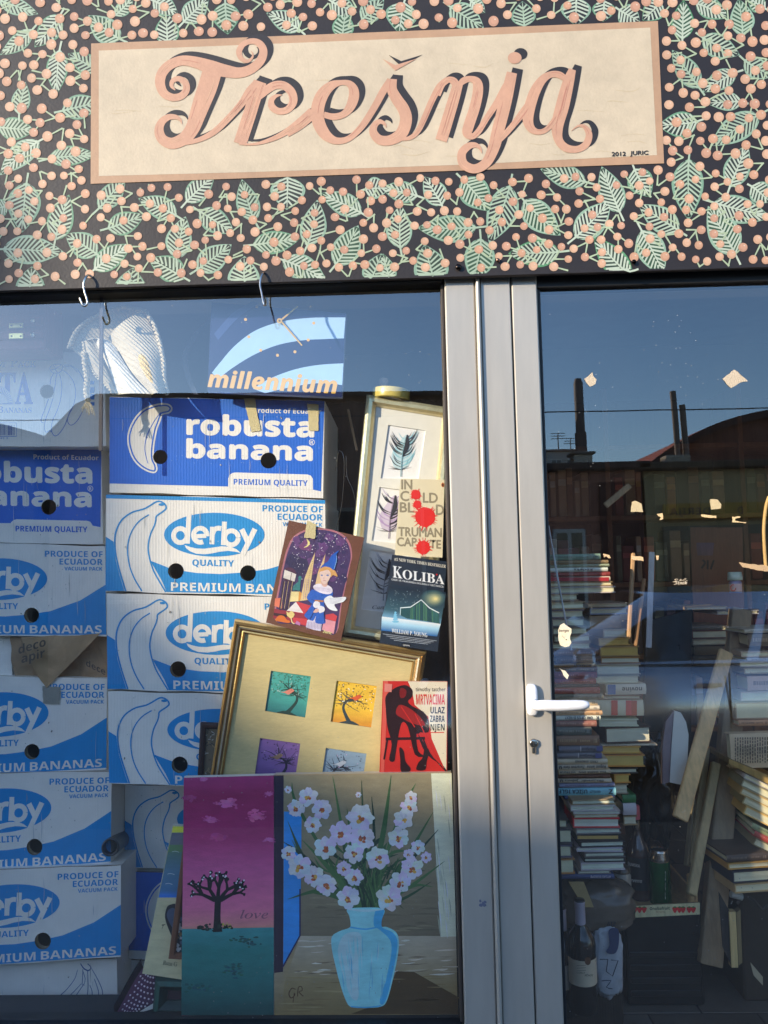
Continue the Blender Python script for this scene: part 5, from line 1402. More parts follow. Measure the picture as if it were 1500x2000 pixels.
mb = MB(); inn = moulding(mb, q, 26, 0.085, [(0, 0.003), (0.2, 0.012), (0.5, 0.016), (0.8, 0.010), (1, 0.004), (1, -0.003)], [S(26, 50, 46), S(34, 66, 60), S(40, 84, 74), S(26, 50, 46)]); mb.build('frame', WOOD(), o)
mb = MB(); A = Art(mb, ident, 0.087); A.poly(inn, S(78, 58, 64), 0); A.mp = ZL
A.stroke([(580, 1580), (575, 1610), (590, 1610)], 6, S(190, 180, 190), 1, 1); A.stroke([(560, 1640), (585, 1625), (575, 1655)], 6, S(190, 180, 190), 1, 2)
mb.build('print', PAPER(), o)
# dotted cloth
o = thing('dotted_cloth', 'dark maroon cloth with white dots slumped at the window bottom', 'cloth', tuple(P(270, 1985, 0.13)))
mb = MB()
a = [(*ZL(250, 1440), 0.15), (*ZL(150, 1600), 0.14), (*ZL(40, 1800), 0.13), (*ZL(-20, 1905), 0.12)]
b = [(*ZL(400, 1520), 0.12), (*ZL(380, 1700), 0.11), (*ZL(352, 1790), 0.10), (*ZL(150, 1900), 0.10)]
a3, b3 = [P(x, y, d) for x, y, d in a], [P(x, y, d) for x, y, d in b]
mb.loft(a3, b3, 20, 14, S(70, 44, 64, 1.2), 0.012)
mb.loft([p + Vector((-0.012, 0.02, 0.01)) for p in a3], a3, 20, 4, S(30, 22, 30), 0.004)
# dots follow the folds of the cloth
A3, B3 = cat3(a3, 20), cat3(b3, 20)
for i in range(1, 20, 2):
    for j in range(1, 7):
        t = (j + (0.5 if i % 4 == 1 else 0)) / 7.2
        c = A3[i].lerp(B3[i], t) + Vector((0, -0.012 * math.sin(math.pi * t) - 0.0015, 0))
        mb.face([c + Vector((0.0024 * math.cos(k * 0.785), 0, 0.0024 * math.sin(k * 0.785))) for k in range(8)], S(216, 200, 206))
mb.build('cloth_fold', CLOTH(), o)
o = thing('paper_sheet', 'white paper sheet tucked under the dotted cloth', 'paper', tuple(P(290, 1985, 0.11)))
mb = MB(); slab(mb, [ZL(*p) for p in ((345, 1800), (350, 1850), (160, 1905), (200, 1888))], 0.098, 0.001, WHT, WHT); mb.build('sheet', PAPER(), o)
# black cardboard tube sticking out between the boxes
o = thing('black_tube', 'dark hollow tube poking out between the fruit boxes low on the left', 'tube', tuple(P(218, 1665, 0.24)))
mb = MB()
p0, p1 = P(215, 1655, 0.225), P(262, 1620, 0.50)
d = (p1 - p0).normalized(); rotm = d.to_track_quat('Z', 'Y').to_matrix()
mb.lathe([(0.017, 0.012), (0.017, 0.0), (0.0215, 0.0), (0.022, 0.004), (0.022, (p1 - p0).length)], p0, S(52, 52, 56), 26, M=rotm)
mb.lathe([(0.0168, 0.0), (0.0168, (p1 - p0).length * 0.8), (0.0001, (p1 - p0).length * 0.8)], p0, S(30, 30, 32), 26, M=rotm)
mb.build('tube_wall', PLAST(), o)

# ------------------------------------------------------------------ upper part of the window: clock, knit bag, small cabinet
Yk = 0.042
q = [(413, 590), (676, 612), (668, 776), (405, 764)]
o = thing('wall_clock', 'dark blue wall clock with pale swooshes and gold millennium lettering', 'clock', base_of(q, Yk))
mb = MB(); slab(mb, q, Yk, 0.02, S(26, 36, 84, 0.6), S(180, 190, 210))
A = Art(mb, zm(350, 560, 2.5), Yk - 0.0002, eps=0.00018)
LB = S(168, 200, 230)
A.poly(cat2([(160, 420), (200, 370), (270, 290), (370, 215), (500, 170), (640, 152), (812, 150)], 6) + cat2([(804, 252), (700, 256), (600, 262), (480, 285), (370, 330), (270, 390), (190, 450)], 6), LB, 0)
A.poly(cat2([(360, 498), (440, 450), (560, 405), (680, 382), (802, 374)], 6) + cat2([(796, 480), (700, 470), (600, 480), (500, 500), (420, 520)], 6), LB, 0)
A.poly(cat2([(170, 230), (260, 130), (360, 70)], 5) + cat2([(390, 80), (290, 150), (190, 260)], 5), S(60, 78, 130, 0.6), 0)
GD_ = S(226, 176, 76)
for x, y in ((324, 160), (340, 245), (398, 310), (480, 335), (565, 318), (630, 260), (657, 178), (642, 97), (380, 98)): A.disc(x, y, 7.5, 7.5, GD_, 1, 12)
A.text('millennium', 140, 770, 488, 78, GD_, 1.5, 'bi', slope=0.052, bold=2)
mb.build('dial', GLOSS(), o)
mb = MB(); A = Art(mb, zm(350, 560, 2.5), Yk - 0.005)
A.stroke([(494, 165, 8), (580, 95, 7)], 7, GD_, 0, 1); A.stroke([(494, 165, 8), (600, 288, 6)], 7, GD_, 1.2, 1); A.disc(490, 167, 13, 13, GD_, 2.4, 16); A.disc(490, 167, 5, 5, S(120, 90, 50), 3, 10)
for f_ in list(range(len(mb.f))): pass
mb.build('clock_hands', mat('brass_hand', 0.35, metal=0.4), o)
# white knit bag
KW = S(228, 216, 188, 0.66)
o = thing('knit_bag', 'cream knitted bag with braided edges slumped on top of the boxes', 'bag', tuple(P(265, 772, 0.15)))
ZK = zm(0, 560, 3.3333)
K3 = lambda x, y, d: P(*ZK(x, y), 0.012 + (d - 0.09) * 0.34)
mb = MB()
rim_back = [K3(455, 400, .20), K3(500, 300, .21), K3(580, 225, .22), K3(700, 170, .22), K3(820, 138, .21), K3(950, 165, .18)]
fold = [K3(535, 345, .10), K3(600, 322, .105), K3(690, 335, .11), K3(760, 400, .10), K3(860, 560, .09), K3(990, 700, .10)]
right = [K3(950, 165, .18), K3(1005, 255, .14), K3(1045, 380, .12), K3(1066, 500, .11), K3(1070, 600, .11), K3(1092, 702, .12)]
low = [K3(545, 360, .10), K3(560, 450, .11), K3(610, 560, .12), K3(690, 640, .13), K3(745, 705, .14)]
mb.loft(rim_back, [K3(560, 480, .19), K3(640, 440, .2), K3(720, 430, .2), K3(800, 430, .2), K3(900, 480, .19), K3(1000, 560, .17)], 26, 10, KW, -0.01)
mb.loft([K3(700, 338, .112), K3(760, 398, .10), K3(860, 560, .09), K3(990, 704, .10)], [K3(930, 160, .18), K3(1045, 380, .12), K3(1068, 540, .11), K3(1092, 702, .12)], 24, 18, KW, 0.02)
mb.loft([K3(690, 338, .112), K3(740, 380, .104), K3(800, 480, .095), K3(880, 600, .09), K3(985, 700, .10)], low[:1] + [K3(600, 340, .11), K3(650, 420, .115), K3(720, 560, .12), K3(760, 704, .14)], 22, 8, S(222, 216, 200, 0.95), 0.012)
mb.loft(low, [K3(600, 345, .11), K3(640, 430, .115), K3(690, 540, .12), K3(730, 620, .13), K3(770, 704, .14)], 20, 5, KW, 0.006)
mb.build('knitted_panel', KNIT(), o)
def braid(pts, r, n, name):
    mb = MB(); q = cat3(pts, n)
    for s_ in (0, 1):
        out, rad = [], []
        for i, p in enumerate(q):
            a = i * 0.9 + s_ * math.pi
            out.append(p + Vector((math.cos(a) * r * 0.45, math.sin(a) * r * 0.45 - r * 0.3, math.cos(a + 1) * r * 0.3))); rad.append(r * 0.72 * (0.85 + 0.15 * math.sin(i * 1.8)))
        mb.tube(out, rad, KW, 8)
    mb.build(name, KNIT(), o)
braid(rim_back, 0.0065, 90, 'braided_rim'); braid(right, 0.0055, 80, 'braided_edge'); braid(low, 0.004, 70, 'braided_edge')
braid([K3(548, 430, .10), K3(556, 520, .10), K3(568, 600, .10), K3(562, 690, .10), K3(575, 740, .10)], 0.0062, 50, 'braided_handle')
mb = MB()
for k in range(26):
    x = rnd.uniform(525, 620); mb.tube([K3(570, 735, .10), K3((570 + x) / 2, 765, .095), K3(x, rnd.uniform(775, 840), .10)], 0.0009, KW, 5)
mb.build('fringe', KNIT(), o)
# small cabinet with brass hinges standing on the left stack
o = thing('jewel_cabinet', 'small reddish wooden cabinet with brass hinges and knobs at upper left', 'cabinet', tuple(P(20, 690, 0.15)))
mb = MB()
a, b = P(-120, 688, 0.10), P(90, 612, 0.10)
mb.bbox(a.x, b.x, 0.10, 0.20, a.z, b.z + 0.03, S(112, 66, 60, 1.2), 0.004); mb.build('carcass', WOOD(), o)
for y0, y1 in ((614, 641), (646, 664)):
    mb = MB(); c0, c1 = P(-40, y1, 0.094), P(84, y0, 0.094); mb.bbox(c0.x, c1.x, 0.090, 0.0998, c0.z, c1.z, S(122, 70, 62, 1.2), 0.003); f_ = mb.build('drawer_front', WOOD(), o)
    mb = MB(); c = P(66, (y0 + y1) / 2, 0.085); mb.lathe([(0.003, 0), (0.003, 0.006), (0.006, 0.010), (0.005, 0.014), (0.0001, 0.0155)], Vector((c.x, 0.0898, c.z)), S(226, 220, 200, 1), 14, M=Matrix.Rotation(R(90), 3, 'X')); mb.build('knob', STEEL(), f_)
for y0, y1 in ((630, 641), (650, 662)):
    mb = MB(); c0, c1 = P(17, y1, 0.087), P(45, y0, 0.087); mb.bbox(c0.x, c1.x, 0.0865, 0.0897, c0.z, c1.z, S(214, 196, 120, 1), 0.001)
    for x in (22, 40):
        c = P(x, (y0 + y1) / 2, 0.085); mb.lathe([(0.0026, 0), (0.0022, 0.0012), (0.0001, 0.0016)], Vector((c.x, 0.0865, c.z)), S(120, 100, 60, 1), 10, M=Matrix.Rotation(R(90), 3, 'X'))
    mb.build('brass_hinge', mat('brass', 0.3, metal=0.8), o)
# leather strap hanging behind the clock
o = thing('cloth_strap', 'grey cloth strap looping behind the left edge of the blue clock', 'strap', tuple(P(380, 770, 0.26)))
mb = MB(); rows = []
for p in cat2([(440, 600), (415, 622), (385, 650), (362, 690), (366, 730), (382, 770)], 6): rows.append([P(p[0] - 5, p[1], 0.26), P(p[0] + 5, p[1] + 1, 0.255)])
mb.grid(rows, S(120, 122, 138)); mb.build('strap_band', CLOTH(), o)
# dark curtain behind the pictures
o = thing('dark_curtain', 'dark folded curtain behind the feather frame', 'curtain', tuple(P(680, 1250, 0.42)))
mb = MB(); rows = []
x0, x1 = P(600, 900, 0.44).x, 0.34
for z in (0.06, 0.6, 1.1, P(700, 776, 0.44).z):
    rows.append([Vector((x0 + (x1 - x0) * i / 60, 0.50 + 0.016 * math.sin(i * 0.9) + 0.008 * math.sin(i * 2.3 + z * 4), z)) for i in range(61)])
mb.grid(rows, S(38, 36, 40)); mb.build('curtain_fold', CLOTH(), o)
for k, pts in enumerate(([(655, 1040), (668, 980), (672, 900), (662, 880), (655, 920)], [(700, 1010), (690, 960), (678, 930), (676, 890)])):
    o = thing('loose_wire', ('thin silvery wire loop hanging beside the bright blue box edge', 'thin silvery wire strand hanging left of the feather frame')[k], 'wire', tuple(P(*pts[0], 0.2)))
    mb = MB(); mb.tube(cat3([P(x, y, 0.2) for x, y in pts], 30), 0.0007, S(180, 180, 186), 6); mb.build('bent_wire', STEEL(), o)
o = thing('wooden_dowel', 'thin pale wooden stick leaning behind the feather frame', 'stick', tuple(P(700, 900, 0.16)))
mb = MB(); mb.tube([P(680, 800, 0.22), P(697, 880, 0.18)], 0.003, S(196, 160, 120), 8); mb.build('stick_rod', WOOD(), o)
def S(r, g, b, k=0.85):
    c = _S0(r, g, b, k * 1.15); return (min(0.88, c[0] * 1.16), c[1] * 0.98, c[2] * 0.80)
# ------------------------------------------------------------------ inside the shop, behind the door
PG = lambda: mat('page_edges', 0.85, ns=20, na=0.12, bump=0.35, bs=300, stretch=(1, 1, 1), wave=(90, 'Z', 3.0))
SPN = lambda: mat('book_spine', 0.5, ns=30, na=0.14)
KI = 2.0                                   # real covers and pages are this much lighter than they look in the dim room
def book(rect, Y, col, kind, label, group, depth=0.15, rz=None, text=None, tcol=(50, 48, 46), page=(168, 160, 142), tilt=0.0, tag2=None, k=None):
    x0, x1, y0, y1 = rect
    a, b = P((x0 + x1) / 2, y1, Y), P((x0 + x1) / 2, y0, Y)
    xa, xb = P(x0, (y0 + y1) / 2, Y).x, P(x1, (y0 + y1) / 2, Y).x
    z0, z1 = a.z + 0.0003, max(b.z - 0.0003, a.z + 0.004)
    o = thing('book', label, 'book', ((xa + xb) / 2, Y + depth / 2, z0), group)
    c = S(*col, k or KI); pg = S(*page, k or KI)
    th = min(0.003, (z1 - z0) * 0.2)
    mb = MB()
    if kind == 's':
        rows = []
        n = 6
        for i in range(n + 1):
            t = i / n
            bulge = 0.0035 * math.sin(math.pi * t)
            rows.append([Vector((x, Y - bulge, z0 + (z1 - z0) * t)) for x in (xa, xa + (xb - xa) * 0.5, xb)])
        mb.grid(rows, c)
        mb.box(xa, xb, Y + 0.0002, Y + depth, z1 - th, z1, c); mb.box(xa, xb, Y + 0.0002, Y + depth, z0, z0 + th, c)
        if text:
            A = Art(mb, ident, Y - 0.0042, eps=0.0001)
            h = (y1 - y0)
            for (t, f0, f1, hh) in text: A.text(t, x0 + (x1 - x0) * f0, x0 + (x1 - x0) * f1, y0 + h * (0.5 + hh / 2), h * hh, S(*tcol, 1.4), 0, 'b', flip=True)
        elif not tag2 and (x1 - x0) > 60:
            A = Art(mb, ident, Y - 0.0042, eps=0.0001)
            tc_ = tuple(min(0.8, q_ * 2.6 + 0.05) for q_ in c) if sum(c) < 0.7 else tuple(q_ * 0.4 for q_ in c)
            h = y1 - y0
            for (f0, f1, hh) in ((0.12, 0.5, 0.28), (0.58, 0.8, 0.2), (0.88, 0.94, 0.4)):
                xa_ = x0 + (x1 - x0) * f0
                while xa_ < x0 + (x1 - x0) * f1:
                    wl = rnd.uniform(1.0, 2.6); A.stroke([(xa_, y0 + h * (0.5 + hh / 2)), (xa_ + 0.3, y0 + h * (0.5 - hh / 2))], wl * 0.6, tc_, 0, 1); xa_ += wl + 0.8
        if tag2:
            A = Art(mb, ident, Y - 0.0040, eps=0.0001)
            for f0, f1, cc in tag2: A.poly([(x0 + (x1 - x0) * f0, y0 + 1), (x0 + (x1 - x0) * f1, y0 + 1), (x0 + (x1 - x0) * f1, y1 - 1), (x0 + (x1 - x0) * f0, y1 - 1)], S(*cc, KI), 0)
    else:
        mb.box(xa, xb, Y, Y + depth, z1 - th, z1, c); mb.box(xa, xb, Y, Y + depth, z0, z0 + th, c)
        mb.box(xa, xa + 0.003, Y, Y + depth, z0 + th, z1 - th, c)
    mb.build('cover', SPN(), o)
    mb = MB()
    i_ = 0.004
    if kind == 's': mb.box(xa + 0.004, xb - 0.004, Y + 0.003, Y + depth - 0.004, z0 + th + 0.0002, z1 - th - 0.0002, pg)
    else:
        rows = []
        for s_ in range(7):
            t = s_ / 6; w = noise.noise(Vector((x0 * 0.1, t * 3, y0 * 0.1))) * 0.002
            rows.append([Vector((xa + 0.0035, Y + i_ + w, z0 + th + (z1 - z0 - 2 * th) * t)), Vector(((xa + xb) / 2, Y + i_ + w * 1.5, z0 + th + (z1 - z0 - 2 * th) * t)), Vector((xb - 0.004, Y + i_ + w, z0 + th + (z1 - z0 - 2 * th) * t))])
        mb.grid(rows, pg)
        mb.box(xa + 0.0035, xb - 0.004, Y + i_ + 0.003, Y + depth - 0.004, z0 + th + 0.0002, z1 - th - 0.0002, pg)
    mb.build('page_block', PG(), o)
    o.rotation_euler = (0, tilt, R(rnd.uniform(-3, 3)) if rz is None else rz)
    return o

ORD = ['topmost', 'second', 'third', 'fourth', 'fifth', 'sixth', 'seventh', 'eighth', 'ninth', 'tenth', 'eleventh', 'twelfth', 'thirteenth', 'fourteenth', 'fifteenth', 'sixteenth', 'seventeenth', 'eighteenth', 'nineteenth', 'twentieth', 'twenty-first', 'twenty-second', 'twenty-third', 'twenty-fourth', 'twenty-fifth', 'twenty-sixth', 'twenty-seventh', 'twenty-eighth', 'twenty-ninth', 'thirtieth', 'thirty-first', 'thirty-second', 'thirty-third', 'thirty-fourth', 'thirty-fifth', 'thirty-sixth', 'thirty-seventh', 'thirty-eighth', 'thirty-ninth', 'fortieth', 'forty-first', 'forty-second', 'forty-third', 'forty-fourth']
TAN, CRM, GRY, WHB = (140, 124, 96), (170, 162, 146), (120, 118, 116), (176, 176, 180)
stackA = [
 ((1062, 1173, 1082, 1094), (84, 110, 104), 's', 'teal'), ((1062, 1187, 1094.5, 1102), (104, 92, 70), 's', 'mottled brown'), ((1064, 1191, 1102, 1108), (110, 124, 110), 's', 'grey green'),
 ((1066, 1186, 1108.5, 1117), (168, 168, 172), 's', 'white', [('kodeks', 0.45, 0.75, 0.5)]), ((1068, 1190, 1117.5, 1126), (96, 40, 38), 's', 'dark red'), ((1068, 1192, 1126.5, 1136), (150, 144, 136), 's', 'white and red', None, [(0.05, 0.98, (120, 30, 36))]),
 ((1070, 1197, 1136.5, 1145), (126, 112, 84), 'p', 'tan'), ((1072, 1204, 1145.5, 1159), (130, 128, 132), 'p', 'striped grey'), ((1066, 1128, 1160, 1174), (120, 106, 92), 'p', 'short brown'), ((1070, 1140, 1175, 1190), (126, 112, 90), 'p', 'short tan'),
 ((1076, 1143, 1191, 1207), (80, 84, 96), 'p', 'white paged'), ((1078, 1143, 1208, 1224), (84, 84, 88), 'p', 'thick grey'), ((1078, 1148, 1225, 1240), (90, 84, 78), 'p', 'dim grey brown'), ((1080, 1152, 1241, 1254), (110, 100, 84), 'p', 'pale tan'), ((1080, 1156, 1255, 1268), (116, 100, 80), 'p', 'yellowish'),
 ((1080, 1170, 1269, 1281), (76, 54, 42), 's', 'brown'), ((1082, 1171, 1282, 1295), (54, 40, 36), 's', 'very dark'), ((1082, 1165, 1296, 1303), (128, 106, 82), 's', 'pale brown', [('ROMANI', 0.5, 0.9, 0.5)]), ((1082, 1166, 1303.5, 1312), (104, 84, 66), 's', 'dull brown'), ((1082, 1167, 1312.5, 1325), (104, 46, 36), 's', 'rust red'), ((1082, 1166, 1325.5, 1336), (112, 40, 32), 's', 'brick red'),
 ((1082, 1170, 1336.5, 1342), (40, 36, 40), 's', 'thin black'), ((1082, 1174, 1342.5, 1355), (122, 46, 36), 's', 'bright red'), ((1082, 1178, 1355.5, 1366), (96, 98, 88), 's', 'grey green cloth'), ((1084, 1166, 1367, 1378), (150, 140, 116), 's', 'cream'), ((1084, 1171, 1378.5, 1387), (160, 156, 148), 's', 'white striped'), ((1084, 1178, 1388, 1397), (140, 116, 86), 's', 'tan'),
 ((1085, 1172, 1397.5, 1406.5), (176, 178, 184), 's', 'white lettered', [('ONE OF US IS NEXT', 0.2, 0.82, 0.62), ('K', 0.9, 0.96, 0.7)]), ((1086, 1166, 1407.5, 1419), (108, 74, 66), 's', 'dusty pink'), ((1086, 1156, 1420, 1436), (72, 76, 72), 's', 'slate'), ((1086, 1172, 1437, 1456), (106, 80, 58), 's', 'wide brown'),
 ((1088, 1175, 1457, 1469), (84, 84, 96), 's', 'blue grey', [('Povijest', 0.52, 0.83, 0.4)], [(0.86, 0.99, (62, 66, 110)), (0.49, 0.505, (150, 150, 156))]), ((1086, 1177, 1470, 1481.5), (92, 92, 102), 's', 'second blue grey', [('Povijest', 0.52, 0.84, 0.4)], [(0.86, 0.99, (62, 66, 110)), (0.49, 0.505, (150, 150, 156))]),
 ((1084, 1188, 1482, 1492.5), (156, 148, 132), 's', 'long beige', [('CRNO, SOBORNO', 0.4, 0.82, 0.42)]), ((1086, 1185, 1493, 1503.5), (152, 146, 134), 's', 'beige lettered', [('August Šenoa · Zlatarovo zlato', 0.12, 0.97, 0.55), ('M', 0.03, 0.09, 0.6)]), ((1088, 1191, 1504, 1512), (150, 142, 126), 's', 'beige capital lettered', [('EVA MARIA ANN · VJETRUŠA', 0.02, 0.9, 0.5)]), ((1088, 1192, 1512.5, 1520), (70, 48, 38), 's', 'dark brown'),
 ((1092, 1195, 1520.5, 1529), (154, 148, 136), 's', 'beige narrow', [('Elka Jurendić · Jedinica', 0.12, 0.85, 0.5), ('M', 0.03, 0.09, 0.6)]), ((1090, 1199, 1530, 1538), (104, 108, 134), 's', 'lilac'), ((1088, 1203, 1538.5, 1553.5), (96, 148, 170), 's', 'sky blue', [('UŠICA IGLE', 0.04, 0.52, 0.5), ('KEN FOLLETT', 0.56, 0.74, 0.3), ('Z', 0.88, 0.95, 0.6)]),
 ((1103, 1200, 1554, 1561), (52, 62, 96), 's', 'navy')]
gA = 'books in the tall stack behind the door handle'
for i, e in enumerate(stackA):
    r, c, kd, nm = e[:4]
    book(r, 0.40 + 0.0004 * (i % 5), c, kd, f'{nm} book {ORD[i]} down the tall stack behind the door handle', gA, text=e[4] if len(e) > 4 else None, tag2=e[5] if len(e) > 5 else None, tcol=(44, 46, 60))
gB = 'books in the stack of pale page blocks above the wrapped parcel'
stackB = [((1115, 1201, 1561.5, 1572), (120, 110, 90), 'p', 'tan'), ((1114, 1201, 1572.5, 1584), (150, 150, 156), 'p', 'white'), ((1120, 1212, 1584.5, 1590), (150, 150, 156), 'p', 'thin white'), ((1121, 1208, 1590.5, 1597), (140, 130, 112), 'p', 'cream'), ((1121, 1212, 1597.5, 1617), (150, 40, 46), 'p', 'thick red bound'), ((1123, 1212, 1617.5, 1629), (96, 96, 100), 'p', 'grey bound'), ((1127, 1212, 1629.5, 1642), (40, 36, 34), 'p', 'yellow paged black'), ((1131, 1218, 1642.5, 1655), (44, 42, 44), 'p', 'black bound'), ((1129, 1218, 1655.5, 1664), (140, 140, 160), 'p', 'lilac white'), ((1140, 1220, 1664.5, 1675), (80, 78, 80), 'p', 'short grey'), ((1140, 1221, 1675.5, 1684), (44, 42, 44), 'p', 'short dark'), ((1133, 1220, 1684.5, 1700), (140, 138, 150), 'p', 'big white'), ((1128, 1192, 1700.5, 1707), (104, 102, 104), 'p', 'thin grey'), ((1090, 1200, 1707.5, 1717), (36, 46, 84), 's', 'dark blue', [('ATLAS EUROPE', 0.58, 0.94, 0.5)])]
for i, e in enumerate(stackB):
    r, c, kd, nm = e[:4]
    book(r, 0.36, c, kd, f'{nm} book {ORD[i]} down the page block stack above the wrapped parcel', gB, depth=0.13, text=e[4] if len(e) > 4 else None, tcol=(160, 160, 180), page=(168, 132, 80) if 'yellow' in nm else (176, 170, 162))
for i, (r, c, nm) in enumerate((((1050, 1111, 1600, 1618), (70, 64, 60), 'small dark bound'), ((1050, 1118, 1620, 1648), (60, 58, 62), 'thick grey paged'), ((1050, 1119, 1651, 1675), (80, 76, 92), 'lilac paged'), ((1050, 1122, 1678, 1708), (128, 92, 50), 'orange edged'))):
    book(r, 0.30, c, 'p', f'{nm} book {ORD[i]} down the short stack tight against the door post', 'books in the short stack at the door post', depth=0.12)
gC = 'books in the leaning stack right of the door handle'
stackC = [((1146, 1226, 1178, 1186), (140, 134, 124), 'p', 'cream'), ((1155, 1228, 1187, 1200), (110, 122, 150), 'p', 'bluish white'), ((1156, 1216, 1202, 1228), (112, 96, 74), 's', 'thick tan roll'), ((1174, 1222, 1229, 1245), (150, 142, 126), 'p', 'short pale'), ((1168, 1230, 1246, 1261), (150, 126, 74), 'p', 'yellow'), ((1174, 1250, 1262, 1282), (132, 112, 78), 'p', 'wide yellow brown'), ((1178, 1254, 1283, 1296), (120, 90, 52), 'p', 'orange brown'), ((1166, 1252, 1297, 1318), (134, 128, 112), 'p', 'ragged grey'), ((1166, 1252, 1319, 1335), (140, 138, 120), 'p', 'soft pale'), ((1178, 1258, 1336, 1357), (150, 150, 142), 's', 'rolled newspaper like', [('novine', 0.4, 0.9, 0.4)], [(0.04, 0.24, (50, 84, 130))]), ((1166, 1255, 1358, 1366), (110, 90, 74), 'p', 'thin brown'), ((1172, 1260, 1367, 1398), (168, 156, 140), 's', 'white red flowered', None, [(0.3, 0.44, (150, 50, 44)), (0.62, 0.76, (190, 60, 64)), (0.74, 0.86, (140, 56, 44))]), ((1174, 1250, 1404, 1419), (170, 164, 148), 'p', 'cream paged'), ((1177, 1268, 1420, 1451), (60, 46, 38), 'p', 'thick grey paged'), ((1172, 1284, 1453, 1457), (160, 152, 140), 's', 'flat open cover'), ((1176, 1253, 1458, 1472), (170, 126, 60), 'p', 'straw paged'), ((1178, 1262, 1474, 1498), (150, 110, 60), 'p', 'wide straw paged'), ((1190, 1245, 1500, 1511), (60, 58, 58), 'p', 'white paged'), ((1197, 1229, 1512, 1530), (150, 112, 60), 'p', 'narrow straw paged'), ((1200, 1232, 1531, 1551), (120, 112, 100), 'p', 'narrow grey'), ((1213, 1240, 1552, 1568), (42, 88, 50), 's', 'green'), ((1214, 1240, 1569, 1592), (150, 150, 160), 's', 'small white'), ((1214, 1242, 1593, 1612), (110, 96, 70), 'p', 'short brown')]
for i, e in enumerate(stackC):
    r, c, kd, nm = e[:4]
    book(r, 0.52 + 0.002 * (i % 3), c, kd, f'{nm} book {ORD[i]} down the leaning stack right of the door handle', gC, depth=0.16, text=e[4] if len(e) > 4 else None, tag2=e[5] if len(e) > 5 else None, rz=R(rnd.uniform(-6, 6)), page=(176, 140, 84) if 'straw' in nm or 'yellow' in nm else (168, 160, 148))
gD = 'books stacked behind the tall post'
for i, (r, c, kd, nm) in enumerate((((1340, 1420, 1185, 1191), (150, 132, 96), 'p', 'thin tan'), ((1396, 1480, 1192, 1200), (130, 132, 140), 'p', 'pale grey blue'), ((1352, 1420, 1222, 1230), (96, 92, 84), 's', 'dim grey'), ((1352, 1421, 1231, 1247), (90, 60, 46), 'p', 'brown bound'), ((1350, 1420, 1248, 1260), (120, 116, 104), 'p', 'grey paged'), ((1352, 1412, 1262, 1280), (74, 66, 44), 's', 'dark olive'), ((1354, 1412, 1281, 1300), (60, 54, 40), 's', 'black brown'))):
    book(r, 0.95, c, kd, f'{nm} book {ORD[i]} down the pile behind the tall post', gD, rz=R(rnd.uniform(-7, 7)), depth=0.18)
gE = 'books piled at the right edge of the door'
for i, (r, c, kd, nm) in enumerate((((1448, 1560, 1228, 1236), (140, 138, 128), 's', 'grey'), ((1466, 1560, 1238, 1262), (84, 72, 54), 's', 'dark rolled'), ((1452, 1530, 1272, 1283), (150, 140, 126), 'p', 'tan'), ((1452, 1540, 1284, 1291), (150, 156, 176), 's', 'pale blue'), ((1448, 1530, 1292, 1302), (150, 144, 132), 'p', 'cream'), ((1448, 1540, 1303, 1316), (120, 112, 96), 'p', 'dull paged'), ((1454, 1560, 1320, 1348), (150, 132, 122), 's', 'pinkish'), ((1445, 1560, 1350, 1368), (160, 148, 136), 'p', 'ragged cream'), ((1437, 1560, 1372, 1404), (128, 112, 92), 'p', 'thick tan'), ((1438, 1500, 1406, 1418), (140, 110, 84), 's', 'thin brown'))):
    book(r, 0.62, c, kd, f'{nm} book {ORD[i]} down the pile at the right edge of the door', gE, rz=R(rnd.uniform(-5, 5)), depth=0.16)
# slumped heap, lower right
for i, (r, c, kd, nm, tl) in enumerate((((1452, 1580, 1540, 1549), (140, 140, 140), 'p', 'thin white', 27), ((1446, 1580, 1550, 1566), (112, 112, 96), 'p', 'grey green paged', 27), ((1444, 1580, 1567, 1582), (140, 122, 84), 'p', 'tan paged', 27), ((1448, 1590, 1584, 1602), (118, 110, 78), 'p', 'olive paged', 27), ((1450, 1590, 1604, 1622), (150, 128, 76), 'p', 'yellow paged', 27), ((1466, 1580, 1632, 1644), (96, 110, 84), 's', 'green', 27), ((1470, 1580, 1646, 1658), (120, 50, 44), 's', 'dark red', 27), ((1470, 1580, 1660, 1676), (96, 90, 66), 'p', 'dim olive', 27))):
    o = book(r, 0.50, c, kd, f'{nm} book {ORD[i]} down the slumped heap at lower right', 'books in the slumped heap at lower right', depth=0.15, tilt=R(tl), rz=R(-4))
for i, (r, c, kd, nm) in enumerate((((1408, 1496, 1668, 1682), (58, 50, 44), 's', 'black covered'), ((1412, 1500, 1684, 1697), (140, 112, 58), 'p', 'gold paged'), ((1420, 1540, 1699, 1722), (40, 40, 50), 'p', 'black and white'), ((1424, 1540, 1724, 1742), (140, 124, 92), 'p', 'thick tan paged'))):
    book(r, 0.46, c, kd, f'{nm} book {ORD[i]} down the low pile right of the tall post', 'books in the low pile right of the tall post', depth=0.16, rz=R(8))
o = book((1424, 1520, 1432, 1500), 0.56, (150, 142, 124), 's', 'open cream book page with lines of print standing on the shelf at right', 'loose books', depth=0.03, rz=R(4))
mb = MB(); A = Art(mb, ident, 0.5545, eps=0.0001)
for k in range(15):
    x = 1434 + k * 5
    y = 1440
    while y < 1488:
        L = rnd.uniform(3, 8); A.stroke([(x, y, 2), (x, min(1490, y + L), 2)], 2, S(96, 88, 78), 0, 1); y += L + 2
mb.build('print_lines', PAPER(), o)
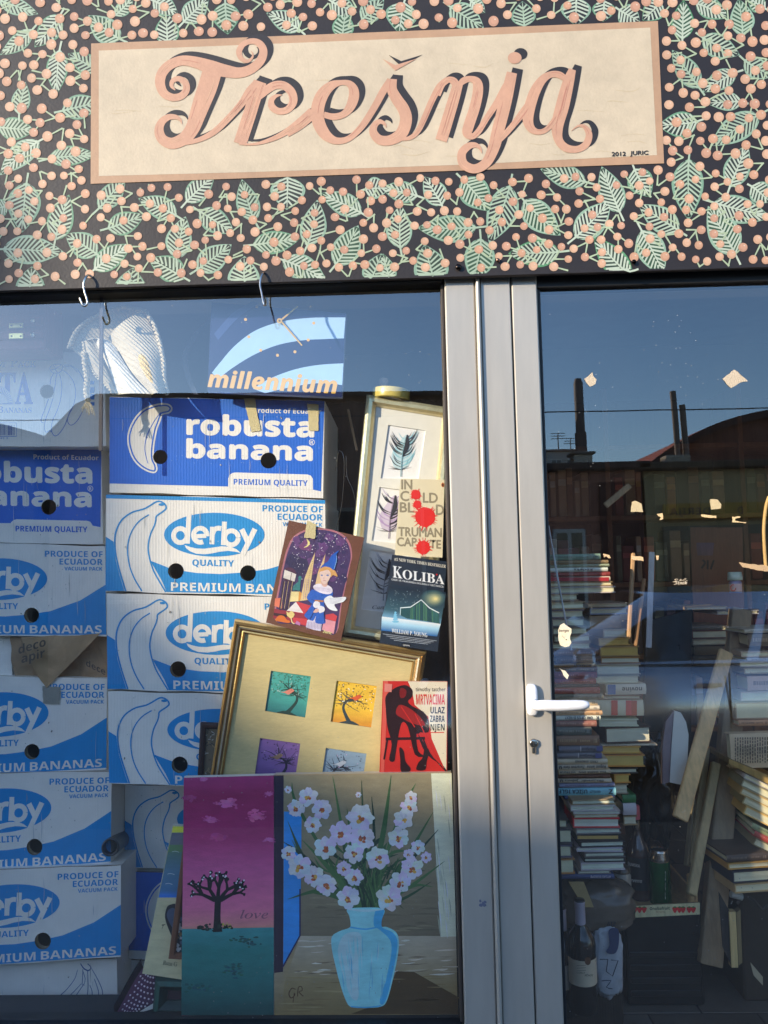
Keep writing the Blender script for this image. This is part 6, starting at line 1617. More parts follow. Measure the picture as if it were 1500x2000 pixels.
# the bookcase on the back wall: one case, many dim books
bc = thing('bookcase', 'dim wooden bookcase against the back wall of the shop', 'bookcase', (1.3, 2.2, 0))
mb = MB()
BW = S(96, 74, 58, 1.6)
for z in (0.08, 0.46, 0.80, 1.14, 1.46, 1.80): mb.bbox(0.35, 2.25, 1.95, 2.25, z, z + 0.022, BW, 0.002)
mb.build('shelf', WOOD(), bc)
mb = MB(); mb.box(0.35, 2.25, 2.252, 2.27, 0.05, 2.1, S(70, 56, 46, 1.4)); mb.build('back_panel', WOOD(), bc)
for x in (0.33, 0.98, 1.62, 2.26):
    mb = MB(); mb.bbox(x - 0.012, x + 0.012, 1.94, 2.25, 0.0, 2.1, BW, 0.002); mb.build('upright', WOOD(), bc)
BC = [(110, 60, 52), (96, 80, 64), (120, 112, 96), (60, 60, 76), (130, 96, 60), (86, 40, 44), (140, 136, 130), (70, 84, 76), (100, 70, 90), (84, 66, 50)]
for z in (0.483, 0.823, 1.163, 1.483):
    x = 0.36
    while x < 2.2:
        w = rnd.uniform(0.025, 0.06); h = rnd.uniform(0.17, 0.25)
        if any(abs(x + w / 2 - q_) < 0.05 for q_ in (0.33, 0.98, 1.62, 2.26)): x += 0.02; continue
        c = S(*rnd.choice(BC), 1.7)
        mb = MB(); mb.bbox(x, x + w - 0.001, 1.99, 2.16, z, z + h, c, 0.004)
        mb.box(x + 0.002, x + w - 0.003, 1.9885, 1.9895, z + h * 0.66, z + h * 0.8, tuple(min(0.8, q_ * 2.2) for q_ in c))
        b_ = mb.build('book', SPN(), None, (x + w / 2, 2.07, z)); tag(b_, 'dim upright book in the crowded row on the back bookcase', 'book', 'dim books on the back bookcase')
        x += w + (rnd.uniform(0.0, 0.012) if rnd.random() < 0.85 else 0.06)

# timber, poles and panels
def plank(label, a, b, Ya, Yb_, w, th, col, name='wooden_plank', cat='plank', group='timber inside the door', end=None):
    pa, pb = P(*a, Ya), P(*b, Yb_)
    o = thing(name, label, cat, tuple(pa if pa.z < pb.z else pb), group)
    d = (pb - pa); L = d.length; d.normalize()
    s_ = d.cross(Vector((0, 1, 0))).normalized(); n_ = s_.cross(d)
    M4 = Matrix((s_, n_, d)).transposed().to_4x4(); M4.translation = pa
    mb = MB(); mb.bbox(-w / 2, w / 2, -th / 2, th / 2, 0, L, col, 0.003, M=M4)
    mb.build('board', WOOD(), o)
    return o
plank('pale wooden plank leaning diagonally across the middle of the door glass', (1328, 1600), (1418, 1272), 0.42, 0.60, 0.043, 0.014, S(172, 150, 112, 1.6))
plank('grey brown tall post standing on the tiles behind the door', (1386, 1884), (1446, 1190), 0.52, 0.75, 0.062, 0.035, S(124, 112, 92, 1.5), 'wooden_post', 'post')
plank('narrow grooved slat just left of the tall post', (1350, 1748), (1398, 1490), 0.46, 0.60, 0.026, 0.020, S(140, 128, 96, 1.5))
plank('darker slat leaning between the pale plank and the grooved slat', (1352, 1690), (1380, 1460), 0.52, 0.66, 0.020, 0.015, S(120, 112, 84, 1.5))
plank('thin cream board edge standing left of the slats', (1343, 1692), (1356, 1560), 0.56, 0.62, 0.014, 0.03, S(124, 118, 96, 1.5))
plank('pale stick standing upright in front of the leaning books', (1228, 1246), (1237, 1080), 0.46, 0.50, 0.012, 0.010, S(150, 126, 96, 1.5))
plank('brown stick leaning beside the pale upright stick', (1241, 1262), (1258, 1130), 0.47, 0.52, 0.011, 0.010, S(124, 98, 70, 1.5))
plank('clear grey plastic strip hanging upright behind the door glass', (1267, 1265), (1273, 1078), 0.40, 0.44, 0.016, 0.003, S(150, 154, 166, 1.4), 'plastic_strip', 'strip')
plank('pale slat lying diagonally high behind the door glass', (1182, 988), (1230, 948), 0.7, 0.75, 0.02, 0.01, S(150, 140, 120, 1.5))
o = thing('glass_rod', 'thin bluish white rod leaning at the left edge of the door glass', 'rod', tuple(P(1116, 1270, 0.06)))
mb = MB(); mb.tube([P(1071, 1026, 0.05), P(1093, 1150, 0.055), P(1116, 1270, 0.06)], 0.0021, S(206, 220, 240), 8); mb.build('rod_shaft', PLAST(), o)
o = thing('white_shelf_board', 'white board with a rounded edge leaning behind the door glass', 'panel', tuple(P(1320, 1530, 0.5)))
mb = MB(); slab(mb, [(1317, 1388), (1330, 1392), (1340, 1410), (1345, 1435), (1343, 1480), (1336, 1534), (1308, 1528), (1312, 1450)], 0.50, 0.015, S(168, 176, 182, 1.7), S(130, 126, 136, 1.5)); mb.build('board', PLAST(), o)
mb = MB(); slab(mb, [(1300, 1410), (1316, 1388), (1311, 1450), (1307, 1528), (1294, 1532), (1294, 1460)], 0.503, 0.013, S(110, 104, 116, 1.5), S(110, 104, 116)); mb.build('edge_board', PLAST(), o)
o = thing('garbage_bag', 'shiny black plastic bag slumped between the book stack and the white panel', 'bag', tuple(P(1265, 1600, 0.6)))
mb = MB(); c = P(1268, 1540, 0.66); lump(mb, c, (0.075, 0.07, 0.16), S(24, 23, 24, 1.2), 3, 0.5, 3.5, 40, 28); mb.build('bag_skin', BAG(), o)
o = thing('dark_screen', 'black upright board with droplet marks between the book stacks', 'board', tuple(P(1310, 1400, 0.86)))
mb = MB(); slab(mb, [(1262, 1215), (1352, 1190), (1350, 1430), (1258, 1430)], 0.86, 0.02, S(26, 25, 24, 1.2), S(26, 25, 24)); mb.build('board', PLAST(), o)
o = thing('painted_plywood', 'reddish brown board standing behind the post with marks on it', 'board', tuple(P(1400, 1250, 1.3)))
mb = MB(); slab(mb, [(1348, 1030), (1450, 1030), (1455, 1240), (1356, 1240)], 1.30, 0.02, S(108, 72, 52, 1.6), S(90, 60, 44))
A = Art(mb, ident, 1.2995); A.grad((1360, 1060), (1395, 1060), (1392, 1085), (1362, 1085), [(0, S(96, 76, 104, 1.4)), (1, S(104, 80, 96, 1.4))], 0)
for x, pts in ((0, [(1372, 1094), (1377, 1099), (1370, 1110)]), (1, [(1382, 1094), (1382, 1112)]), (2, [(1394, 1094), (1388, 1112)])): A.stroke(pts, 4, S(48, 32, 28), 1, 3)
mb.build('board', WOOD(), o)
# shelves at right
o = thing('wooden_shelf', 'yellowish wooden shelf board sloping at the right edge of the door', 'shelf', tuple(P(1460, 1520, 0.6)))
mb = MB(); slab(mb, [(1424, 1482), (1560, 1540), (1560, 1562), (1424, 1492)], 0.52, 0.22, S(136, 118, 74, 1.5), S(120, 104, 70, 1.4)); mb.build('board', WOOD(), o)
# small things standing about
o = thing('pill_bottle', 'small bottle with a pale screw cap and blue label behind the door glass', 'bottle', tuple(P(1437, 1158, 0.6)))
p = P(1437, 1158, 0.6); s_ = (1.75 + 0.6) / FPX
mb = MB(); mb.lathe([(0.0001, 0), (11 * s_, 0), (11.5 * s_, 1 * s_), (11.5 * s_, 20 * s_), (9 * s_, 24 * s_)], p, S(110, 112, 150, 1.6), 22); mb.build('body', PLAST(), o)
mb = MB(); mb.lathe([(11.7 * s_, 3 * s_), (11.7 * s_, 18 * s_)], p, S(170, 150, 160, 1.6), 22)
A = Art(mb, ident, 0.6 - 12 * s_); A.stroke([(1432 + 5 * math.cos(a), 1148 + 6 * math.sin(a)) for a in [k * 0.45 for k in range(12)]], 2, S(176, 60, 60, 1.3), 0, 2); mb.build('label', PAPER(), o)
mb = MB(); mb.lathe([(9 * s_, 24 * s_), (13.5 * s_, 24.2 * s_), (13.5 * s_, 30 * s_), (12 * s_, 40 * s_), (0.0001, 40 * s_)], p, S(156, 176, 172, 1.6), 22); mb.build('screw_cap', PLAST(), o)
def bottle(name, label, base, top, Y, r, prof, parts, group=None):
    a, b = P(*base, Y), P(*top, Y)
    H = b.z - a.z
    o = thing(name, label, 'bottle' if 'can' not in name else 'can', (a.x, Y, a.z), group)
    org = Vector((a.x, Y, a.z))
    for nm, m, pr, col, rng in parts:
        mb = MB()
        a0, a1 = rng or (0, 2 * math.pi)
        mb.lathe([(q[0] * r, q[1] * H) for q in pr], org, col, 30, a0, a1)
        mb.build(nm, m, o)
    return o, org, H
GL = mat('dark_bottle_glass', 0.08, ns=10, na=0.2, coat=0.3)
WB = [(0.0001, 0.0), (0.92, 0.0), (1.0, 0.015), (1.0, 0.60), (0.93, 0.66), (0.60, 0.73), (0.36, 0.78), (0.34, 0.86)]
wine_group = 'dark wine bottles on the floor'
for lab, bs, tp, r, Y, lc_ in (('dark wine bottle with a cream label standing in front on the tiles', (1140, 1972), (1131, 1756), 0.036, 0.30, S(176, 170, 156, 1.3)), ('dark wine bottle half hidden by the door post behind the other wine bottle', (1103, 1976), (1098, 1770), 0.035, 0.34, S(160, 156, 150, 1.3))):
    o, org, H = bottle('wine_bottle', lab, bs, tp, Y, r, None, [
        ('glass_body', GL, WB, S(22, 22, 24, 1.2), None),
        ('foil_capsule', PLAST(), [(0.36, 0.78), (0.37, 0.80), (0.36, 0.955), (0.38, 0.96), (0.38, 0.985)], S(150, 150, 172, 1.4), None),
        ('cork_top', PLAST(), [(0.38, 0.985), (0.34, 1.0), (0.0001, 1.0)], S(30, 30, 34), None),
        ('paper_label', PAPER(), [(1.012, 0.27), (1.012, 0.50)], lc_, (R(-170), R(-10)))], wine_group)
    mb = MB(); A = Art(mb, ident, Y - r * 1.02 - 0.0006)
    if r == 0.036:
        A.disc(1148, 1877, 6, 8, S(96, 66, 44, 1.3), 0, 16)
        A.text('vino', 1126, 1142, 1902, 6, S(100, 96, 90), 0, 'i'); A.text('PINOT', 1142, 1158, 1907, 4, S(90, 86, 80), 0, 's')
        for k in range(3): A.stroke([(1126, 1886 + k * 5), (1144, 1885 + k * 5)], 0.8, S(120, 116, 110), 0, 1)
        mb.build('label_print', PAPER(), o)
o, org, H = bottle('liqueur_bottle', 'clear brown bottle with a silver neck and pink cap in the fruit crate', (1250, 1766), (1247, 1572), 0.60, 0.034, None, [
    ('glass_body', GL, [(0.0001, 0.0), (0.95, 0.0), (1.0, 0.02), (1.0, 0.52), (0.85, 0.60), (0.45, 0.68), (0.34, 0.74), (0.33, 0.77)], S(66, 52, 50, 1.3), None),
    ('silver_neck', STEEL(), [(0.36, 0.765), (0.37, 0.78), (0.35, 0.80), (0.37, 0.82), (0.35, 0.84), (0.36, 0.86)], S(150, 146, 140, 1), None),
    ('pink_cap', PLAST(), [(0.34, 0.86), (0.345, 0.87), (0.33, 0.985), (0.28, 1.0), (0.0001, 1.0)], S(170, 84, 96, 1.6), None),
    ('dark_label', PAPER(), [(1.012, 0.18), (1.012, 0.50)], S(34, 30, 32, 1.2), (R(-165), R(-15)))])
mb = MB(); A = Art(mb, ident, 0.60 - 0.0352)
A.text('ŠUMSKA', 1226, 1250, 1690, 6, S(190, 186, 184), 0, 'b', slope=0.2); A.text('crvena', 1228, 1254, 1722, 7, S(200, 196, 190), 0, 'bi', slope=0.1); mb.build('label_print', PAPER(), o)
o, org, H = bottle('drink_can', 'green and silver drink can standing in the fruit crate', (1291, 1766), (1291, 1657), 0.56, 0.030, None, [
    ('can_body', mat('can_metal', 0.25, metal=0.6), [(0.0001, 0.0), (0.85, 0.0), (1.0, 0.04), (1.0, 0.80)], S(24, 96, 44, 1.3), None),
    ('silver_rim', STEEL(), [(1.0, 0.80), (1.0, 0.86), (0.84, 0.95), (0.84, 1.0), (0.78, 1.0), (0.76, 0.975), (0.0001, 0.975)], S(170, 170, 170, 1), None)])
mb = MB(); A = Art(mb, lambda x, y: (1300 + (y - 1740) * 0.10 + 0 * x, 1762 - x), 0.56 - 0.031)
A.text('PAN', 6, 60, 1742, 12, S(206, 214, 208), 0, 'b'); mb.build('can_lettering', PAPER(), o)
o = thing('glass_jar', 'small glass jar with a dark lid beside the page block stack', 'jar', tuple(P(1216, 1762, 0.52)))
p = P(1216, 1762, 0.52)
mb = MB(); mb.lathe([(0.0001, 0), (0.024, 0), (0.026, 0.004), (0.026, 0.075), (0.022, 0.084)], p, S(130, 128, 124, 1.4), 24); mb.build('glass_body', PLAST(), o)
mb = MB(); mb.lathe([(0.0245, 0.0842), (0.0245, 0.098), (0.0001, 0.099)], p, S(70, 60, 50, 1.3), 24); mb.build('lid', PLAST(), o)
# fruit crate
o = thing('fruit_crate', 'shallow wooden fruit crate printed with red strawberries', 'crate', tuple(P(1300, 1792, 0.55)))
mb = MB(); Yc2 = 0.50
qf = [(1228, 1770), (1367, 1763), (1367, 1786), (1228, 1793)]
slab(mb, qf, Yc2, 0.006, S(196, 180, 146, 1.4), S(150, 130, 100))
A = Art(mb, ident, Yc2 - 0.0004, eps=0.0002)
A.text('Onubafruit', 1269, 1308, 1777.5, 5.5, S(40, 34, 34), 1, 'b', slope=-0.03); A.text('fine berries', 1281, 1299, 1782, 2.4, S(170, 60, 50), 1)
for x in (1240, 1249, 1258, 1318, 1327, 1334, 1346, 1354):
    A.smooth([(x - 5, 1773), (x, 1770.5), (x + 5, 1773), (x + 3.5, 1779), (x, 1783), (x - 3.5, 1779)], S(184, 38, 40, 1.3), 1 + (x % 3) * 0.3, 4); A.poly([(x - 4, 1771.5), (x, 1769.8), (x + 4, 1771.5), (x, 1773.5)], S(60, 110, 50, 1.3), 2.5)
mb.build('front_board', WOOD(), o)
a, b = P(1230, 1790, Yc2), P(1366, 1786, Yc2)
mb = MB(); z = b.z + 0.002
mb.box(a.x, b.x, Yc2 + 0.0065, Yc2 + 0.30, z, z + 0.006, S(140, 116, 80, 1.4)); mb.build('crate_bottom', WOOD(), o)
for x in (a.x, b.x - 0.006):
    mb = MB(); mb.box(x, x + 0.006, Yc2 + 0.0065, Yc2 + 0.30, z + 0.0062, z + 0.05, S(150, 126, 90, 1.4)); mb.build('side_board', WOOD(), o)
mb = MB(); mb.bbox(b.x - 0.022, b.x - 0.0065, Yc2 + 0.0065, Yc2 + 0.03, z + 0.0062, z + 0.10, S(160, 136, 96, 1.4)); mb.build('corner_post', WOOD(), o)
o = thing('dark_crate', 'black plastic crate on the floor under the fruit crate', 'crate', (P(1300, 1850, 0.54).x, 0.60, 0))
mb = MB(); x0, x1 = P(1222, 1850, 0.54).x, P(1372, 1850, 0.54).x
mb.bbox(x0, x1, 0.54, 0.80, 0.0005, z - 0.002, S(28, 26, 26, 1.1), 0.006)
for k in range(4): mb.bbox(x0 + 0.01, x1 - 0.01, 0.5345, 0.5395, 0.03 + k * 0.035, 0.045 + k * 0.035, S(34, 31, 30, 1.1), 0.001)
mb.build('crate_wall', PLAST(), o)
# parcel wrapped in plastic, and a printed plastic bag
o = thing('wrapped_parcel', 'grey parcel wrapped in crinkled plastic and tape under the page block stack', 'parcel', tuple(P(1165, 1805, 0.46)))
mb = MB(); c = P(1160, 1762, 0.44)
lump(mb, c, (0.105, 0.075, 0.062), S(84, 78, 72, 1.4), 5, 0.13, 4.0, 40, 26, 0.62); mb.build('plastic_wrap', BAG(), o)
mb = MB(); slab(mb, [(1110, 1722), (1140, 1722), (1160, 1772), (1140, 1772)], 0.352, 0.0008, S(150, 136, 100, 1.3), S(150, 136, 100)); mb.build('tape_band', BAG(), o)
o = thing('parcel_support', 'dark cardboard box on the floor carrying the wrapped parcel', 'box', (c.x - 0.02, 0.47, 0))
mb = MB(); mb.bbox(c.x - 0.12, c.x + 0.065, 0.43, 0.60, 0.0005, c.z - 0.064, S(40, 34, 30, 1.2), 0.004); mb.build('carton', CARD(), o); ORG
o = thing('carrier_bag', 'crumpled white and blue plastic bag with printed numerals beside the wine bottles', 'bag', tuple(P(1188, 1945, 0.36)))
mb = MB(); c2 = P(1186, 1872, 0.385)
lump(mb, c2, (0.038, 0.020, 0.094), S(150, 160, 176, 1.4), 4, 0.16, 4.5, 36, 30, 0.62); mb.build('bag_skin', BAG(), o)
mb = MB(); A = Art(mb, zm(1040, 1600, 3.261), 0.360)
NV = S(50, 62, 100, 1.3)
A.smooth([(486, 706), (545, 700), (550, 790), (530, 850), (490, 858), (470, 840), (490, 800)], NV, 0, 4)
A.stroke([(428, 892), (480, 892), (470, 970), (510, 1000), (545, 900), (500, 896)], 6, S(40, 44, 60), 0, 1)
A.stroke([(440, 1030), (500, 1028), (470, 1070), (510, 1080)], 6, S(60, 70, 100), 0, 2)
A.text('ZIV', 474, 530, 680, 28, S(44, 46, 60), 0, 'b', flip=True)
mb.build('bag_print', PAPER(), o)
# low frames at lower right
o = thing('stretcher_frame', 'pale wooden stretcher of a canvas standing on edge right of the tall post', 'frame', tuple(P(1436, 1890, 0.48)))
mb = MB(); slab(mb, [(1424, 1781), (1437, 1781), (1442, 1890), (1429, 1890)], 0.44, 0.020, S(170, 156, 112, 1.4), S(130, 118, 84, 1.3)); mb.build('rail', WOOD(), o)
mb = MB(); slab(mb, [(1404, 1742), (1424, 1778), (1429, 1888), (1412, 1850)], 0.445, 0.004, S(44, 42, 42, 1.2), S(40, 38, 36)); mb.build('dark_canvas', CANVAS(), o)
mb = MB(); slab(mb, [(1438, 1783), (1446, 1776), (1450, 1880), (1443, 1886)], 0.462, 0.018, S(120, 110, 80, 1.3), S(110, 100, 76)); mb.build('rail', WOOD(), o)
o = thing('low_box', 'dark low carton behind the stretcher frame at lower right', 'box', (1.25, 0.62, 0))
mb = MB(); a = P(1446, 1800, 0.56); mb.bbox(a.x, a.x + 0.4, 0.56, 0.82, 0.0005, P(1480, 1745, 0.56).z, S(50, 44, 36, 1.3), 0.006); mb.build('carton', CARD(), o)
o = thing('cable_bundle', 'loose cable with a pale plug lying on the dark carton', 'cable', tuple(P(1460, 1760, 0.5)))
mb = MB(); mb.tube(cat3([P(x, y, 0.5) for x, y in ((1440, 1765), (1452, 1752), (1470, 1757), (1488, 1775), (1500, 1768), (1530, 1772))], 30), 0.004, S(50, 46, 44, 1.3), 8); mb.build('cable_sheath', RUBBER(), o)
mb = MB(); mb.tube([P(1427, 1746, 0.495), P(1449, 1752, 0.495)], 0.0095, S(140, 150, 152, 1.4), 14); mb.build('plug', PLAST(), o)
o = thing('paper_card', 'pale paper card lying on the floor at the lower right', 'card', tuple(P(1480, 1920, 0.4)))
mb = MB(); slab(mb, [(1466, 1880), (1490, 1908), (1490, 1925), (1472, 1905)], 0.42, 0.002, S(150, 148, 130, 1.3), S(150, 148, 130)); mb.build('card_sheet', PAPER(), o)
o = thing('bent_cane', 'pale bent cane hoop hanging at the upper right of the door glass', 'cane', tuple(P(1500, 1100, 0.35)))
mb = MB(); mb.tube(cat3([P(x, y, 0.35) for x, y in ((1496, 1110), (1493, 1070), (1492, 1030), (1496, 990), (1502, 970))], 24), 0.0045, S(176, 152, 104, 1.3), 10); mb.build('cane_hoop', WOOD(), o)

# scraps of tape and paper stuck on the door glass
YD = -0.0042
TC = S(220, 216, 204, 0.6)
for lab, pts, col in (('torn tape square high on the door glass near the post', [(1141, 740), (1157, 727), (1159, 735), (1165, 741), (1163, 750), (1152, 755), (1145, 747)], TC),
    ('larger torn tape diamond high on the door glass near its right edge', [(1411, 740), (1434, 722), (1441, 726), (1461, 745), (1446, 747), (1428, 758)], TC),
    ('upright tape scrap on the glass left of the mirrored shop lettering', [(1234, 980), (1241, 978), (1253, 984), (1256, 1000), (1232, 1000)], S(222, 214, 180, 0.62)),
    ('upright tape scrap on the glass right of the mirrored shop lettering', [(1387, 975), (1402, 976), (1409, 985), (1408, 993), (1389, 995)], S(222, 214, 180, 0.62)),
    ('long torn tape strip at the right edge of the door glass', [(1443, 1098), (1460, 1101), (1510, 1106), (1510, 1116), (1494, 1116), (1451, 1108)], S(200, 180, 150, 0.7)),
    ('torn white label remnant with faded print above the door handle', [(1090, 1232), (1094, 1221), (1101, 1217), (1108, 1223), (1116, 1228), (1116, 1236), (1113, 1247), (1116, 1255), (1112, 1262), (1103, 1264), (1094, 1260), (1090, 1247)], S(236, 230, 216)),
    ('small white paper scrap just above the door handle', [(1091, 1303), (1096, 1308), (1104, 1310), (1111, 1319), (1108, 1327), (1101, 1320), (1098, 1312)], S(236, 230, 216)),
    ('thin ragged tape residue below the right tape scrap', [(1369, 1005), (1399, 1007), (1399, 1012), (1371, 1009)], S(214, 198, 160)),
    ('bracket shaped tape residue near the right edge of the glass', [(1430, 1009), (1446, 1009), (1446, 1011), (1436, 1013), (1436, 1017), (1458, 1020), (1456, 1022), (1430, 1020)], S(214, 198, 160)),
    ('pair of thin tape residue lines in the middle of the door glass', [(1233, 1085), (1256, 1088), (1257, 1096), (1234, 1092)], S(214, 194, 160)),
    ('tiny tape residue fleck right of the paired residue lines', [(1281, 1085), (1287, 1085), (1286, 1093), (1283, 1094)], S(214, 194, 160)),
    ('tiny curled tape residue on the glass above the teal book', [(1178, 1081), (1181, 1082), (1190, 1084), (1193, 1090), (1188, 1090), (1184, 1086), (1180, 1089)], S(214, 194, 160)),
    ('small curled tape residue under the left tape scrap', [(1283, 1004), (1294, 1002), (1295, 1014), (1288, 1016), (1291, 1010), (1286, 1008)], S(214, 198, 160))):
    o = tape(pts, YD, lab, 'scraps stuck to the door glass', col, 2.6, 'tape_scrap', 'tape', 0.0005)
    if 'faded print' in lab:
        mb = MB(); A = Art(mb, ident, YD - 0.0003); A.text('berger', 1092, 1112, 1234, 5, S(120, 112, 104), 0, 'b'); A.disc(1106, 1249, 1.2, 1.2, S(60, 56, 50), 0, 8); A.stroke([(1098, 1242), (1103, 1247)], 0.7, S(150, 144, 134), 0, 1)
        mb.build('faded_print', PAPER(), o)
o = thing('printed_sticker', 'small worn sticker printed in silver on the door glass', 'sticker', tuple(P(1328, 1142, YD)))
mb = MB(); A = Art(mb, ident, YD)
for k in range(40): x, y = rnd.uniform(1312, 1343), rnd.uniform(1130, 1142); A.stroke([(x, y), (x + rnd.uniform(1, 4), y + rnd.uniform(-1, 1))], rnd.uniform(0.6, 1.4), S(190, 184, 170), k % 3, 1)
A.text('Stock', 1318, 1342, 1141, 6, S(200, 196, 184), 4, 'bi'); mb.build('sticker_film', PAPER(), o)
S = _S0
# ------------------------------------------------------------------ the other side of the street, seen mirrored in the panes
def Q(px, py, D):
    p = P(px, py, D); return Vector((p.x, -D, p.z))
GZ = -0.42
def house(name, label, cat, x0, x1, y, dep, zt, wall, roof=None, ridge=0.8, wins=(), over=0.2, group='houses across the street', flat=False, rcol=None):
    o = thing(name, label, cat, ((x0 + x1) / 2, y - dep / 2, GZ), group)
    mb = MB(); mb.box(x0, x1, y - dep, y, GZ, zt - 0.02, wall); mb.build('wall', PLASTER(), o)
    mb = MB(); rc = rcol or S(110, 62, 48)
    if flat: mb.bbox(x0 - 0.12, x1 + 0.12, y - dep - 0.12, y + 0.15, zt - 0.018, zt + 0.10, rc, 0.02)
    else:
        n = 26
        for s_ in (1, -1):
            rows = []
            ym = y - dep / 2
            ye = y + over if s_ == 1 else y - dep - over
            for i in range(9):
                t = i / 8
                rows.append([Vector((x0 - over + (x1 - x0 + 2 * over) * k / (n * 2), ye + (ym - ye) * t, zt + ridge * t + (0.02 if k % 2 else 0))) for k in range(n * 2 + 1)])
            mb.grid(rows, rc, False)
        for xx in (x0, x1): mb.face([Vector((xx, y, zt)), Vector((xx, y - dep, zt)), Vector((xx, y - dep / 2, zt + ridge - 0.03))], wall)
    mb.build('roof', TILE(), o)
    for (wx, wz, ww, wh) in wins:
        mb = MB(); fc = S(196, 190, 180)
        mb.bbox(wx - ww / 2, wx + ww / 2, y - 0.03, y + 0.03, wz, wz + wh, fc, 0.01); w_ = mb.build('window', PLAST(), o)
        mb = MB()
        for h in (0, 1):
            a = wx - ww / 2 + 0.06 + h * (ww / 2 - 0.03); mb.box(a, a + ww / 2 - 0.09, y + 0.031, y + 0.034, wz + 0.06, wz + wh - 0.06, S(40, 46, 54))
        mb.build('pane', mat('window_dark', 0.08, ns=4, na=0.3), w_)
    return o
# unseen house added far left, its parapet shaped to shade the lower shop front
o = thing('shading_house', 'added unseen house across the street, parapet outline shaped to shade the shop front', 'house', (-16, -13, GZ), 'houses across the street')
pr = [(-21, 5.5), (-12.15, 5.5), (-12.15, 5.92), (-12.75, 6.03), (-13.2, 6.12), (-13.55, 6.36), (-13.90, 6.70), (-13.92, 7.50), (-17.5, 7.50), (-17.5, 6.8), (-21, 6.2)]
mb = MB(); mb.prism([Vector((x, -10, z)) for x, z in pr], [Vector((x, -10.25, z)) for x, z in pr], lin((168, 150, 128)))
mb.box(-21, -12.15, -16, -10, GZ, 5.498, lin((168, 150, 128))); mb.build('wall', PLASTER(), o)
mb = MB(); mb.bbox(-21.2, -12.0, -16.2, -10.26, 5.5, 5.62, S(112, 64, 50), 0.02); mb.build('roof', TILE(), o)
for wx in (-19.5, -17.5, -15.5, -13.4):
    for wz in (1.0, 3.6):
        mb = MB(); mb.bbox(wx - 0.5, wx + 0.5, -10.02, -9.96, wz, wz + 1.4, S(200, 194, 180), 0.01); w_ = mb.build('window', PLAST(), o)
        mb = MB(); mb.box(wx - 0.44, wx + 0.44, -9.959, -9.955, wz + 0.06, wz + 1.34, S(40, 46, 54)); mb.build('pane', mat('window_dark', 0.08), w_)
# low shed, then the long low house whose roofline crosses the left pane
o = thing('lean_to_shed', 'low shed with a gently sloping roof left of the long house', 'shed', (-8, -11, GZ), 'houses across the street')
pr = [(-11.2, GZ), (-5.75, GZ), (-5.75, 3.42), (-11.2, 5.0)]
mb = MB(); mb.prism([Vector((x, -10, z)) for x, z in pr], [Vector((x, -13, z)) for x, z in pr], lin((120, 108, 96))); mb.build('wall', PLASTER(), o)
mb = MB(); mb.prism([Vector((x, -9.8, z)) for x, z in ((-11.3, 5.03), (-5.65, 3.40), (-5.65, 3.46), (-11.3, 5.09))], [Vector((x, -13.2, z)) for x, z in ((-11.3, 5.03), (-5.65, 3.40), (-5.65, 3.46), (-11.3, 5.09))], S(92, 70, 60)); mb.build('roof', TILE(), o)
o = thing('long_house', 'long dark brick house with a straight eave across the street', 'house', (-2, -12, GZ), 'houses across the street')
pr = [(-5.5, GZ), (1.7, GZ), (1.7, 3.90), (-4.72, 4.02), (-5.02, 3.88), (-5.5, 3.40)]
mb = MB(); mb.prism([Vector((x, -10, z)) for x, z in pr], [Vector((x, -15, z)) for x, z in pr], lin((130, 96, 78))); mb.build('wall', mat('brick_wall', 0.9, ns=30, na=0.3, bump=0.6, bs=40), o)
mb = MB()
for (xa, za), (xb, zb) in (((1.75, 3.93), (-4.72, 4.05)), ((-4.72, 4.05), (-5.04, 3.90)), ((-5.04, 3.90), (-5.55, 3.40))):
    mb.face([Vector((xa, -9.85, za)), Vector((xb, -9.85, zb)), Vector((xb, -15.1, zb + 0.02)), Vector((xa, -15.1, za + 0.02))], S(84, 60, 50))
    mb.face([Vector((xa, -9.85, za - 0.06)), Vector((xb, -9.85, zb - 0.06)), Vector((xb, -9.85, zb)), Vector((xa, -9.85, za))], S(84, 60, 50))
mb.build('roof', TILE(), o)
for wx in (-4.2, -2.6, -0.9, 0.7):
    mb = MB(); mb.bbox(wx - 0.45, wx + 0.45, -10.02, -9.96, 0.8, 2.2, S(150, 140, 128), 0.01); w_ = mb.build('window', PLAST(), o)
    mb = MB(); mb.box(wx - 0.39, wx + 0.39, -9.959, -9.955, 0.86, 2.14, S(40, 46, 54)); mb.build('pane', mat('window_dark', 0.08), w_)
# low row of shops mirrored in the door
o = house('brick_house', 'low red brick house with a flat roof and one tall chimney pipe', 'house', 2.18, 3.62, -10, 4, 2.70, lin((160, 106, 86)), flat=True, rcol=S(80, 60, 52), wins=((2.5, 0.6, 0.5, 1.2),))
mb = MB(); mb.bbox(2.66, 2.96, -10.5, -10.2, 2.805, 2.97, lin((190, 176, 156)), 0.01); mb.bbox(2.62, 3.0, -10.55, -10.15, 2.971, 3.01, lin((120, 110, 100)), 0.01); mb.bbox(2.74, 2.90, -10.42, -10.28, 3.011, 3.34, lin((110, 92, 84)), 0.01)
mb.build('chimney_base', PLASTER(), o)
mb = MB(); mb.tube([(2.82, -10.35, 3.33), (2.82, -10.35, 4.12), (2.82, -10.35, 4.2)], [0.075, 0.075, 0.05], lin((92, 76, 70)), 14); mb.build('chimney_pipe', RUBBER(), o)
mb = MB(); mb.box(2.98, 3.60, -9.99, -9.95, 0.3, 2.5, lin((70, 34, 32))); mb.build('shutter', PLASTER(), o)
o = house('corner_shop', 'low shop with an ochre fascia and a dark lettered yellow sign', 'shop', 3.66, 8.6, -10, 4, 2.68, lin((184, 158, 112)), flat=True, rcol=S(96, 78, 56))
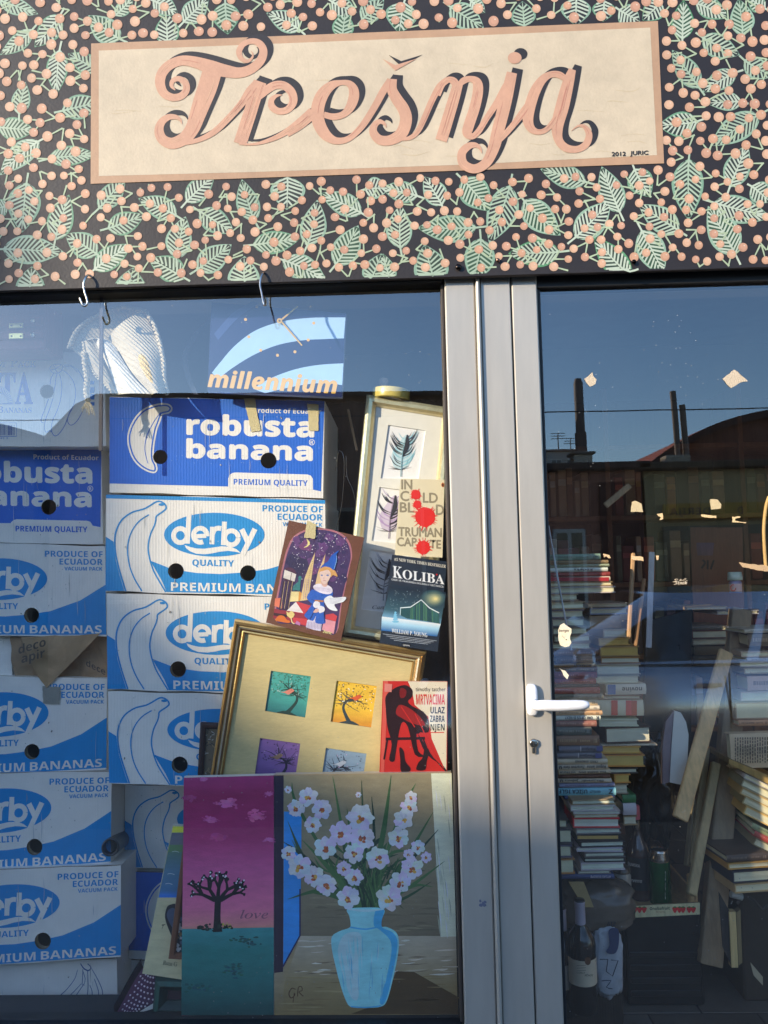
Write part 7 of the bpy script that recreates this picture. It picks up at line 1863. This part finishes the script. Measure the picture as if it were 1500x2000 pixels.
mb = MB(); mb.bbox(3.9, 7.6, -9.96, -9.90, 1.90, 2.14, S(196, 150, 44), 0.01); sgn = mb.build('sign_band', BOARD(), o)
mb = MB()
v, fcs = text2d('DERIJA', 'b')
w = max(a for a, _ in v)
W_ = [Vector((4.62 - 0.62 * a / w, -9.898, 1.965 + 0.15 * b)) for a, b in v]
for q in fcs: mb.face([W_[k] for k in q], S(40, 34, 24))
v, fcs = text2d('D', 'b'); W_ = [Vector((5.1 - 0.14 * a, -9.898, 1.965 + 0.15 * b)) for a, b in v]
for q in fcs: mb.face([W_[k] for k in q], S(40, 34, 24))
mb.build('sign_lettering', BOARD(), sgn)
mb = MB(); mb.box(3.9, 7.6, -9.985, -9.94, -0.1, 1.80, S(40, 40, 44)); mb.build('shop_window', mat('window_dark', 0.08), o)
mb = MB(); mb.bbox(4.22, 4.62, -10.9, -10.6, 2.79, 2.98, lin((176, 160, 138)), 0.01); mb.build('chimney_base', PLASTER(), o)
for xx, zt_ in ((4.42 + 0.1, 4.05), (4.54 + 0.12, 3.82)):
    mb = MB(); mb.tube([(xx - 0.05, -10.75, 2.97), (xx - 0.08, -10.75, zt_)], 0.05, lin((110, 92, 80)), 12); mb.build('chimney_pipe', RUBBER(), o)
# arched tiled roof behind the shop
o = thing('domed_hall', 'large hall with a dark red rounded tile roof behind the low shop', 'hall', (9.5, -17, GZ), 'houses across the street')
arc = [(4.9, 3.18), (5.3, 3.46), (5.8, 3.74), (6.3, 3.98), (6.9, 4.16), (7.6, 4.28), (8.6, 4.40), (9.8, 4.44), (11.5, 4.30), (13, 3.9), (14.2, 3.2)]
mb = MB(); mb.prism([Vector((x, -14, z)) for x, z in [(14.2, GZ), (4.9, GZ)] + arc[:-1] + [arc[-1]]], [Vector((x, -22, z)) for x, z in [(14.2, GZ), (4.9, GZ)] + arc], lin((120, 70, 54))); mb.build('wall', PLASTER(), o)
mb = MB(); rows = []
for yy in (-13.8, -16, -19, -22.2): rows.append([Vector((x, yy, z + 0.05)) for x, z in cat2(arc, 5)])
mb.grid(rows, lin((160, 86, 66)), False)
rows = [[Vector((x, -13.8, z + 0.05)) for x, z in cat2(arc, 5)], [Vector((x, -13.8, z - 0.10)) for x, z in cat2(arc, 5)]]
mb.grid(rows, lin((70, 42, 36)), False); mb.build('roof', TILE(), o)
# blocks of flats in the distance
o = house('apartment_block', 'pale apartment block with roof aerials far behind the brick house', 'building', 7.3, 10.2, -42, 8, Q(1060, 882, 42).z, lin((170, 164, 156)), flat=True, rcol=lin((120, 116, 110)), wins=[(7.9 + i * 0.85, z, 0.6, 0.9) for i in range(3) for z in (3.0, 5.0, 6.4)])
for xx, h in ((9.0, 1.1), (9.7, 0.8)):
    mb = MB(); z0 = Q(1060, 882, 42).z; mb.tube([(xx, -42.5, z0), (xx, -42.5, z0 + h)], 0.03, lin((60, 60, 60)), 6)
    for k in range(3): mb.tube([(xx - 0.4, -42.5, z0 + h - 0.15 * k), (xx + 0.4, -42.5, z0 + h - 0.15 * k)], 0.02, lin((60, 60, 60)), 5)
    mb.build('roof_aerial', RUBBER(), o)
# bare tree behind the long house
o = thing('bare_tree', 'sparse dark tree whose top shows above the long house roof', 'tree', (-6.45, -15.8, GZ))
TB = lin((46, 40, 34))
mbt, mbl = MB(), MB()
def limb(p, d, L, r, n):
    q = p + d * L
    mbt.tube([p, p.lerp(q, 0.5) + Vector((rnd.uniform(-1, 1), rnd.uniform(-1, 1), 0)) * L * 0.06, q], [r, r * 0.8, r * 0.6], TB, 6, False)
    if n == 0:
        for k in range(7):
            c = q + Vector((rnd.gauss(0, 0.14), rnd.gauss(0, 0.14), rnd.gauss(0, 0.12)))
            u = Vector((rnd.gauss(0, 1), rnd.gauss(0, 1), rnd.gauss(0, 1))).normalized() * 0.05; w = u.orthogonal().normalized() * 0.03
            mbl.face([c - u, c + w, c + u, c - w], lin((58 + rnd.randrange(20), 66 + rnd.randrange(20), 40)))
        return
    for k in range(3): limb(q, (d + Vector((rnd.uniform(-0.42, 0.42), rnd.uniform(-0.5, 0.5), rnd.uniform(0, 0.5)))).normalized(), L * 0.66, r * 0.6, n - 1)
limb(Vector((-6.45, -15.8, GZ)), Vector((0, 0, 1)), 2.15, 0.10, 4)
mbt.build('trunk', RUBBER(), o); mbl.build('crown', CLOTH(), o)
# overhead wire and its two poles
o = thing('overhead_wire', 'thin dark overhead wire strung along the far side of the street', 'wire', (0, -7, 2.8))
mb = MB(); a, b = Q(0, 821, 7), Q(1500, 797, 7); d = (b - a).normalized()
mb.tube([a - d * 9, a, a.lerp(b, 0.5) + Vector((0, 0, -0.015)), b, b + d * 8], 0.007, lin((30, 30, 32)), 6); mb.build('cable', RUBBER(), o)
for k, (pp, lab) in enumerate(((a - d * 9, 'wooden pole holding the left end of the overhead wire'), (b + d * 8, 'wooden pole holding the right end of the overhead wire'))):
    o = thing('utility_pole', lab, 'pole', (pp.x, pp.y, GZ), 'poles of the overhead wire')
    mb = MB(); mb.tube([(pp.x, pp.y, GZ), (pp.x, pp.y, pp.z + 0.4)], [0.12, 0.09], lin((90, 74, 60)), 12); mb.build('pole_shaft', WOOD(), o)
    mb = MB(); mb.bbox(pp.x - 0.05, pp.x + 0.05, pp.y - 0.5, pp.y + 0.5, pp.z - 0.05, pp.z + 0.05, lin((90, 74, 60)), 0.01); mb.build('cross_arm', WOOD(), o)
# the parked car whose roof and pillar are mirrored in the door
car = thing('parked_car', 'silver blue hatchback parked along the kerb, mirrored in the door glass', 'car', (2.1, -4.9, GZ))
CP = lin((222, 224, 230))
Yn, W2_ = -4.05, 1.70
def ring(x, zb, zt, inset, n=12):
    """cross section of the lower body at x"""
    y0, y1 = Yn - inset, Yn - W2_ + inset
    b = 0.09
    return [Vector((x, y, z)) for y, z in ((y0 - 0.06, zb), (y0, zb + 0.12), (y0 + 0.015, (zb + zt) / 2), (y0 - 0.02, zt - b), (y0 - 0.10, zt), ((y0 + y1) / 2, zt + 0.035), (y1 + 0.10, zt), (y1 + 0.02, zt - b), (y1 - 0.015, (zb + zt) / 2), (y1, zb + 0.12), (y1 + 0.06, zb))]
secs = [(0.05, 0.28, 0.44, 0.30), (0.10, 0.22, 0.58, 0.20), (0.22, 0.19, 0.68, 0.08), (0.5, 0.18, 0.76, 0.03), (0.95, 0.18, 0.86, 0.0), (1.30, 0.18, 0.93, 0.0), (2.2, 0.18, 0.93, 0.0), (3.2, 0.18, 0.97, 0.0), (3.8, 0.20, 1.0, 0.03), (4.02, 0.24, 0.96, 0.08), (4.10, 0.34, 0.80, 0.16)]
mb = MB()
rows = [ring(x, GZ + zb, GZ + zt, i) for x, zb, zt, i in secs]
mb.grid(rows, CP, True, True); mb.face(rows[0][::-1], CP); mb.face(rows[-1], CP)
mb.build('body', CARP(), car)
# greenhouse: belt -> roof
def gh(t):
    bx0, bx1, rx0, rx1 = 1.0, 4.0, 1.95, 3.55
    x0, x1 = bx0 + (rx0 - bx0) * t, bx1 + (rx1 - bx1) * t
    z = GZ + 0.92 + 0.52 * t
    i = 0.06 + 0.17 * t
    return x0, x1, z, Yn - i, Yn - W2_ + i
mb = MB(); rows = []
for t in [k / 8 for k in range(9)]:
    tt = math.sin(t * math.pi / 2) ** 1.0
    x0, x1, z, y0, y1 = gh(tt)
    c = 0.12
    rows.append([Vector((x, y, z)) for x, y in ((x0, y0 - c * 2), (x0 + c, y0 - 0.03), (x0 + (x1 - x0) * 0.5, y0), (x1 - c, y0 - 0.03), (x1, y0 - c * 2), (x1, y1 + c * 2), (x1 - c, y1 + 0.03), (x0 + (x1 - x0) * 0.5, y1), (x0 + c, y1 + 0.03), (x0, y1 + c * 2))])
mb.grid(rows, CP, True, True)
top = rows[-1]; cen = sum(top, Vector()) / len(top) + Vector((0, 0, 0.045))
for i in range(len(top)): mb.face([top[i], top[(i + 1) % len(top)], cen], CP, True)
mb.build('cabin', CARP(), car)
DG = lambda: mat('car_glass', 0.05, ns=4, na=0.2, coat=0.5)
for sd in (0, 1):
    def sp_(u, t):
        x0, x1, z, y0, y1 = gh(t); c = 0.12
        y = (y0 + 0.012 - 0.03 * abs(2 * u - 1)) if sd == 0 else (y1 - 0.012 + 0.03 * abs(2 * u - 1))
        return Vector((x0 + c + (x1 - x0 - 2 * c) * u, y, z))
    for u0, u1 in ((0.05, 0.50), (0.54, 0.93)):
        mb = MB(); rows = [[sp_(u0 + (u1 - u0) * k / 6 + (0.02 * 0), t) for k in range(7)] for t in (0.06, 0.4, 0.75)]
        mb.grid(rows, S(22, 24, 26)); mb.build('side_window', DG(), car)
mb = MB(); rows = []
for t in (0.05, 0.4, 0.86):
    x0, x1, z, y0, y1 = gh(math.sin(t * math.pi / 2)); rows.append([Vector((x0 - 0.012, y0 - 0.26 + (y1 - y0 + 0.52) * k / 6, z)) for k in range(7)])
mb.grid(rows, S(22, 24, 26)); mb.build('windscreen', DG(), car)
mb = MB()
for sx in (2.35,): mb.box(sx, sx + 0.012, Yn + 0.016, Yn + 0.019, GZ + 0.28, GZ + 0.86, S(30, 30, 32))
mb.bbox(2.12, 2.30, Yn + 0.016, Yn + 0.04, GZ + 0.76, GZ + 0.79, CP, 0.005); mb.build('door_trim', CARP(), car)
mb = MB(); mb.bbox(1.22, 1.36, Yn + 0.0, Yn + 0.16, GZ + 0.93, GZ + 1.06, CP, 0.03); mb.build('wing_mirror', CARP(), car)
for wx in (0.78, 3.32):
    for wy in (Yn + 0.02, Yn - W2_ + 0.16):
        mb = MB(); mr = Matrix.Rotation(R(90), 3, 'X')
        mb.lathe([(0.19, 0.0), (0.27, 0.0), (0.30, 0.03), (0.30, 0.15), (0.27, 0.18), (0.19, 0.18)], (wx, wy, GZ + 0.30), lin((28, 28, 30)), 28, M=mr); w_ = mb.build('wheel', RUBBER(), car)
        mb = MB(); mb.lathe([(0.0001, 0.02), (0.05, 0.015), (0.18, 0.03), (0.19, 0.02), (0.19, 0.16), (0.0001, 0.16)], (wx, wy, GZ + 0.30), lin((150, 150, 155)), 20, M=mr); mb.build('rim', STEEL(), w_)
for yy in (Yn - 0.32, Yn - W2_ + 0.32):
    mb = MB(); lump(mb, (0.16, yy, GZ + 0.60), (0.06, 0.14, 0.06), (0.7, 0.72, 0.75), 1, 0.05); mb.build('headlight', PLAST(), car)
